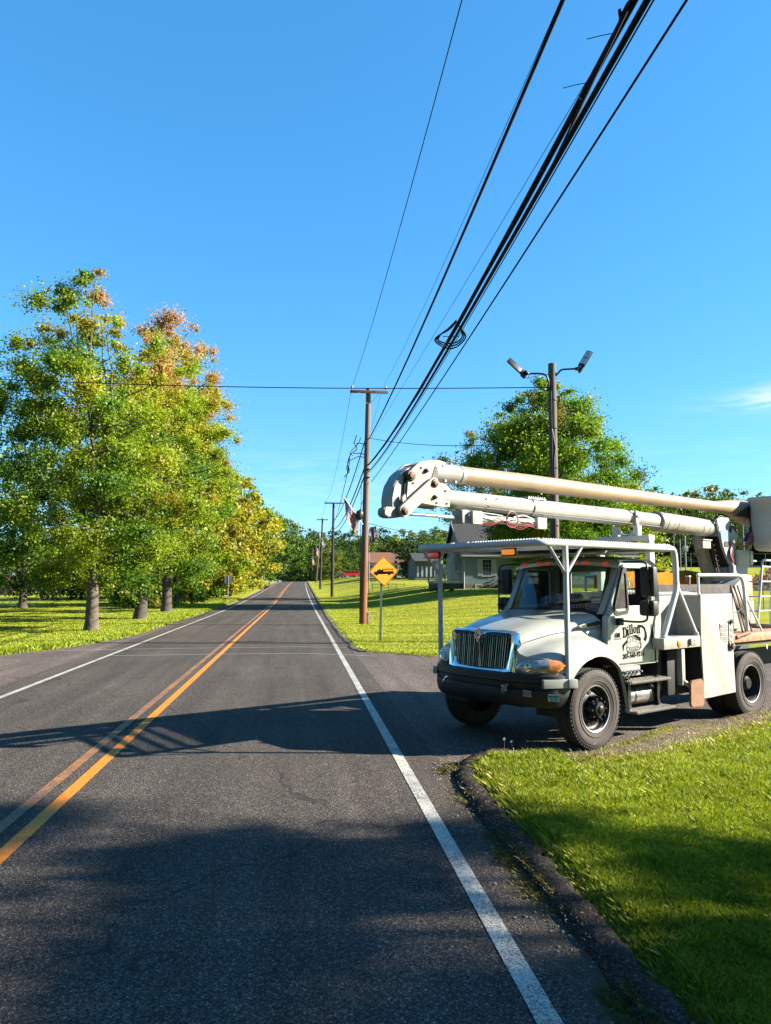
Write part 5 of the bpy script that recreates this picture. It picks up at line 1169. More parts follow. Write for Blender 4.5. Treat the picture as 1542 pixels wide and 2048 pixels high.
# the three roadside maples
tree('maple_tree', gl(-8.67, 33.9), 15.6, lerpenv([(0,2.6,2.6,.3,0),(.12,4.2,4,0,0),(.35,4.8,4.6,-.3,0),(.6,3.9,4,-.3,0),(.78,2.9,3,-.4,0),(.9,2.0,2,-.5,0),(1,.6,.6,-.6,0)]), 1.9, 270, 160000, .105,
     lambda rng, t, p: (maple_pal(0, 0, .9, .55)(rng, t-.10+.035*p[0], p) if p[0] > -.5 else pick(rng, ((3, GREEN*1.05), (2.2, LIME*.75), (1.0, MIDG*1.2), (.5 if t > .5 else .1, YELG*.6)))), 11, .27, 5, .12,
     'tall spring maple with grey trunk nearest the camera on the far left', 'maples along the left of the road', clr=(.5, 1.0), sig=.48, wood_n=110)
tree('maple_tree', gl(-8.63, 43.7), 17.2, lerpenv([(0,2.8,2.6,0,0),(.12,4.3,4,0,0),(.4,4.6,4.6,.3,0),(.65,3.7,4,.5,0),(.85,2.2,2.4,.6,0),(1,.5,.5,.8,0)]), 2.2, 250, 140000, .116,
     maple_pal(0, 0, 1.0, 1.1), 12, .33, 5, .14, 'maple with stout leaning brown trunk, second from the camera on the left', 'maples along the left of the road', lean=(.5, 0), clr=(.55, 1.05), sig=.48, wood_n=110, bark=BARKD)
tree('maple_tree', gl(-8.94, 54.0), 20.2, lerpenv([(0,3.0,3,.6,0),(.15,4.6,4.6,.1,0),(.4,5.0,5,.1,0),(.6,4.6,4.6,.1,0),(.8,3.3,3.3,.5,0),(.93,1.7,1.8,.8,0),(1,.5,.5,.9,0)]), 2.4, 290, 160000, .130,
     maple_pal(0, 0, 1.3, 1.2), 13, .34, 5, .14, 'widest golden pink topped maple with dark trunk, third from the camera on the left', 'maples along the left of the road', clr=(.6, 1.15), bark=BARKD, sig=.48, wood_n=110)
# darker trees in the field behind them
for (x, y, H, rx, sd, lab) in ((-18.6, 39, 17.0, 5.6, 21, 'green tree at the left frame edge behind the tall maple'), (-21, 62, 13.5, 6.2, 22, 'broad dark tree in the field behind the second maple'), (-30, 66, 12, 6, 23, 'dark round tree at the far left of the meadow')):
    tree('field_tree', gl(x, y), H, lerpenv([(0,rx*.75,rx*.7,0,0),(.3,rx,rx,0,0),(.7,rx*.8,rx*.8,0,0),(1,rx*.2,rx*.2,0,0)]), 1.6, 150, 42000, .18, pal((3, GREEN*.95), (2, MIDG), (1.2, DKG*1.5), (1.2, LIME*.8)), sd, .3, 4, .15, lab, 'dark trees in the left field', bark=BARKD, clr=(.8, 1.4), wood_n=25)
# row carrying on along the left of the road
row = [(-9.6, 66, 15.5, 5.0, 31, 'bright lime green tree fourth along the left roadside', ((3, LIME), (1.5, GREEN*1.2), (1.5, YELG*.8))),
       (-8.9, 80, 15.2, 5.2, 32, 'golden green tree fifth along the left roadside', ((3, YELG*.85), (2, LIME), (1, OLIVE))),
       (-8.8, 97, 15.8, 5.6, 33, 'mustard yellow tree sixth along the left roadside', ((4, YELG*.95), (1.5, OLIVE), (1, ORNG*.6))),
       (-8.4, 118, 17.2, 6.2, 34, 'large yellow tree seventh along the left roadside', ((4, YELG), (2, OLIVE*1.2), (1, LIME))),
       (-9.5, 146, 19.5, 7.0, 35, 'green tree eighth along the left roadside', ((3, GREEN), (2, MIDG*1.3), (1, LIME))),
       (-9.0, 182, 19.5, 7.5, 36, 'tall green tree before the crest of the road', ((3, GREEN), (2, MIDG)))]
for x, y, H, rx, sd, lab, pl in row:
    tree('roadside_tree', gl(x-.6, y), H, lerpenv([(0,rx*.6,rx*.6,0,0),(.25,rx,rx,0,0),(.6,rx*.9,rx*.9,0,0),(.85,rx*.55,rx*.55,0,0),(1,rx*.15,rx*.15,0,0)]), .9 if y > 70 else 1.4, 120, int(26000-y*60), .20+y*.0018, pal(*pl), sd, .3, 4, .2, lab, 'trees continuing the left roadside row', bark=BARKD, clr=(.8, 1.35), wood_n=22)

# bushes under the roadside row
def shrub(loc, rx, ry, h, n, size, pl, seed, label, group=None, name='shrub'):
    rng = np.random.default_rng(seed); root = empty(name, loc, label=label, cat='bush', group=group)
    m = int(26+rx*6); a = rng.uniform(0, 2*math.pi, m); q = rng.random(m)**.5; C = np.stack([rx*q*np.cos(a), ry*q*np.sin(a), h*(.18+.68*rng.random(m)*(1-.55*q**2))], 1)
    Rr = rng.uniform(.22, .42, m)*min(h, 2.4)*.7; cols = np.array([pick(rng, pl)*rng.uniform(.8, 1.2) for _ in range(m)])
    leaves('foliage', C, Rr, cols, n, size, rng, root)
    b = MB()
    for i in range(0, m, 3): wood(b, (C[i][0]*.3, C[i][1]*.3, -.1), C[i], .03, .008, rng, 5, 5)
    b.build('stems', BARKD, root, smooth=60); return root
shr = [(-11.5, 60, 2.2, 2.0, 2.0), (-10.6, 70, 2.2, 2, 2.6), (-10, 79, 2.2, 2, 3.0), (-9.6, 88, 2.2, 2.4, 3.2), (-9.3, 100, 2.4, 3, 3.4), (-9.2, 114, 2.4, 3, 3.4), (-9, 130, 2.6, 4, 3.4), (-14, 72, 3, 3, 2.6), (-16, 88, 4, 3, 3.2)]
for i, (x, y, rx, ry, h) in enumerate(shr):
    shrub(gl(x, y), rx, ry, h, 5200, .16+.001*y, ((3, GREEN), (2, MIDG), (1.5, LIME*.8), (.6, OLIVE)), 50+i, ['low rounded bush', 'leafy mid green bush', 'tangled tall bush', 'dense green bush', 'light green bush', 'broad hedge-like bush', 'far dark bush', 'bush behind the roadside row', 'big thicket behind the roadside row'][i]+' beneath the left tree row', 'bushes beneath the left tree row')

# right side: big maple behind the truck and its neighbours
tree('maple_tree', gl(20.6, 61.0), 17.6, lerpenv([(0,4.2,4,1.4,0),(.15,6.4,6,1.0,0),(.4,7.2,6.6,.4,0),(.62,6.2,6,0,0),(.8,4.4,4.4,-.2,0),(.93,2.3,2.3,-.3,0),(1,.9,.9,-.2,0)]), 2.6, 360, 250000, .170,
     lambda rng, t, p: pick(rng, ((3.2, GREEN*1.15), (1.0, MIDG), (2.6 if p[0] > 0 else 1.2, LIME*.9), (.25, YELG*.6)))*rng.uniform(.85, 1.15), 71, .45, 5, .15, 'large dense green maple behind the lamp pole and truck boom', bark=BARKD, clr=(.8, 1.5), sig=.55)
tree('budding_tree', gl(19.4, 82.0), 17.0, lerpenv([(0,3,3,0,0),(.3,5,5,-.5,0),(.7,4.4,4,-.5,0),(1,1.5,1.5,-.2,0)]), 3, 130, 17000, .20, pal((3, np.array([0.0778, 0.0898, 0.0359])), (2, OLIVE), (1, GREEN)), 72, .26, 5, .2, 'thin leafed budding tree left of the big green maple', clr=(.6, 1.1), wood_n=90)
tree('budding_tree', gl(33.5, 84.0), 14.8, lerpenv([(0,3,3,0,0),(.3,5,5,.3,0),(.7,4.2,4,.5,0),(1,1.2,1.2,.8,0)]), 2.5, 110, 14000, .20, pal((3, np.array([0.0778, 0.0898, 0.0359])), (2, OLIVE*1.1), (1, YELG*.6)), 73, .26, 5, .2, 'sparse olive tree right of the big green maple', clr=(.6, 1.1), wood_n=80)
tree('yellow_green_tree', gl(35.0, 78.0), 10.5, lerpenv([(0,3.5,3.5,0,0),(.4,4.6,4.4,0,0),(.8,3,3,0,0),(1,.8,.8,0,0)]), 1.2, 80, 12000, .22, pal((3, OLIVE*1.1), (2, LIME*.8), (1, YELG*.7)), 74, .22, 4, .2, 'low yellow green tree above the upper boom right of the maple', clr=(.7, 1.2), wood_n=25)

# wooded skyline: each tree an individual, built from a few kinds and copied
kinds = []
for k, pl in enumerate((((3, FARG), (2, GREEN*.8), (1, MIDG)), ((3, DKG*.9), (2, DKG*1.4), (1, MIDG*.6)), ((2, FARG*1.2), (2, OLIVE*.8), (1.5, LIME*.6)), ((2, np.array([0.0719, 0.0719, 0.0359])), (2, OLIVE*.7), (1, FARG)))):  # second kind: dark green, darkened further to stand for woodland shade
    t = tree('woodland_tree', (0, 0, 0), 12.0, lerpenv([(0,4.2,4,0,0),(.3,5.4,5.2,0,0),(.65,4.6,4.4,0,0),(.88,2.8,2.8,0,0),(1,1,1,0,0)]), .2, 95, 10500, .36, pal(*pl), 90+k, .3, 4, .2, None, None, clr=(1.0, 1.7), bark=BARKD, wood_n=12)
    kinds.append(t)
rngw = np.random.default_rng(5)
side_names = {0: 'mid green woodland tree', 1: 'dark shade-toned green woodland tree', 2: 'lighter olive woodland tree', 3: 'brownish budding woodland tree'}
first = [True]*4; WOOD = []
def wt(x, y, h, k, where, group):
    t = kinds[k] if first[k] else copy_tree(kinds[k]); first[k] = False
    s = h/12.0; t.location = gl(x, y, -.2); t.rotation_euler = (0, 0, rngw.uniform(0, 6.28)); t.scale = (s*rngw.uniform(.9, 1.15), s*rngw.uniform(.9, 1.15), s)
    t['label'] = side_names[k]+' '+where; t['group'] = group; t['category'] = 'tree'; WOOD.append(t)
def wpx(px, ytop, Y, k, where, group):
    p = at(px, ytop, Y); z0 = float(gz(p[0], p[1])); wt(p[0], p[1], max(3, p[2]-z0), k, where, group)
# behind the far right field (dark forest wall)
xs = np.linspace(1255, 1600, 17)
for i, px in enumerate(xs):
    wpx(px, 984+8*math.sin(i*2.1)+rngw.uniform(-8, 8), 172+rngw.uniform(-6, 6), [0, 2, 0, 3, 3, 0, 2][i % 7] if 8 < i < 13 or i % 3 == 0 else int(rngw.choice([0, 0, 2])), 'in the skyline of the far right field', 'woodland behind the right field')
for i, px in enumerate(np.linspace(1235, 1600, 14)):
    wpx(px, 1040+rngw.uniform(-14, 14), 156+rngw.uniform(-3, 3), 1, 'low in the shaded edge of the far right field', 'woodland behind the right field')
# behind the houses, between the road crest and the white house
for i, px in enumerate(np.linspace(628, 905, 15)):
    wpx(px, 1062+6*math.sin(i*1.7)+rngw.uniform(-5, 5), 262+rngw.uniform(-14, 14), [0, 2, 1, 0, 2][i % 5], 'behind the brown roofed garage', 'woodland behind the houses')
for i, px in enumerate((655, 676, 690, 705, 722)):
    wpx(px, 1085+[0, 6, 2, 10, 4][i], 222+i*3, [2, 0, 1, 0, 1][i], 'beside the red car', 'trees near the red car')
for i, px in enumerate((818, 845, 866, 890, 880, 915)):
    wpx(px, [1072, 1062, 1052, 1068, 1058, 1046][i], 150+i*4, [1, 0, 0, 2, 1, 0][i], 'above the dark porch house', 'trees above the porch house')
# end of the road
for i, (px, yt, Y) in enumerate(((568, 1030, 235), (588, 1048, 260), (606, 1072, 300), (622, 1062, 285), (640, 1066, 250), (612, 1100, 330), (596, 1090, 320), (628, 1095, 300))):
    wpx(px, yt, Y, [0, 2, 1, 1, 0, 1, 0, 1][i], 'where the road dips over the crest', 'trees at the end of the road')
# left distance
for i, px in enumerate(np.linspace(-60, 470, 14)):
    wpx(px, 1075+rngw.uniform(-20, 20), 140+rngw.uniform(-10, 10), [1, 0, 2, 0][i % 4], 'far behind the left meadow', 'woodland behind the left meadow')
for i, px in enumerate((110, 165, 225, 290, 345, 400)):  # dark-leaved trees put in as the deep shade between the trunks
    wpx(px, [1075, 1090, 1070, 1085, 1072, 1088][i], 80+i*2, 1, ['behind the tall left maple', 'between the first two left maples, far side', 'behind the second left maple', 'behind the third left maple', 'right of the third left maple', 'behind the left road sign'][i], 'dark trees behind the left maples')
# trees off the right of the frame: their crowns shade the near lawn and road
SHB = pal((3, GREEN), (2, MIDG), (1, LIME*.8))
for i, (x, y, H, rx, base, nl, lab) in enumerate(((19.5, 1.6, 14.0, 5.6, 5.0, 18000, 'spreading shade tree right of the camera'), (28.5, 1.3, 18.5, 6.2, 6.0, 19000, 'taller shade tree farther right of the camera'), (15, -.9, 10.5, 4.8, 2.6, 42000, 'low shade tree close on the right of the camera'), (21.5, -1.9, 13.5, 5.4, 3.2, 40000, 'rounded shade tree right of and behind the camera'))):
    tree('shade_tree', gl(x, y), H, lerpenv([(0,rx*.7,rx*.45,0,0),(.35,rx,rx*.62,0,0),(.75,rx*.75,rx*.5,0,0),(1,rx*.3,rx*.3,0,0)]), base, (26, 24, 40, 34)[i], nl, .16, SHB, 260+i, .3, 5, .2, lab, 'shade trees right of the camera', clr=(.7, 1.25), wood_n=36, flat=.40, sig=.42)

# unseen trees added round the camera to block low sky and darken reflections
for i, (x, y, h, k) in enumerate(((-16, 8, 15, 0), (-18, -4, 17, 1), (-15, -16, 14, 2), (-8, -27, 16, 1), (3, -32, 17, 0), (14, -26, 15, 1), (-26, 18, 14, 0), (-24, -12, 18, 1), (-4, -40, 18, 0), (10, -38, 17, 1), (24, -22, 16, 0))):
    wt(x, y, h, k, 'added unseen outside the frame, '+['left of the near road', 'left behind the camera', 'farther left behind the camera', 'behind the camera on the left verge', 'straight behind the camera', 'behind the camera on the right lawn', 'left beyond the side drive', 'deep on the left behind the camera', 'far behind the camera on the left', 'far behind the camera on the right', 'right of the shade trees'][i], 'unseen trees added round the camera')
# woodland repeats: tell look-alikes apart by their order from the left
ORD = ['first', 'second', 'third', 'fourth', 'fifth', 'sixth', 'seventh', 'eighth', 'ninth', 'tenth', 'eleventh', 'twelfth', 'thirteenth', 'fourteenth', 'fifteenth', 'sixteenth']
for lb in sorted({t['label'] for t in WOOD}):
    same = sorted([t for t in WOOD if t['label'] == lb], key=lambda t: t.location.x/max(t.location.y, 1))
    if len(same) > 1:
        for i, t in enumerate(same): t['label'] = ORD[i]+' '+lb.replace('woodland tree', 'tree').replace('in the skyline of the far right field', 'from the left in the right skyline').replace('low in the shaded edge of the far right field', 'from the left in the shaded right wood edge').replace('behind the brown roofed garage', 'from the left behind the garage').replace('far behind the left meadow', 'from the left behind the left meadow').replace('where the road dips over the crest', 'from the left where the road crests')+('' if 'from the left' in t['label'] else '')
# ================================================================== grass blades (stuff)
def blades(name, XY, Zb, h, w, cols, rng, label, lean=.45):
    n = len(XY); a = rng.uniform(0, 2*math.pi, n); d = np.stack([np.cos(a), np.sin(a)], 1)
    l = rng.normal(0, lean, (n, 2))*h[:, None]
    z = Zb-.01
    V = np.zeros((n, 4, 3)); V[:, 0, :2] = XY-d*w[:, None]/2; V[:, 1, :2] = XY+d*w[:, None]/2
    V[:, 2, :2] = XY+d*w[:, None]*.38+l*.38; V[:, 3, :2] = XY+l
    V[:, 0, 2] = z; V[:, 1, 2] = z; V[:, 2, 2] = z+h*.60; V[:, 3, 2] = z+h
    F = np.arange(4*n).reshape(n, 4); c = np.concatenate([np.clip(cols, 0, 1), np.ones((n, 1))], 1); c = np.repeat(c, 4, 0)
    return npmesh(name, V.reshape(-1, 3), F, GRASS, attr=c, label=label, cat='grass', kind='stuff')
GRASS = leaf_mat('grass_blade', .28)
def ground_z(x, y):   # same height field as the ground sheet
    i = np.clip(np.searchsorted(XL, x)-1, 0, len(XL)-2); j = np.clip(np.searchsorted(YL, y)-1, 0, len(YL)-2)
    u = (x-XL[i])/(XL[i+1]-XL[i]); v = (y-YL[j])/(YL[j+1]-YL[j])
    return Z[j, i]*(1-u)*(1-v)+Z[j, i+1]*u*(1-v)+Z[j+1, i]*(1-u)*v+Z[j+1, i+1]*u*v
rg = np.random.default_rng(17)
def pnoise(x, y, s, seed=0):
    r_ = np.random.default_rng(seed); o = np.zeros_like(x)
    for k in range(6): a, b_, c = r_.normal(0, s, 2).tolist()+[r_.uniform(0, 6.28)]; o += np.sin(a*x+b_*y+c)
    return o/6**.5/1.2
GA = np.array([0.1975, 0.2454, 0.0104]); GB = np.array([0.1197, 0.1856, 0.0097]); GC = np.array([0.2993, 0.2993, 0.0359]); STRAW = np.array([0.2514, 0.2035, 0.0778])
n = 330000
y = 2.3+(14.5-2.3)*rg.random(n)**1.25; x = 1.85+(y*.70+.6-1.85)*rg.random(n); keep = (x > 1.85)
x, y = x[keep], y[keep]; d = sdist(LAWN, x, y); dn = pnoise(x, y, 2.2, 1)
wear = np.exp(-((x-3.0)**2/1.0+(y-9.3)**2/.05))+np.exp(-((y-(8.95+(x-3.4)*.66))**2)/.50)*(x > 3.0)
keep = (d > -.01+.05*rg.random(len(x))) & (rg.random(len(x)) > .93*np.clip(wear*(1.0+.5*dn), 0, 1)) & (rg.random(len(x)) < np.clip(.35+d*3, 0, 1))
x, y, d, dn, wear = (q[keep] for q in (x, y, d, dn, wear))
h = (.052+.024*pnoise(x, y, 1.1, 2)+.024*rg.random(len(x)))*np.where(d < .25, 1.15, 1.0)*(1-.45*np.clip(wear, 0, 1)); h = np.clip(h, .02, .12); w = .0042+.0007*y+.001*rg.random(len(x))
m = rg.random((len(x), 1)); c = np.where(m < .5, GA, np.where(m < .8, GB, GC))*(1+.16*dn[:, None])*rg.uniform(.75, 1.25, (len(x), 1))
sr = rg.random(len(x)) < np.clip(.05+.08*(pnoise(x, y, .8, 31) > .6)+.55*np.clip(wear, 0, 1)+.5*np.exp(-d*8), 0, 1); c[sr] = np.array([.30, .25, .06])*1.0*rg.uniform(.6, 1.1, (sr.sum(), 1))
blades('lawn_grass', np.stack([x, y], 1), ground_z(x, y), h, w, c, rg, 'fresh mown grass of the near lawn beside the kerb')
# ragged grass, dead stems and weeds in the gutter and over the kerb
n = 26000; y = rg.uniform(2.4, 9.2, n); x = 1.61+rg.normal(0, .05, n)+.30*(rg.random(n) < .18)*rg.random(n); cl_ = pnoise(x*0+y, y*0, 3.1, 5)+.5*pnoise(y, x*0, 9, 6)
keep = (cl_+.5*rg.random(n) > .55) & (x < 1.98) & (x > 1.42); x, y = x[keep], y[keep]; h = rg.uniform(.008, .040, len(x)); c = np.where(rg.random((len(x), 1)) < .78, STRAW*.42, GB*.7)*rg.uniform(.6, 1.2, (len(x), 1))
blades('gutter_weeds', np.stack([x, y], 1), np.where(x < 1.66, .004, .05+0*x), h, np.full(len(x), .005), c, rg, 'straggly weeds and dead grass along the foot of the kerb', lean=.9)
# far lawn texture
n = 110000; y = 20.5+62*rg.random(n)**1.4; x = 1.7+(y*.30+4)*rg.random(n); d = sdist(FARL, x, y); keep = d > .05; x, y, d = x[keep], y[keep], d[keep]
st = np.sin(y*2.2+x*.25+pnoise(x, y, .5, 8)); h = .035+.02*rg.random(len(x))+.03*(d < .3); w = .010+.0006*y
c = np.where(rg.random((len(x), 1)) < .6, GA, GC*.95)*(1+.18*st[:, None])*rg.uniform(.8, 1.2, (len(x), 1)); blades('lawn_grass', np.stack([x, y], 1), ground_z(x, y), h, w, c, rg, 'mown grass of the far lawn round the warning sign and pole')
# unmown verge under the roadside maples
n = 120000; y = 22.5+60*rg.random(n)**1.5; x = -6.25-(1.0+16*rg.random(n)**1.5)*rg.random(n)**.7*1.3; d = sdist(LEFTL, x, y); keep = d > .0; x, y, d = x[keep], y[keep], d[keep]
tl = np.exp(-d/1.1); h = (.05+.17*tl*(.6+.4*pnoise(x, y, .9, 9)))*rg.uniform(.5, 1.3, len(x)); w = .012+.0006*y
c = np.where(rg.random((len(x), 1)) < .65, GA*1.05, np.where(rg.random((len(x), 1)) < .5, GB, GC))*rg.uniform(.75, 1.25, (len(x), 1)); blades('verge_grass', np.stack([x, y], 1), ground_z(x, y), np.clip(h, .03, .4), w, c, rg, 'long unmown grass along the left road edge under the maples')
# dandelion clocks at the lawn corner
for i, (x_, y_, hh) in enumerate(((2.50, 9.35, .15), (2.60, 9.38, .11), (3.55, 9.12, .12))):
    root = empty('dandelion', (x_, y_, .04), label=['taller dandelion clock at the lawn corner by the front wheel', 'shorter dandelion clock at the lawn corner by the front wheel', 'dry seed stalk standing in front of the front tyre'][i], cat='weed')
    b = MB(); b.tube([(0, 0, 0), (.004, 0, hh*.5), (.002*(i-1), 0, hh)], .0025, 5); b.build('stem', BARK, root)
    b = MB(); 
    for k in range(60): a = random.Random(k).uniform(0, 6.28); e = random.Random(k+99).uniform(-.6, 1.5); b.tube([(0, 0, hh), (.02*math.cos(a)*math.cos(e), .02*math.sin(a)*math.cos(e), hh+.02*math.sin(e))], .0012, 3)
    b.build('seed_head', SW, root)
# loose crumbs of stone by the kerb and on the drive
A_ST = mat('loose_stone', (0.176, 0.160, 0.144), .9, var=.5, scale=20); b = MB(); rr_ = random.Random(8)
for k in range(420):
    if k < 300: x_, y_ = 1.56+rr_.gauss(0, .075), rr_.uniform(2.5, 9.0)
    else: x_, y_ = rr_.uniform(1.9, 3.6), 9.55+rr_.gauss(0, .16)
    s = rr_.uniform(.004, .012); bm = bmesh.new(); bmesh.ops.create_icosphere(bm, subdivisions=1, radius=s)
    for v in bm.verts: v.co = (v.co.x*rr_.uniform(.7, 1.3)+x_, v.co.y*rr_.uniform(.7, 1.3)+y_, v.co.z*.7+s*.4)
    b.add([v.co.copy() for v in bm.verts], [[v.index for v in f.verts] for f in bm.faces]); bm.free()
b.build('loose_gravel', A_ST, smooth=0, label='loose gravel crumbs along the kerb foot and drive edge', cat='gravel', kind='stuff')
# fallen leaf litter on the road
b = MB()
for k in range(520):
    x_, y_ = rr_.gauss(1.66, .10), rr_.uniform(2.4, 9.1); a = rr_.uniform(0, 3.1); s = rr_.uniform(.006, .016); z_ = .012 if x_ < 1.62 else .082 if x_ > 1.72 else .05
    b.add([(x_+s*math.cos(a), y_+s*math.sin(a), z_), (x_-s*.4*math.sin(a), y_+s*.4*math.cos(a), z_+.008), (x_-s*math.cos(a), y_-s*math.sin(a), z_), (x_+s*.4*math.sin(a), y_-s*.4*math.cos(a), z_+.004)], [(0, 1, 2, 3)])
for k in range(26):
    x_, y_ = rr_.uniform(-3, 1.5), rr_.uniform(4, 16); a = rr_.uniform(0, 3.1); s = rr_.uniform(.008, .02)
    b.add([(x_+s*math.cos(a), y_+s*math.sin(a), .012), (x_-s*.6*math.sin(a), y_+s*.6*math.cos(a), .018), (x_-s*math.cos(a), y_-s*math.sin(a), .011), (x_+s*.6*math.sin(a), y_-s*.6*math.cos(a), .015)], [(0, 1, 2, 3)])
b.build('leaf_litter', mat('dry_leaf', (.14, .10, .06), .9), smooth=0, label='small dry leaves on the near lane and along the kerb', cat='leaves', kind='stuff')
# ================================================================== poles, wires, sign, flags
def pole_wood(name, low, high, split):
    m, nt, p, pos = ground_nodes(name); tc = N(nt, 'ShaderNodeTexCoord'); o = tc.outputs['Object']
    s = N(nt, 'ShaderNodeSeparateXYZ'); L(nt, o, s.inputs[0]); g = noise(nt, o, 3, 6, .7, (3, 3, .25)); st = noise(nt, o, 22, 4, .6, (1, 1, .03))
    f = mrange(nt, M(nt, 'ADD', s.outputs['Z'], M(nt, 'MULTIPLY', M(nt, 'SUBTRACT', g, .5), 3)), split-1, split+1.6)
    c = mixc(nt, f, low, high); c = mixc(nt, 1.0, c, ramp(nt, st, [(.3, (.55,)*3), (.7, (1.35,)*3)]), 'MULTIPLY'); L(nt, c, p.inputs['Base Color']); p.inputs['Roughness'].default_value = .85
    bumpn(nt, p, st, .02, .6); return m
PW1 = pole_wood('orange_brown_pole_wood', (.17, .062, .018), (.115, .085, .068), 3.2)
PW2 = pole_wood('dark_pole_wood', (.022, .019, .015), (.035, .03, .026), 4)
PW3 = pole_wood('weathered_lamp_pole_wood', (.085, .068, .05), (.09, .075, .058), 4)
CABLE = mat('black_cable', (0.0044, 0.0052, 0.0074), .85, var=.1, spec=.15); STEEL = mat('dull_steel', (0.1776, 0.1835, 0.1894), .5, metal=.7); PORC = mat('grey_porcelain', (0.2486, 0.2605, 0.2723), .25)
def pole(x, y, ztop, lean, r0, r1, m, label, arm=None, armz=.26, kit=True, group='utility poles along the right of the road'):
    z0 = float(gz(x, y)); H = ztop-z0; root = empty('utility_pole', (x, y, z0), label=label, cat='utility pole', group=group)
    b = MB(); b.tube([(lean*t, 0, -.3*(t == 0)+H*t) for t in np.linspace(0, 1, 12)], [r0+(r1-r0)*t for t in np.linspace(0, 1, 12)], 18); b.build('pole', m, root, smooth=60)
    if arm:
        zz = H-armz; xc = lean*(zz/H); yf = -r1-.07
        b = MB(); b.box(xc+arm[0], xc+arm[1], yf-.055, yf+.055, zz-.07, zz+.07, .008); ao = b.build('crossarm', m, root)
        for s in (-1, 1): 
            b = MB(); b.tube([(xc+s*.08, yf-.06, zz-.62), (xc+s*.52, yf-.06, zz-.06)], .016, 5); b.build('arm_brace', STEEL, root)
        for q in (arm[0]+.10, arm[1]-.12):
            b = MB(); b.tube([(xc+q, yf, zz+.06), (xc+q, yf, zz+.18)], .014, 6); b.lathe([(.03, .14), (.065, .16), (.05, .20), (.065, .22), (.045, .27), (.05, .29), (0, .31)], (0, 0, 1), (xc+q, yf, zz), 12); b.build('insulator', PORC, root)
    return root, z0
p1r, p1z = pole(3.10, 37.5, 11.69, .25, .19, .125, PW1, 'tall utility pole with orange brown foot and wooden crossarm by the sign', arm=(-.93, .97), armz=.22)
b = MB()
for zz, o in ((8.85, -.38), (8.35, -.52)):
    b.tube([(.12, 0, zz), (o*.5, -.05, zz+.06), (o, -.1, zz+.02)], .022, 6); b.tube([(o, -.1, zz-.08), (o-.12, -.1, zz+.1)], .03, 6)
b.tube([(.1, 0, 8.2), (-.25, -.05, 8.25), (-.62, -.08, 8.05)], .02, 6); b.tube([(.08, -.12, 7.6), (.3, -.16, 7.6)], .04, 8); b.tube([(.08, -.12, 7.2), (.3, -.16, 7.2)], .035, 8)
b.build('standoff_bracket', BLKM, p1r)
b = MB(); b.tube(smoothpts([(-.35, -.12, 9.3), (-.45, -.1, 8.9), (-.33, -.1, 8.6), (-.62, -.1, 8.35), (-.78, -.08, 7.9), (-.72, -.05, 7.5), (-.95, 0, 7.2)], 30), .022, 5)
b.tube(smoothpts([(-.12, -.1, 9.2), (-.32, -.1, 8.8), (-.6, -.1, 8.5), (-.7, -.1, 8.1), (-.82, -.1, 7.7)], 20), .018, 5)
for k in range(3): b.tube([(-.78+.03*math.cos(a)*2+.02*k, -.08, 7.65+.12*math.sin(a)-.05*k) for a in np.linspace(0, 6, 14)], .012, 4)
b.build('jumper_wire', CABLE, p1r, smooth=60)
b = MB(); b.box(.19, .29, -.10, .02, 0, .55, .01); b.box(.16, .30, -.12, .0, .5, .62, .01); b.build('ground_box', mat('small_pale_pedestal', (0.2368, 0.2190, 0.1776), .6), p1r)
b = MB(); b.tube([(-.175+.01*t, -.10, t) for t in np.linspace(0, 7.0, 12)], .014, 5); b.build('ground_wire', BLKM, p1r)
pole(3.87, 91, 11.4, .12, .19, .13, PW2, 'dark utility pole with crossarm, second along the right of the road', arm=(-1.08, 1.12), armz=.05)
p3r, _ = pole(3.45, 127, 12.5, .30, .19, .13, PW2, 'thin dark utility pole with crossarm, third along the right of the road', arm=(-.9, .9), armz=.25)
b = MB(); b.lathe([(0, 0), (.26, .0), (.28, .1), (.28, .8), (.2, .9), (0, .92)], (0, 0, 1), (-.25, -.35, 8.3), 16); b.build('transformer', mat('dark_grey_can', (0.0710, 0.0770, 0.0829), .5), p3r)
pole(4.06, 186, 12.6, .85, .20, .13, PW3, 'leaning pale utility pole, fourth along the right of the road')
pole(3.9, 236, 12.2, .2, .2, .13, PW3, 'faint utility pole near the crest of the road')
pole(3.0, 256, 12.9, -.1, .2, .13, PW2, 'distant pole just right of the road at the horizon')
pole(-.6+.6, 300, 9.6, -.1, .2, .13, PW3, 'short distant pole left of the road end')
pole(13.4, 250, 10.2, .2, .2, .13, PW3, 'distant pole standing left of the red car')
pole(56, 92, 10.6, .0, .19, .14, PW3, 'plain brown pole in the right field behind the cab roof bar', group='poles in the right field')
b = None
def catenary(p0, p1, s, n=48):
    p0, p1 = np.array(p0, float), np.array(p1, float); o = []
    for t in np.linspace(0, 1, n): q = p0+(p1-p0)*t; q[2] -= 4*s*t*(1-t); o.append(tuple(q))
    return o
def wire(name, pts, r, label, group=None, m=None, n=6):
    b = MB(); b.tube(pts, r, n); return b.build(name, m or CABLE, None, smooth=60, label=label, cat='cable', group=group)
wire('overhead_wire', catenary((2.50, 37.4, 11.64), (2.1, -8, 11.0), .8), .009, 'thin single wire from the left crossarm end to the top of the frame', 'overhead wires')
wire('overhead_wire', catenary((4.07, 37.4, 11.76), (3.8, -8, 11.8), .8), .006, 'thin wire from the right end of the crossarm beside the heavy cable', 'overhead wires')
A_pts = catenary((3.38, 37.4, 9.14), (2.4, -8, 8.5), .5)
wire('overhead_cable', A_pts, .024, 'lone thick black cable left of the twin cable bundles', 'overhead cables')
wire('overhead_wire', catenary((3.43, 37.4, 9.12), (4.9, -8, 10.3), .1), .006, 'hairline wire between the lone cable and the bundles', 'overhead wires')
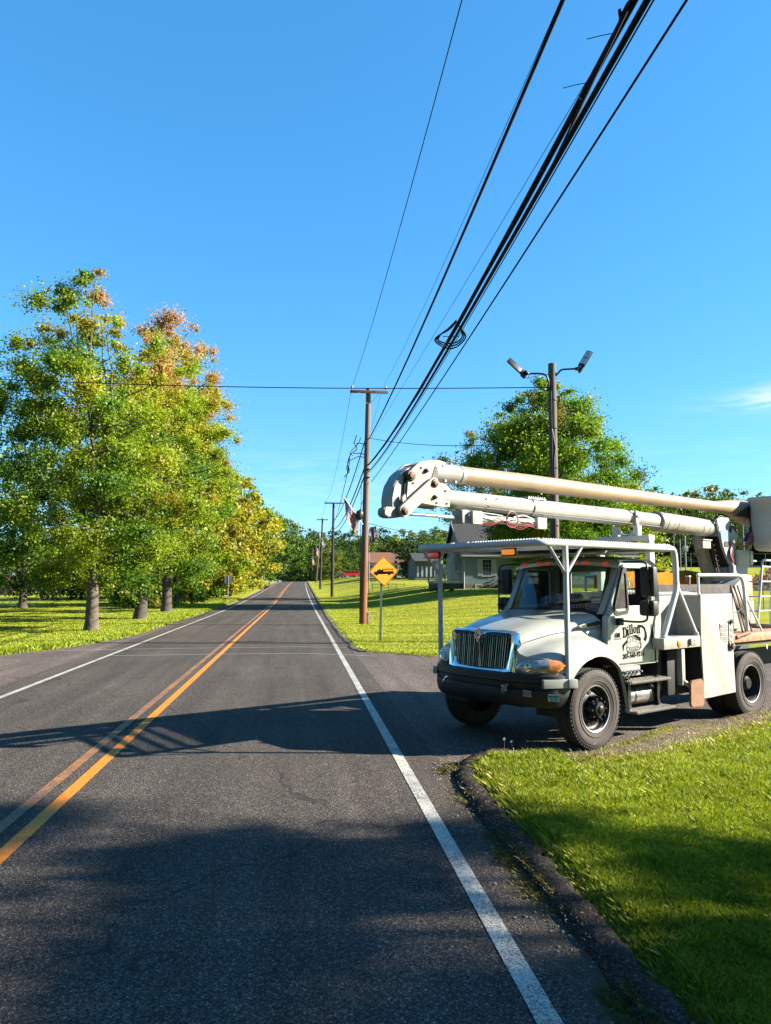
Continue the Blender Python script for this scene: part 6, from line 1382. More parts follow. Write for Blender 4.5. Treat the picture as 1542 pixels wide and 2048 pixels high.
B_pts = catenary((3.36, 37.4, 7.86), (2.6, -8, 7.8), .8); C_pts = catenary((3.36, 37.4, 7.49), (1.5, -8, 5.3), .5)
bo = wire('cable_bundle', B_pts, .025, 'left thick lashed cable bundle with pale tie bands', 'overhead cables', n=8)
Bc = catenary((3.36, 37.4, 7.86), (2.6, -8, 7.8), .8, 200)
for i in range(60, 176, 6):
    b = MB(); p, q = Vector(Bc[i]), Vector(Bc[i+1]); b.lathe([(.026, 0), (.0285, .004), (.0285, .016), (.026, .02)], tuple((q-p).normalized()), tuple(p), 10); b.build('tie_band', STEEL, bo)
b = MB(); b.tube([(p[0]+.02, p[1], p[2]-.028+.010*math.sin(i)) for i, p in enumerate(catenary((3.36, 37.4, 7.86), (2.6, -8, 7.8), .8, 60))], .018, 5); b.build('lashed_strand', CABLE, bo, smooth=60)
co = wire('cable_bundle', C_pts, .0215, 'right thick smooth cable running beside the lashed bundle', 'overhead cables', n=8)
wire('overhead_wire', catenary((3.38, 37.4, 7.42), (1.535, -8, 5.31), .5), .006, 'thin wire hugging the right side of the smooth thick cable', 'overhead wires')
wire('overhead_cable', catenary((3.48, 37.4, 6.96), (3.8, -8, 8.5), .3), .015, 'medium cable farthest right of all the overhead lines', 'overhead cables')
# splice hardware where the bundles cross near the top of the frame
def projpt(p):
    r = np.array([math.cos(PSI), -math.sin(PSI), 0]); f = np.array([math.sin(PSI)*math.cos(PITCH), math.cos(PSI)*math.cos(PITCH), math.sin(PITCH)]); u = np.cross(r, f); d = np.array(p)-np.array([0, 0, EYE]); w = d @ f
    return 771+FPX*(d @ r)/w, 1024-FPX*(d @ u)/w
def idx_at(py): return min((i for i in range(200) if Bc[i][1] > 2.5), key=lambda i: abs(projpt(Bc[i])[1]-py))
b = MB(); i0 = idx_at(22); pB = Vector(Bc[i0]); pC = Vector(catenary((3.36, 37.4, 7.49), (1.5, -8, 5.3), .5, 200)[i0]); dB = (Vector(Bc[i0+6])-pB).normalized()
b.tube([pB-dB*.10, pB-dB*.04, pB+dB*.10, pB+dB*.16], [.026, .040, .040, .026], 8); b.tube([pB-dB*.1, pB.lerp(pC, .5), pC+dB*.12], .014, 6); b.tube([pB+dB*.12, pC-dB*.08], .010, 6); b.tube([pB-dB*.04+Vector((-.03, 0, .01)), pB+dB*.02+Vector((-.06, 0, .02))], .016, 6)
b.build('cable_splice', CABLE, None, smooth=50, label='black splice closure clamped on the bundles near the top of the frame', cat='splice')
b = MB()
for i in (idx_at(58), idx_at(168)): p = Vector(Bc[i]); b.tube([p, p+Vector((-.12, .02, -.02)), p+Vector((-.26, .03, -.06))], .004, 4)
b.build('loose_tie', CABLE, bo)
# slack-storage loop hanging in the span
def loopc(px_, py_, pts):   # the point of the B bundle seen there
    best = min(pts, key=lambda p: abs(p[1]-px_)); return Vector(best)
Bf = catenary((3.36, 37.4, 7.86), (2.6, -8, 7.8), .8, 400)
pl_ = min([p for p in Bf if p[1] > 3], key=lambda p: abs(projpt(p)[1]-668)); pl_ = Vector(pl_)
b = MB()
for k in range(3):
    o = .035*k; b.tube(smoothpts([tuple(pl_+Vector((dx, dy, dz-.02*k))*.9) for dx, dy, dz in ((.02, -.45, .16), (-.10, -.22, .06), (-.24-o, .0, -.02), (-.26-o, .18, -.09), (-.08, .26, -.13-o), (.14, .22, -.12-o), (.25+o, .08, -.04), (.20+o, -.12, .03), (.08, -.35, .12))], 40), .015, 6)
b.tube([tuple(pl_+Vector((-.17, .06, -.04))), tuple(pl_+Vector((.17, .04, -.03)))], .008, 5)
b.build('cable_loop', CABLE, None, smooth=60, label='teardrop slack loop of black cable hanging on the bundles', cat='cable loop')
# spans towards the next poles
for (a, c, s, r, lab) in (((2.50, 37.6, 11.64), (3.05, 90.9, 11.55), 1.2, .010, 'thin wire from the first crossarm to the second on the left'), ((4.07, 37.6, 11.76), (4.85, 90.9, 11.55), 1.2, .008, 'thin wire from the first crossarm to the second on the right'),
    ((3.2, 37.7, 9.1), (3.95, 90.9, 9.3), .8, .03, 'upper cable from the first pole to the second'), ((3.2, 37.7, 7.8), (3.95, 90.9, 8.3), .8, .035, 'middle cable from the first pole to the second'), ((3.2, 37.7, 7.4), (3.95, 90.9, 7.9), .9, .03, 'lower cable from the first pole to the second'), ((2.45, 37.5, 8.1), (3.9, 90.9, 8.9), .6, .02, 'jumper cable hanging left of the first pole'),
    ((3.1, 91.1, 11.5), (3.0, 126.9, 12.4), .9, .012, 'thin wire between the second and third poles'), ((3.95, 91.1, 8.9), (3.7, 126.9, 9.6), .9, .035, 'upper cable between the second and third poles'), ((3.95, 91.1, 7.9), (3.7, 126.9, 8.9), .9, .035, 'lower cable between the second and third poles'),
    ((3.7, 127.1, 12.4), (4.9, 185.9, 12.4), 1.2, .014, 'thin wire beyond the third pole'), ((3.7, 127.1, 9.4), (4.8, 185.9, 9.8), 1.2, .04, 'cable beyond the third pole')):
    wire('pole_span_cable', catenary(a, c, s), r, lab, 'cables between the roadside poles', n=5)
q0 = at(718, 1036, 37.4); wire('drooping_cable', smoothpts([tuple(q0), tuple(at(708, 1062, 40)), tuple(at(694, 1082, 47)), tuple(at(680, 1090, 58)), tuple(at(670, 1090, 74)), tuple(at(664, 1084, 90.8))], 40), .03, 'drooping cable sagging from the black bag to the second pole')
b = MB(); b.lathe([(0, .30), (.05, .26), (.17, .17), (.19, 0), (.17, -.16), (.07, -.25), (0, -.28)], (.2, 0, 1), tuple(at(719, 1030, 37.3)), 14); bg_ = b.build('splice_bag', BLKH, None, smooth=50, label='black splice enclosure hanging left of the first utility pole', cat='splice')
b = MB(); b.tube([tuple(at(719, 1026, 37.3)), tuple(at(723, 1008, 37.4)), tuple(at(734, 985, 37.4))], .014, 5); b.build('hanger_strap', CABLE, bg_)
wire('crossing_wire', catenary(tuple(at(-260, 744, 30)), (8.72, 25.5, 8.85), .25), .016, 'wavy cable crossing the sky over the road to the lamp pole')
wire('crossing_wire', catenary((3.4, 37.4, 9.16), (8.75, 25.7, 7.05), .3), .014, 'thin cable from the utility pole towards the lamp pole')
wire('crossing_wire', catenary((3.35, 37.5, 4.95), tuple(at(918, 1063, 71)), .4), .016, 'low thin cable from the utility pole towards the white house')
# lamp pole
lp = empty('lamp_post', (8.72, 25.64, 0), label='grey wooden pole behind the truck with two floodlight arms', cat='lamp post')
b = MB(); b.tube([(.04*t, 0, -.3*(t == 0)+9.72*t) for t in np.linspace(0, 1, 12)], [.165-.03*t for t in np.linspace(0, 1, 12)], 18); b.build('pole', PW3, lp, smooth=60)
b = MB(); b.tube([(-.10, -.16, 0), (-.08, -.16, 5), (-.07, -.15, 8.7)], .030, 6); b.tube([(-.02, -.18, 0), (0, -.17, 6.3), (.06, -.15, 6.7), (-.05, -.15, 7.4)], .016, 5)
for z in (2, 4, 6, 7.4, 8.4): b.lathe([(.15, 0), (.172, .0), (.172, .03), (.15, .03)], (0, 0, 1), (.02, 0, z), 18)
b.build('conduit', BLKM, lp)
b = MB()
for z, s in ((9.33, 1), (9.05, -1), (8.75, 1)): b.tube([(-.32*s, -.02, z), (.32*s*.3, -.02, z)], .012, 5)
b.build('through_bolt', STEEL, lp)
def lamp(pts, hp, ang_, s):
    b = MB(); b.tube(smoothpts(pts, 24), .035, 8); b.box(pts[-1][0]-.09, pts[-1][0]+.09, -.10, .02, pts[-1][2]-.05, pts[-1][2]+.05, .01); arm = b.build('lamp_arm', BLKM, lp, smooth=50)
    Th = Matrix.Translation(Vector(hp)) @ Matrix.Rotation(R(ang_), 4, 'Y') @ Matrix.Rotation(R(s), 4, 'X')
    b = MB(); b.box(-.38, .28, -.125, .125, -.035, .035, .03, T=Th); b.box(.22, .46, -.10, .10, -.03, .055, .02, T=Th); hd = b.build('lamp_head', BLKM, arm)
    b = MB(); b.box(-.35, -.09, -.10, .10, -.050, -.036, .004, T=Th); b.box(-.06, .18, -.10, .10, -.050, -.036, .004, T=Th); b.build('lens', mat('lamp_lens_grey', (0.3256, 0.3434, 0.3434), .15, coat=.6) if 'lamp_lens_grey' not in bpy.data.materials else bpy.data.materials['lamp_lens_grey'], hd)
    b = MB()
    for z0 in (-.16, .04): b.box(.30, .48, -.03, .03, z0, z0+.13, .02, T=Th)
    b.build('tilt_bracket', BLKM, hd)
lamp([(-.14, -.08, 8.72), (-.14, -.12, 9.05), (-.24, -.12, 9.27), (-.5, -.1, 9.33), (-1.02, -.08, 9.30)], (-1.27, -.08, 9.55), 42, 62)
lamp([(.14, -.08, 9.28), (.22, -.1, 9.36), (.36, -.1, 9.49), (.7, -.1, 9.53), (.96, -.08, 9.56)], (1.22, -.06, 9.88), 180-58, -52)
b = MB()
for k in range(3): b.tube(smoothpts([(-1.0+.1*k, -.1, 9.3), (-1.04+.1*k, -.1, 9.2), (-.98+.1*k, -.1, 9.14), (-.95+.12*k, -.1, 9.22)], 10), .009, 4)
b.build('loose_wire', CABLE, lp)
# yellow warning sign with a fire engine
sg = empty('warning_sign', (2.83, 26.95, 0.03), R(13), label='yellow diamond fire truck warning sign on a green steel post', cat='road sign')
b = MB(); b.prism([(-.04,-.012),(-.03,-.012),(-.026,.02),(.026,.02),(.03,-.012),(.04,-.012),(.04,-.02),(-.04,-.02)], 0, 1.0, 'z')
lean = Matrix(((1, 0, .055, 0), (0, 1, 0, 0), (0, 0, 2.75, 0), (0, 0, 0, 1)))
b.v = [tuple(lean @ Vector(v)) for v in b.v]; b.build('post', mat('green_steel_post', (0.0355, 0.0592, 0.0444), .5, metal=.3), sg, smooth=0)
YS = mat('yellow_orange_sign_face', (.66, .25, .006), .45, var=.05)
TS = Matrix.Translation((.125, -.035, 2.43)) @ Matrix.Rotation(R(-2), 4, 'Y')
def rdia(h, r):
    o = []
    for k in range(4):
        c = Vector((0, h)) if k == 0 else Vector((h, 0)) if k == 1 else Vector((0, -h)) if k == 2 else Vector((-h, 0)); a = R(90-90*k)
        for q in range(-4, 5): o.append((c.x*(1-r/h*1.414)+r*math.cos(a-R(q*11)), c.y*(1-r/h*1.414)+r*math.sin(a-R(q*11))))
    return o
b = MB(); b.prism(rdia(.555, .05), -.004, .004, 'y', T=TS); pn = b.build('sign_panel', YS, sg, smooth=0)
b = MB(); A_, B_ = rdia(.540, .045), rdia(.515, .040); n = len(A_)
b.add([TS @ Vector((p[0], -.007, p[1])) for p in A_]+[TS @ Vector((p[0], -.007, p[1])) for p in B_], [(k, (k+1) % n, n+(k+1) % n, n+k) for k in range(n)]); b.build('border', INK, pn, smooth=0)
b = MB(); b.box(-.16, .36, -.009, -.006, -.09, -.005, T=TS); b.prism([(-.36,-.09),(-.36,-.03),(-.33,.0),(-.24,.005),(-.24,.05),(-.18,.055),(-.16,.09),(-.13,.09),(-.13,.05),(-.02,.05),(-.02,-.09)], -.009, -.006, 'y', T=TS)
for x_ in (-.27, .20): b.prism([(x_+.048*math.cos(a), -.095+.048*math.sin(a)) for a in np.linspace(0, 2*math.pi, 17)[:-1]], -.0095, -.006, 'y', T=TS)
b.box(-.38, .41, -.009, -.006, -.10, -.085, T=TS)
for z_ in (.035, .075): b.box(-.06, .35, -.009, -.006, z_, z_+.011, T=TS)
for k in range(8): b.box(-.05+k*.055, -.042+k*.055, -.009, -.006, .035, .08, T=TS)
b.build('fire_engine_symbol', INK, pn, smooth=0)
b = MB()
for z_ in (.46, -.46): b.lathe([(.014, 0), (.012, -.008), (0, -.01)], (0, 1, 0), tuple(TS @ Vector((0, -.005, z_))), 8)
b.build('sign_bolt', STEEL, pn)
# flags
FR_ = mat('flag_red', (.20, .008, .014), .8, var=.1); FW_ = mat('flag_white', (.20, .195, .20), .8, var=.05); FB_ = mat('flag_blue', (0.0074, 0.0133, 0.0740), .8, var=.1)
def flag(base, tip, fly, label, group='flags along the right of the road', hoist0=.26, mats_=None, narrow=.28, nst=13):
    base, tip = Vector(base), Vector(tip); root = empty('flag', tuple(base), label=label, cat='flag', group=group); d = tip-base
    b = MB(); b.tube([(0, 0, 0), tuple(d*1.0)], .016, 6); b.lathe([(0, -.02), (.03, 0), (0, .03)], tuple(d.normalized()), tuple(d), 8); b.build('staff', STEEL, root)
    b = MB(); NS, NF = nst*2, 26; G = []
    for i in range(NF+1):
        t = i/NF; row = []
        for j in range(NS+1):
            s = j/NS; h = d*(1-(1-hoist0)*s*.92-.03)              # along the staff from the tip down
            x = h.x*(1-t*narrow)+t*narrow*d.x*.25; z = h.z+(-fly*t)*(1-.10*s)-(h.z-d.z*.9)*t*.35*s
            row.append((x+.05*math.sin(t*7+s*4)*t, h.y+.07*math.sin(s*9+t*5)*(.3+t), z))
        G.append(row)
    nc = NS+1; vs = [p for r_ in G for p in r_]
    for i in range(NF):
        for j in range(NS):
            st = j//2; can_ = (st < 7 and i < NF*.40); star = can_ and (i % 3 == 1 and j % 3 == 1) and st > 0
            b.mi = 1 if star else 2 if can_ else (0 if st % 2 == 0 else 1)
            b.add([vs[i*nc+j], vs[i*nc+j+1], vs[(i+1)*nc+j+1], vs[(i+1)*nc+j]], [(0, 1, 2, 3)])
    b.build('flag_cloth', mats_ or [FR_, FW_, FB_], root, smooth=0, recalc=False); return root
flag(at(726, 1049, 37.35), at(686, 992, 37.1), 1.25, 'large stars and stripes flag on an angled staff on the first utility pole')
flag(at(652, 1090, 126.8), at(642, 1076, 126.2), 1.1, 'dark drooping flag on the third utility pole', mats_=[FB_, FW_, FB_])
flag(at(639, 1105, 185.6), at(632, 1092, 185), 2.1, 'faded red flag on the fourth pole')
flag(at(630, 1126, 236), at(624, 1112, 235), 2.2, 'distant red and white flag near the crest')
fp = gl(*at(738, 1175, 88)[:2]); ft = at(739, 1050, 88)
root = empty('flagpole', fp, label='thin white flagpole with a small flag just right of the first utility pole', cat='flagpole'); b = MB(); b.tube([(0, 0, 0), (0, 0, ft[2]-fp[2])], [.06, .03], 8); b.lathe([(0, 0), (.07, .06), (0, .12)], (0, 0, 1), (0, 0, ft[2]-fp[2]), 8); b.build('pole', mat('white_flagpole', (0.2960, 0.2960, 0.2960), .4), root)
flag((fp[0]+.03, fp[1]-.05, ft[2]-.3), (fp[0]+.85, fp[1]-.1, ft[2]-.15), 1.9, 'small limp flag hanging from the white flagpole', hoist0=.05)
# ================================================================== houses, cars, field furniture
def siding(name, col, pitch=.12):
    m, nt, p, pos = ground_nodes(name); tc = N(nt, 'ShaderNodeTexCoord'); s = N(nt, 'ShaderNodeSeparateXYZ'); L(nt, tc.outputs['Object'], s.inputs[0])
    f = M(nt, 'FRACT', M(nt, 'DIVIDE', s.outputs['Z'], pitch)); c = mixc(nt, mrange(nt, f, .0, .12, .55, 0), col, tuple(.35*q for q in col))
    c = mixc(nt, 1.0, c, ramp(nt, noise(nt, tc.outputs['Object'], 1.2, 4), [(.3, (.88,)*3), (.7, (1.08,)*3)]), 'MULTIPLY'); L(nt, c, p.inputs['Base Color']); p.inputs['Roughness'].default_value = .6
    bumpn(nt, p, f, .03, .6); return m
def shingles(name, col):
    m, nt, p, pos = ground_nodes(name); tc = N(nt, 'ShaderNodeTexCoord'); b_ = N(nt, 'ShaderNodeTexBrick'); b_.inputs['Scale'].default_value = 3.2; b_.inputs['Mortar Size'].default_value = .03; b_.inputs['Color1'].default_value = (*col, 1); b_.inputs['Color2'].default_value = (*[q*.72 for q in col], 1); b_.inputs['Mortar'].default_value = (*[q*.35 for q in col], 1)
    L(nt, tc.outputs['Object'], b_.inputs[0]); L(nt, b_.outputs[0], p.inputs['Base Color']); p.inputs['Roughness'].default_value = .9; return m
SID = siding('pale_teal_siding', (.15, .215, .235)); SIDW = siding('white_siding', (0.343, 0.356, 0.362)); SIDD = siding('dark_grey_siding', (0.056, 0.062, 0.069)); ROOFD = shingles('charcoal_shingles', (0.031, 0.033, 0.037)); ROOFB = shingles('brown_shingles', (0.187, 0.081, 0.047)); TRIM = mat('white_trim', (0.3256, 0.3374, 0.3434), .5); FOUND = mat('grey_foundation', (0.1066, 0.1066, 0.1006), .9, var=.2); WGL = mat('dark_window_glass', (0.0118, 0.0178, 0.0237), .08, spec=.8); BRICK = mat('red_brick', (0.1894, 0.0710, 0.0414), .85, var=.15, scale=12)
def gable(name, x0, x1, y0, y1, zb, ze, zr, wall, roof, label, cat='house', along='x', over=.35, group=None):
    root = empty(name, (x0, y0, zb), label=label, cat=cat, group=group); w, d = x1-x0, y1-y0; e, r = ze-zb, zr-zb
    b = MB(); b.box(0, w, 0, d, .45, e); 
    if along == 'x':
        b.prism([(0, e-.002), (d, e-.002), (d/2, r)], .02, w-.02, 'x')
    else: b.prism([(0, e-.002), (w, e-.002), (w/2, r)], .02, d-.02, 'y')
    b.build('wall', wall, root, smooth=0)
    b = MB(); b.box(-.03, w+.03, -.03, d+.03, -.6, .45); b.build('foundation', FOUND, root, smooth=0)
    b = MB(); t = .16
    if along == 'x':
        k = (r-e)/(d/2)
        for s in (0, 1):
            y_e, y_r = (-over, d/2) if s == 0 else (d+over, d/2); ze_ = e-k*over
            b.add([(-over, y_e, ze_), (w+over, y_e, ze_), (w+over, y_r, r), (-over, y_r, r), (-over, y_e, ze_+t), (w+over, y_e, ze_+t), (w+over, y_r, r+t), (-over, y_r, r+t)], [(0,1,2,3),(4,5,6,7),(0,1,5,4),(1,2,6,5),(3,0,4,7)])
    else:
        k = (r-e)/(w/2)
        for s in (0, 1):
            x_e, x_r = (-over, w/2) if s == 0 else (w+over, w/2); ze_ = e-k*over
            b.add([(x_e, -over, ze_), (x_e, d+over, ze_), (x_r, d+over, r), (x_r, -over, r), (x_e, -over, ze_+t), (x_e, d+over, ze_+t), (x_r, d+over, r+t), (x_r, -over, r+t)], [(0,1,2,3),(4,5,6,7),(0,1,5,4),(1,2,6,5),(3,0,4,7)])
    b.build('roof', roof, root, smooth=0)
    return root
def window(root, x, z, w, h, y=-.0, shutters=False, wall=None, side='y', lab=None):
    def bx(b, a0, a1, o0, o1, c0, c1): return b.box(a0, a1, y+o0, y+o1, c0, c1) if side == 'y' else b.box(y+o0, y+o1, a0, a1, c0, c1)
    b = MB(); f = .09
    for q in ((x-f, x+w+f, z+h, z+h+f), (x-f, x+w+f, z-f, z), (x-f, x, z, z+h), (x+w, x+w+f, z, z+h)): bx(b, q[0], q[1], -.06, .03, q[2], q[3])
    wo = b.build('window', TRIM, root, smooth=0)
    b = MB(); bx(b, x, x+w, -.02, .02, z, z+h); b.build('pane', WGL, wo, smooth=0)
    b = MB()
    for t in (1, 2): bx(b, x+w*t/3-.012, x+w*t/3+.012, -.035, -.018, z, z+h)
    for t in (1, 2, 3): bx(b, x, x+w, -.036, -.019, z+h*t/4-.012, z+h*t/4+.012)
    b.build('mullion', TRIM, wo, smooth=0)
    if shutters:
        for sx in (x-f-.42, x+w+f+.02):
            b = MB(); bx(b, sx, sx+.40, -.05, -.01, z-.05, z+h+.05)
            for k in range(14): bx(b, sx+.04, sx+.36, -.065, -.05, z+k*h/14, z+k*h/14+.03)
            b.build('shutter', TRIM, root, smooth=0)
    return wo
# pale teal farmhouse
hx, hy = 15.15, 70.0; hz = float(gz(hx+5, hy))
H = gable('farmhouse', hx, hx+16.5, hy, hy+8.4, hz-.02, hz+3.35, hz+6.4, SID, ROOFD, 'pale teal sided farmhouse with dark shingle roof and porch behind the truck')
window(H, 1.75, 1.25, .80, 1.45, shutters=True); window(H, 5.2, 1.25, 1.0, 1.5, shutters=True); window(H, 8.6, 1.25, 1.05, 1.55, shutters=True); window(H, 12.6, 1.25, 1.05, 1.55, shutters=True)
window(H, 1.1, .08, .5, .28); window(H, 3.0, 1.3, .8, 1.4, side='x'); window(H, 3.7, 4.1, .8, 1.0, side='x')
b = MB(); b.tube([(-.02, -.06, 0), (-.02, -.06, 3.1), (-.02, -.3, 3.25)], .045, 8); b.build('downspout', TRIM, H)
b = MB(); b.box(-.3, 16.8, -.46, -.36, 3.0, 3.14); b.build('gutter', TRIM, H, smooth=0)
b = MB(); b.prism([(-.40, 2.90), (4.2, 6.42), (8.8, 2.90), (8.8, 3.08), (4.2, 6.62), (-.40, 3.08)], -.40, -.36, 'x'); b.build('rake_board', TRIM, H, smooth=0)
b = MB(); b.box(9.0, 9.9, 3.6, 4.3, 5.6, 7.6, .02); b.build('chimney', BRICK, H)
# porch on its left end
b = MB(); b.box(-2.65, -.02, .3, 4.4, .55, .72); b.box(-2.75, .0, .22, 4.5, .72, .78); pf = b.build('porch_floor', TRIM, H, smooth=0)
b = MB(); b.box(-2.6, -.05, .45, 4.3, -.5, .55); b.build('porch_base', mat('dark_blue_lattice', (0.0296, 0.0414, 0.0592), .8), H, smooth=0)
for i, (x_, y_) in enumerate(((-2.6, .35), (-1.3, .35), (-.1, .35), (-2.6, 4.3))): b = MB(); b.box(x_-.06, x_+.06, y_-.06, y_+.06, .78, 3.0, .005); b.build('porch_post', TRIM, H)
b = MB(); b.box(-2.6, -.1, .32, .38, 1.62, 1.68); b.box(-2.6, -.1, .33, .37, .92, .96)
for k in range(22): b.box(-2.55+k*.113, -2.52+k*.113, .335, .365, .96, 1.62)
b.build('porch_railing', TRIM, H, smooth=0)
b = MB(); b.prism([(-3.0, 2.98), (-.02, 3.62), (-.02, 3.75), (-3.0, 3.10)], -.05, 4.8, 'y'); b.build('porch_roof', ROOFD, H, smooth=0)
b = MB(); b.box(-.09, -.02, 1.0, 2.0, .78, 2.8); b.build('porch_door', mat('reddish_brown_door', (0.1184, 0.0355, 0.0296), .5), H, smooth=0)
ch = empty('porch_chair', (hx-1.9, hy+1.2, hz+.76), label='pale yellow cushioned chair on the farmhouse porch', cat='chair')
CUS = mat('pale_yellow_cushion', (0.3670, 0.3256, 0.1480), .8)
b = MB(); b.box(-.35, .35, -.3, .3, .35, .5, .05); b.box(-.35, .35, .22, .34, .5, 1.1, .05); b.build('cushion', CUS, ch)
for x_ in (-.33, .33):
    for y_ in (-.28, .3): b = MB(); b.box(x_-.03, x_+.03, y_-.03, y_+.03, 0, .36); b.build('leg', TRIM, ch)
shrub(gl(21.2, 69.0), 1.6, 1.1, 2.9, 5200, .13, ((3, GREEN), (1.5, MIDG), (1.2, LIME*.8), (.8, OLIVE)), 301, 'leafy bush against the teal farmhouse wall seen beside the cab mirror')
shrub(gl(12.3, 66.5), 1.1, .9, .9, 1500, .10, ((3, DKG*1.4), (1, GREEN)), 302, 'low dark shrub in front of the farmhouse porch')
# dark porch house, brick house and garage farther off
def atp(px, py, Y): return at(px, py, Y)
a = atp(830, 1160, 135); bq = atp(880, 1160, 135); z0 = a[2]-.1; zt = atp(830, 1121, 135)[2]
H2 = gable('dark_house', a[0], bq[0], 135, 143, z0, zt, atp(850, 1108, 139)[2], SIDD, ROOFD, 'dark grey house with a pale pillared porch left of the farmhouse')
for k in range(5): x_ = .35+k*(bq[0]-a[0]-.9)/4.6; b = MB(); b.box(x_, x_+.32, -.08, -.02, .7, 2.5); b.build('porch_pillar', TRIM, H2, smooth=0)
b = MB(); b.prism([(-1.2, zt-z0-.1), (0, zt-z0+.35), (0, zt-z0+.25), (-1.2, zt-z0-.2)], -.3, bq[0]-a[0]+.3, 'x'); b.build('porch_roof', ROOFD, H2, smooth=0)
a = atp(738, 1157, 186); bq = atp(803, 1157, 186); z0 = a[2]-.3; ze = atp(770, 1125, 186)[2]; zr = atp(770, 1106, 190)[2]
H3 = gable('garage', a[0], bq[0], 186, 195, z0, ze, zr, SIDW, ROOFB, 'white garage with a rusty brown roof behind the yellow sign', cat='garage')
b = MB(); b.box(6.2, 6.9, -.06, .0, 1.0, 3.2); b.build('dark_door', SIDD, H3, smooth=0); b = MB(); b.box(.3, 5.8, -.05, .0, .1, 3.3); b.build('brick_front', BRICK, H3, smooth=0)
a = atp(803, 1160, 192); bq = atp(833, 1160, 192)
H4 = gable('brick_house', a[0], bq[0], 192.5, 200, a[2]-.2, atp(815, 1128, 192)[2], atp(815, 1119, 196)[2], BRICK, ROOFB, 'low orange brick building beside the garage', cat='house')
# houses glimpsed at the end of the road
for px_, py_, Y_, w_, h_, lab, wl, rf in ((600, 1160, 340, 9, 3.2, 'small pale house glimpsed left of the road end', SIDW, ROOFD), (648, 1158, 300, 8, 3, 'faint white house glimpsed past the third pole', SIDW, ROOFB)):
    a = atp(px_, py_, Y_); gable('distant_house', a[0]-w_/2, a[0]+w_/2, Y_, Y_+7, a[2]-1, a[2]+h_, a[2]+h_+2.2, wl, rf, lab)

CARG = mat('car_window_glass', (0.0089, 0.0118, 0.0148), .06, spec=.8); RIMM = mat('alloy_rim', (0.2664, 0.2664, 0.2723), .35, metal=.7)
def car(name, x, y, rz, paint_, label, kind):
    z = float(gz(x, y)); root = empty(name, (x, y, z), R(rz), label=label, cat='car' if kind != 'pickup' else 'pickup truck')
    prof = {'suv': [(-2.2,.45),(-2.22,.95),(-2.1,1.08),(-1.35,1.15),(-.95,1.72),(1.95,1.76),(2.18,1.1),(2.2,.45)],
            'car': [(-2.2,.35),(-2.2,.75),(-1.3,.92),(-.6,1.38),(.9,1.40),(1.6,.98),(2.2,.9),(2.25,.4)],
            'pickup': [(-2.7,.5),(-2.7,1.0),(-1.5,1.12),(-1.0,1.75),(.7,1.78),(.8,1.15),(2.7,1.15),(2.72,.5)]}[kind]
    b = MB(); b.prism(prof, -.88, .88, 'y', .06); body = b.build('body', paint_, root, smooth=35)
    g = {'suv': [[(-1.22,1.18),(-.90,1.62),(-.1,1.65),(-.1,1.18)],[(0,1.18),(0,1.65),(.85,1.66),(.85,1.18)],[(.95,1.18),(.95,1.66),(1.85,1.66),(2.0,1.18)]], 'car': [[(-1.1,.95),(-.55,1.3),(.1,1.32),(.1,.95)],[(.2,.95),(.2,1.32),(.85,1.32),(1.35,.98)]], 'pickup': [[(-1.35,1.15),(-.93,1.64),(-.2,1.67),(-.2,1.15)],[(-.1,1.15),(-.1,1.67),(.6,1.67),(.65,1.15)]]}[kind]
    for q in g:
        for s in (-1, 1): b = MB(); b.prism(q, s*.875, s*.89, 'y'); b.build('side_window', CARG, root, smooth=0)
    b = MB(); p, q = prof[3], prof[4]; b.box(-.02, .02, -.74, .74, -.28, .28, T=Matrix.Translation(((p[0]+q[0])/2-.03, 0, (p[1]+q[1])/2+.02)) @ Matrix.Rotation(math.atan2(q[0]-p[0], q[1]-p[1]), 4, 'Y')); b.build('windscreen', CARG, root, smooth=0)
    wx = {'suv': 1.4, 'car': 1.35, 'pickup': 1.75}[kind]
    for sx in (-wx, wx*(.95)):
        for s in (-1, 1):
            b = MB(); b.lathe([(0, .02), (.22, .02), (.34, -.0), (.37, .05), (.37, .2), (.3, .24)], (0, -s, 0), (sx, s*.92, .37), 22); w_ = b.build('wheel', TREAD, root, smooth=40)
            b = MB(); b.lathe([(0, -.01), (.2, .0), (.22, .02)], (0, -s, 0), (sx, s*.925, .37), 16); b.build('rim', RIMM, w_)
    for s in (-1, 1): b = MB(); b.box(prof[0][0]-.02, prof[0][0]+.05, s*.6-.14, s*.6+.14, .72, .86, .02); b.build('headlight', LENS, root); b = MB(); b.box(prof[-1][0]-.04, prof[-1][0]+.02, s*.7-.1, s*.7+.1, .75, .95, .02); b.build('taillight', REDL, root)
    return root
p_ = at(701, 1160, 205); car('parked_car', p_[0], 205, 8, mat('bright_red_car_paint', (0.3670, 0.0118, 0.0178), .3, coat=.6), 'bright red boxy off-road car parked on the far drive', 'suv')
p_ = at(686, 1160, 208); car('parked_car', p_[0], 209, 60, mat('black_car_paint', (0.0089, 0.0089, 0.0104), .3, coat=.6), 'small dark car parked left of the red car', 'car')
p_ = at(803, 1158, 172); car('parked_truck', p_[0], 172, 12, mat('white_car_paint', (0.3552, 0.3552, 0.3552), .3, coat=.6), 'white pickup parked behind the yellow sign', 'pickup')
p_ = at(826, 1158, 168); car('parked_car', p_[0], 166, 25, mat('maroon_car_paint', (0.1184, 0.0118, 0.0237), .3, coat=.6), 'dark red car parked by the dark porch house', 'suv')
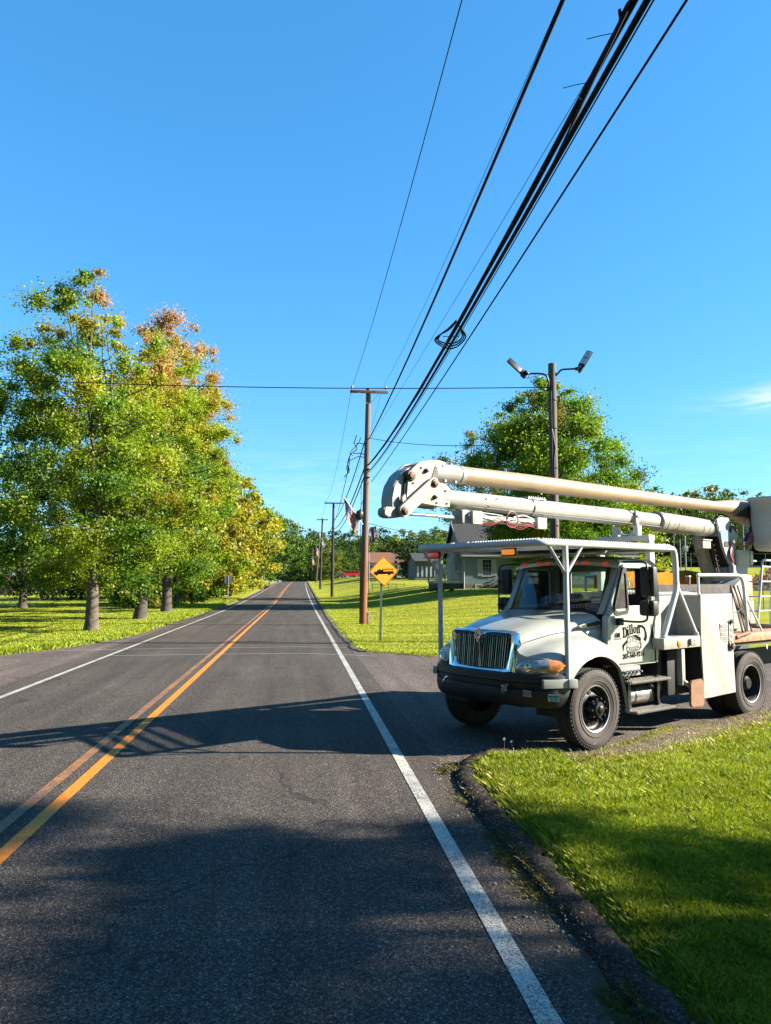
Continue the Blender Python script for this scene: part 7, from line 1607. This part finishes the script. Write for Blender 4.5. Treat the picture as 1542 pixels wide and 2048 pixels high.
# paddock rail right of the pole
b_root = empty('rail_fence', gl(*at(745, 1175, 92)[:2]), label='thin dark wire rail fence between the pole and the yellow sign', cat='fence')
b = MB(); b.tube([(0, 0, .95), (3.8, -.3, .95)], .025, 5); b.tube([(0, 0, .5), (3.8, -.3, .5)], .02, 5); b.build('rail', BLKM, b_root)
for k in range(5): b = MB(); b.tube([(k*.95, -.075*k, -.1), (k*.95, -.075*k, 1.05)], .03, 6); b.build('fence_post', BLKM, b_root)
# left side: trailer, brush, sign seen from behind, roadside rail
p_ = at(30, 1196, 96); tr = empty('utility_trailer', gl(p_[0], 96), R(2), label='low dark utility trailer parked at the far left edge of the meadow', cat='trailer')
b = MB(); b.box(-3.2, 2.6, -.9, .9, .50, .62, .02); b.tube([(2.6, 0, .55), (3.9, 0, .5)], .05, 6); b.build('bed', BLKM, tr)
b = MB()
for x_ in np.linspace(-3.1, 2.5, 9): b.box(x_-.03, x_+.03, -.92, -.86, .62, 1.0)
b.box(-3.2, 2.6, -.92, -.86, .97, 1.03); b.build('side_rail', BLKM, tr)
b = MB(); b.box(-3.25, -3.18, -.9, .9, .55, 1.9)
for k in range(6): b.box(-3.30, -3.25, -.9+k*.33, -.82+k*.33, .55, 1.9)
b.build('ramp_gate', BLKM, tr); b = MB(); b.box(1.2, 2.0, -.8, .2, .62, 1.35, .02); b.build('toolbox', BLKM, tr); b = MB(); b.box(3.1, 3.5, -.3, .3, .62, 1.15, .02); b.build('jack_box', BLKM, tr)
for x_ in (-1.1, -.3):
    b = MB(); b.lathe([(0, 0), (.2, 0), (.36, .02), (.38, .1), (.36, .2)], (0, 1, 0), (x_, -1.1, .38), 20); b.build('wheel', TREAD, tr)
rgb = np.random.default_rng(77)
n = 52000; xx = rgb.uniform(-62, -17, n); yy = rgb.uniform(108, 122, n); hh = rgb.uniform(1.2, 3.4, n)*(.8+.25*np.sin(xx*.5)); cc = np.where(rgb.random((n, 1)) < .7, np.array([0.288, 0.136, 0.080]), np.array([0.240, 0.176, 0.096]))*rgb.uniform(.6, 1.3, (n, 1))
blades('brush', np.stack([xx, yy], 1), gz(xx, yy), hh, np.full(n, .10), cc, rgb, 'reddish brown dry brush at the back of the left meadow', lean=.12)
for i, (px_, Y_, h_) in enumerate(((255, 106, 2.2), (300, 104, 2.0))):
    p_ = at(px_-190+150, 1190, Y_); r_ = empty('stone_pillar', gl(p_[0], Y_), label=['pale stone pillar in front of the brown brush, nearer the trailer', 'second pale stone pillar in front of the brown brush'][i], cat='pillar')
    b = MB(); b.box(-.35, .35, -.35, .35, 0, h_, .03); b.build('shaft', mat('pale_stone', (0.2368, 0.2131, 0.1776), .9, var=.2) if i == 0 else bpy.data.materials['pale_stone'], r_); b = MB(); b.box(-.42, .42, -.42, .42, h_, h_+.12, .02); b.build('cap', FOUND, r_)
p_ = at(456, 1200, 76); rs = empty('road_sign', gl(p_[0], 76), label='grey back of a road sign on a thin post by the left trees', cat='road sign')
b = MB(); b.tube([(0, 0, 0), (0, 0, 2.6)], .035, 6); b.build('post', STEEL, rs); b = MB(); b.prism(rr(-.36, .36, 1.75, 2.6, .08, 4), -.01, .01, 'y'); b.build('panel', mat('bare_sign_back', (0.1776, 0.1954, 0.2072), .5, metal=.3), rs)
gr = empty('guard_rail', gl(*at(530, 1172, 128)[:2]), label='dark timber guard rail on the left bend before the crest', cat='guard rail')
b = MB(); b.box(-.1, .1, 0, 22, .55, .75); b.build('rail', BARKD, gr)
for k in range(6): b = MB(); b.box(-.1, .1, k*4.2, k*4.2+.2, -.1, .8); b.build('post', BARKD, gr)
mb_ = empty('mailbox', gl(-6.9, 118), label='black mailbox on a post beside the far left road edge', cat='mailbox'); b = MB(); b.box(-.06, .06, -.06, .06, 0, 1.1); b.build('post', BARKD, mb_); b = MB(); b.box(-.16, .16, -.28, .28, 1.1, 1.4, .06); b.build('box', BLKM, mb_)
# right field: backstop fence, ball field posts, pen behind the truck
def post_thing(px_, py0, py1, Y_, r_, m_, lab, name='field_post', cat='post'):
    a = at(px_, py0, Y_); t = at(px_, py1, Y_); g = gl(a[0], Y_); o = empty(name, g, label=lab, cat=cat); b = MB(); b.tube([(0, 0, -.2), (0, 0, t[2]-g[2])], r_, 8); b.build('shaft', m_, o); return o
o = post_thing(1372, 1140, 1072, 96, .10, STEEL, 'tall grey floodlight mast in the right field behind the board wall', 'light_mast', 'mast')
b = MB(); b.box(-.35, .35, -.1, .1, 4.1, 4.8, .02); b.build('mast_head', STEEL, o)
post_thing(1362, 1145, 1078, 98, .06, STEEL, 'thin steel mast left of the floodlight mast in the right field')
post_thing(1350, 1146, 1070, 110, .05, STEEL, 'thin slanting guy post behind the canopy bar')
pn_ = empty('wire_pen', gl(*at(1430, 1190, 40)[:2]), label='low wire pen with stone base behind the truck bed on the right', cat='fence')
for k in range(8): b = MB(); b.tube([(k*1.5, .15*k, -.1), (k*1.5, .15*k, 1.25)], .03, 6); b.build('fence_post', STEEL, pn_)
b = MB()
for z_ in np.arange(.1, 1.25, .14): b.tube([(0, 0, z_), (10.5, 1.05, z_)], .006, 4)
for k in range(70): b.tube([(k*.15, .015*k, .05), (k*.15, .015*k, 1.2)], .005, 4)
b.build('wire_mesh', STEEL, pn_)
wl = empty('stone_wall', gl(*at(1425, 1180, 62)[:2]), label='low grey stone wall across the field behind the truck', cat='wall'); b = MB()
for r0 in range(5):
    x_ = 0
    while x_ < 26:
        l_ = random.Random(int(x_*100)+r0).uniform(.35, .8); b.box(x_, x_+l_-.03, random.Random(int(x_*50)+r0).uniform(-.05, .03), .4, r0*.2-.1, r0*.2+.085, .03); x_ += l_
b.build('courses', mat('grey_field_stone', (0.1006, 0.0947, 0.0888), .9, var=.4, scale=3), wl)
sb = shrub(gl(*at(1530, 1160, 84)[:2]), 2.6, 1.5, 2.0, 2600, .16, ((3, np.array([0.208, 0.040, 0.064])), (1, MIDG)), 401, 'maroon leafed bush at the right frame edge behind the ladder')
# thin straps and a far chain fence read against the dark wood
STEELD = mat('dark_weathered_steel', (0.0740, 0.0814, 0.0888), .6, metal=.3)
fn = empty('backstop_fence', gl(*at(1345, 1150, 118)[:2]), label='thin mesh backstop fence in front of the dark wood on the right', cat='fence')
for k in range(9): b = MB(); b.tube([(k*3.2, 0, -.2), (k*3.2, 0, 3.6)], .05, 6); b.build('fence_post', STEELD, fn)
b = MB()
for z_ in (.2, 1.2, 2.3, 3.55): b.tube([(0, 0, z_), (25.6, 0, z_)], .02, 4)
b.build('rail', STEELD, fn)
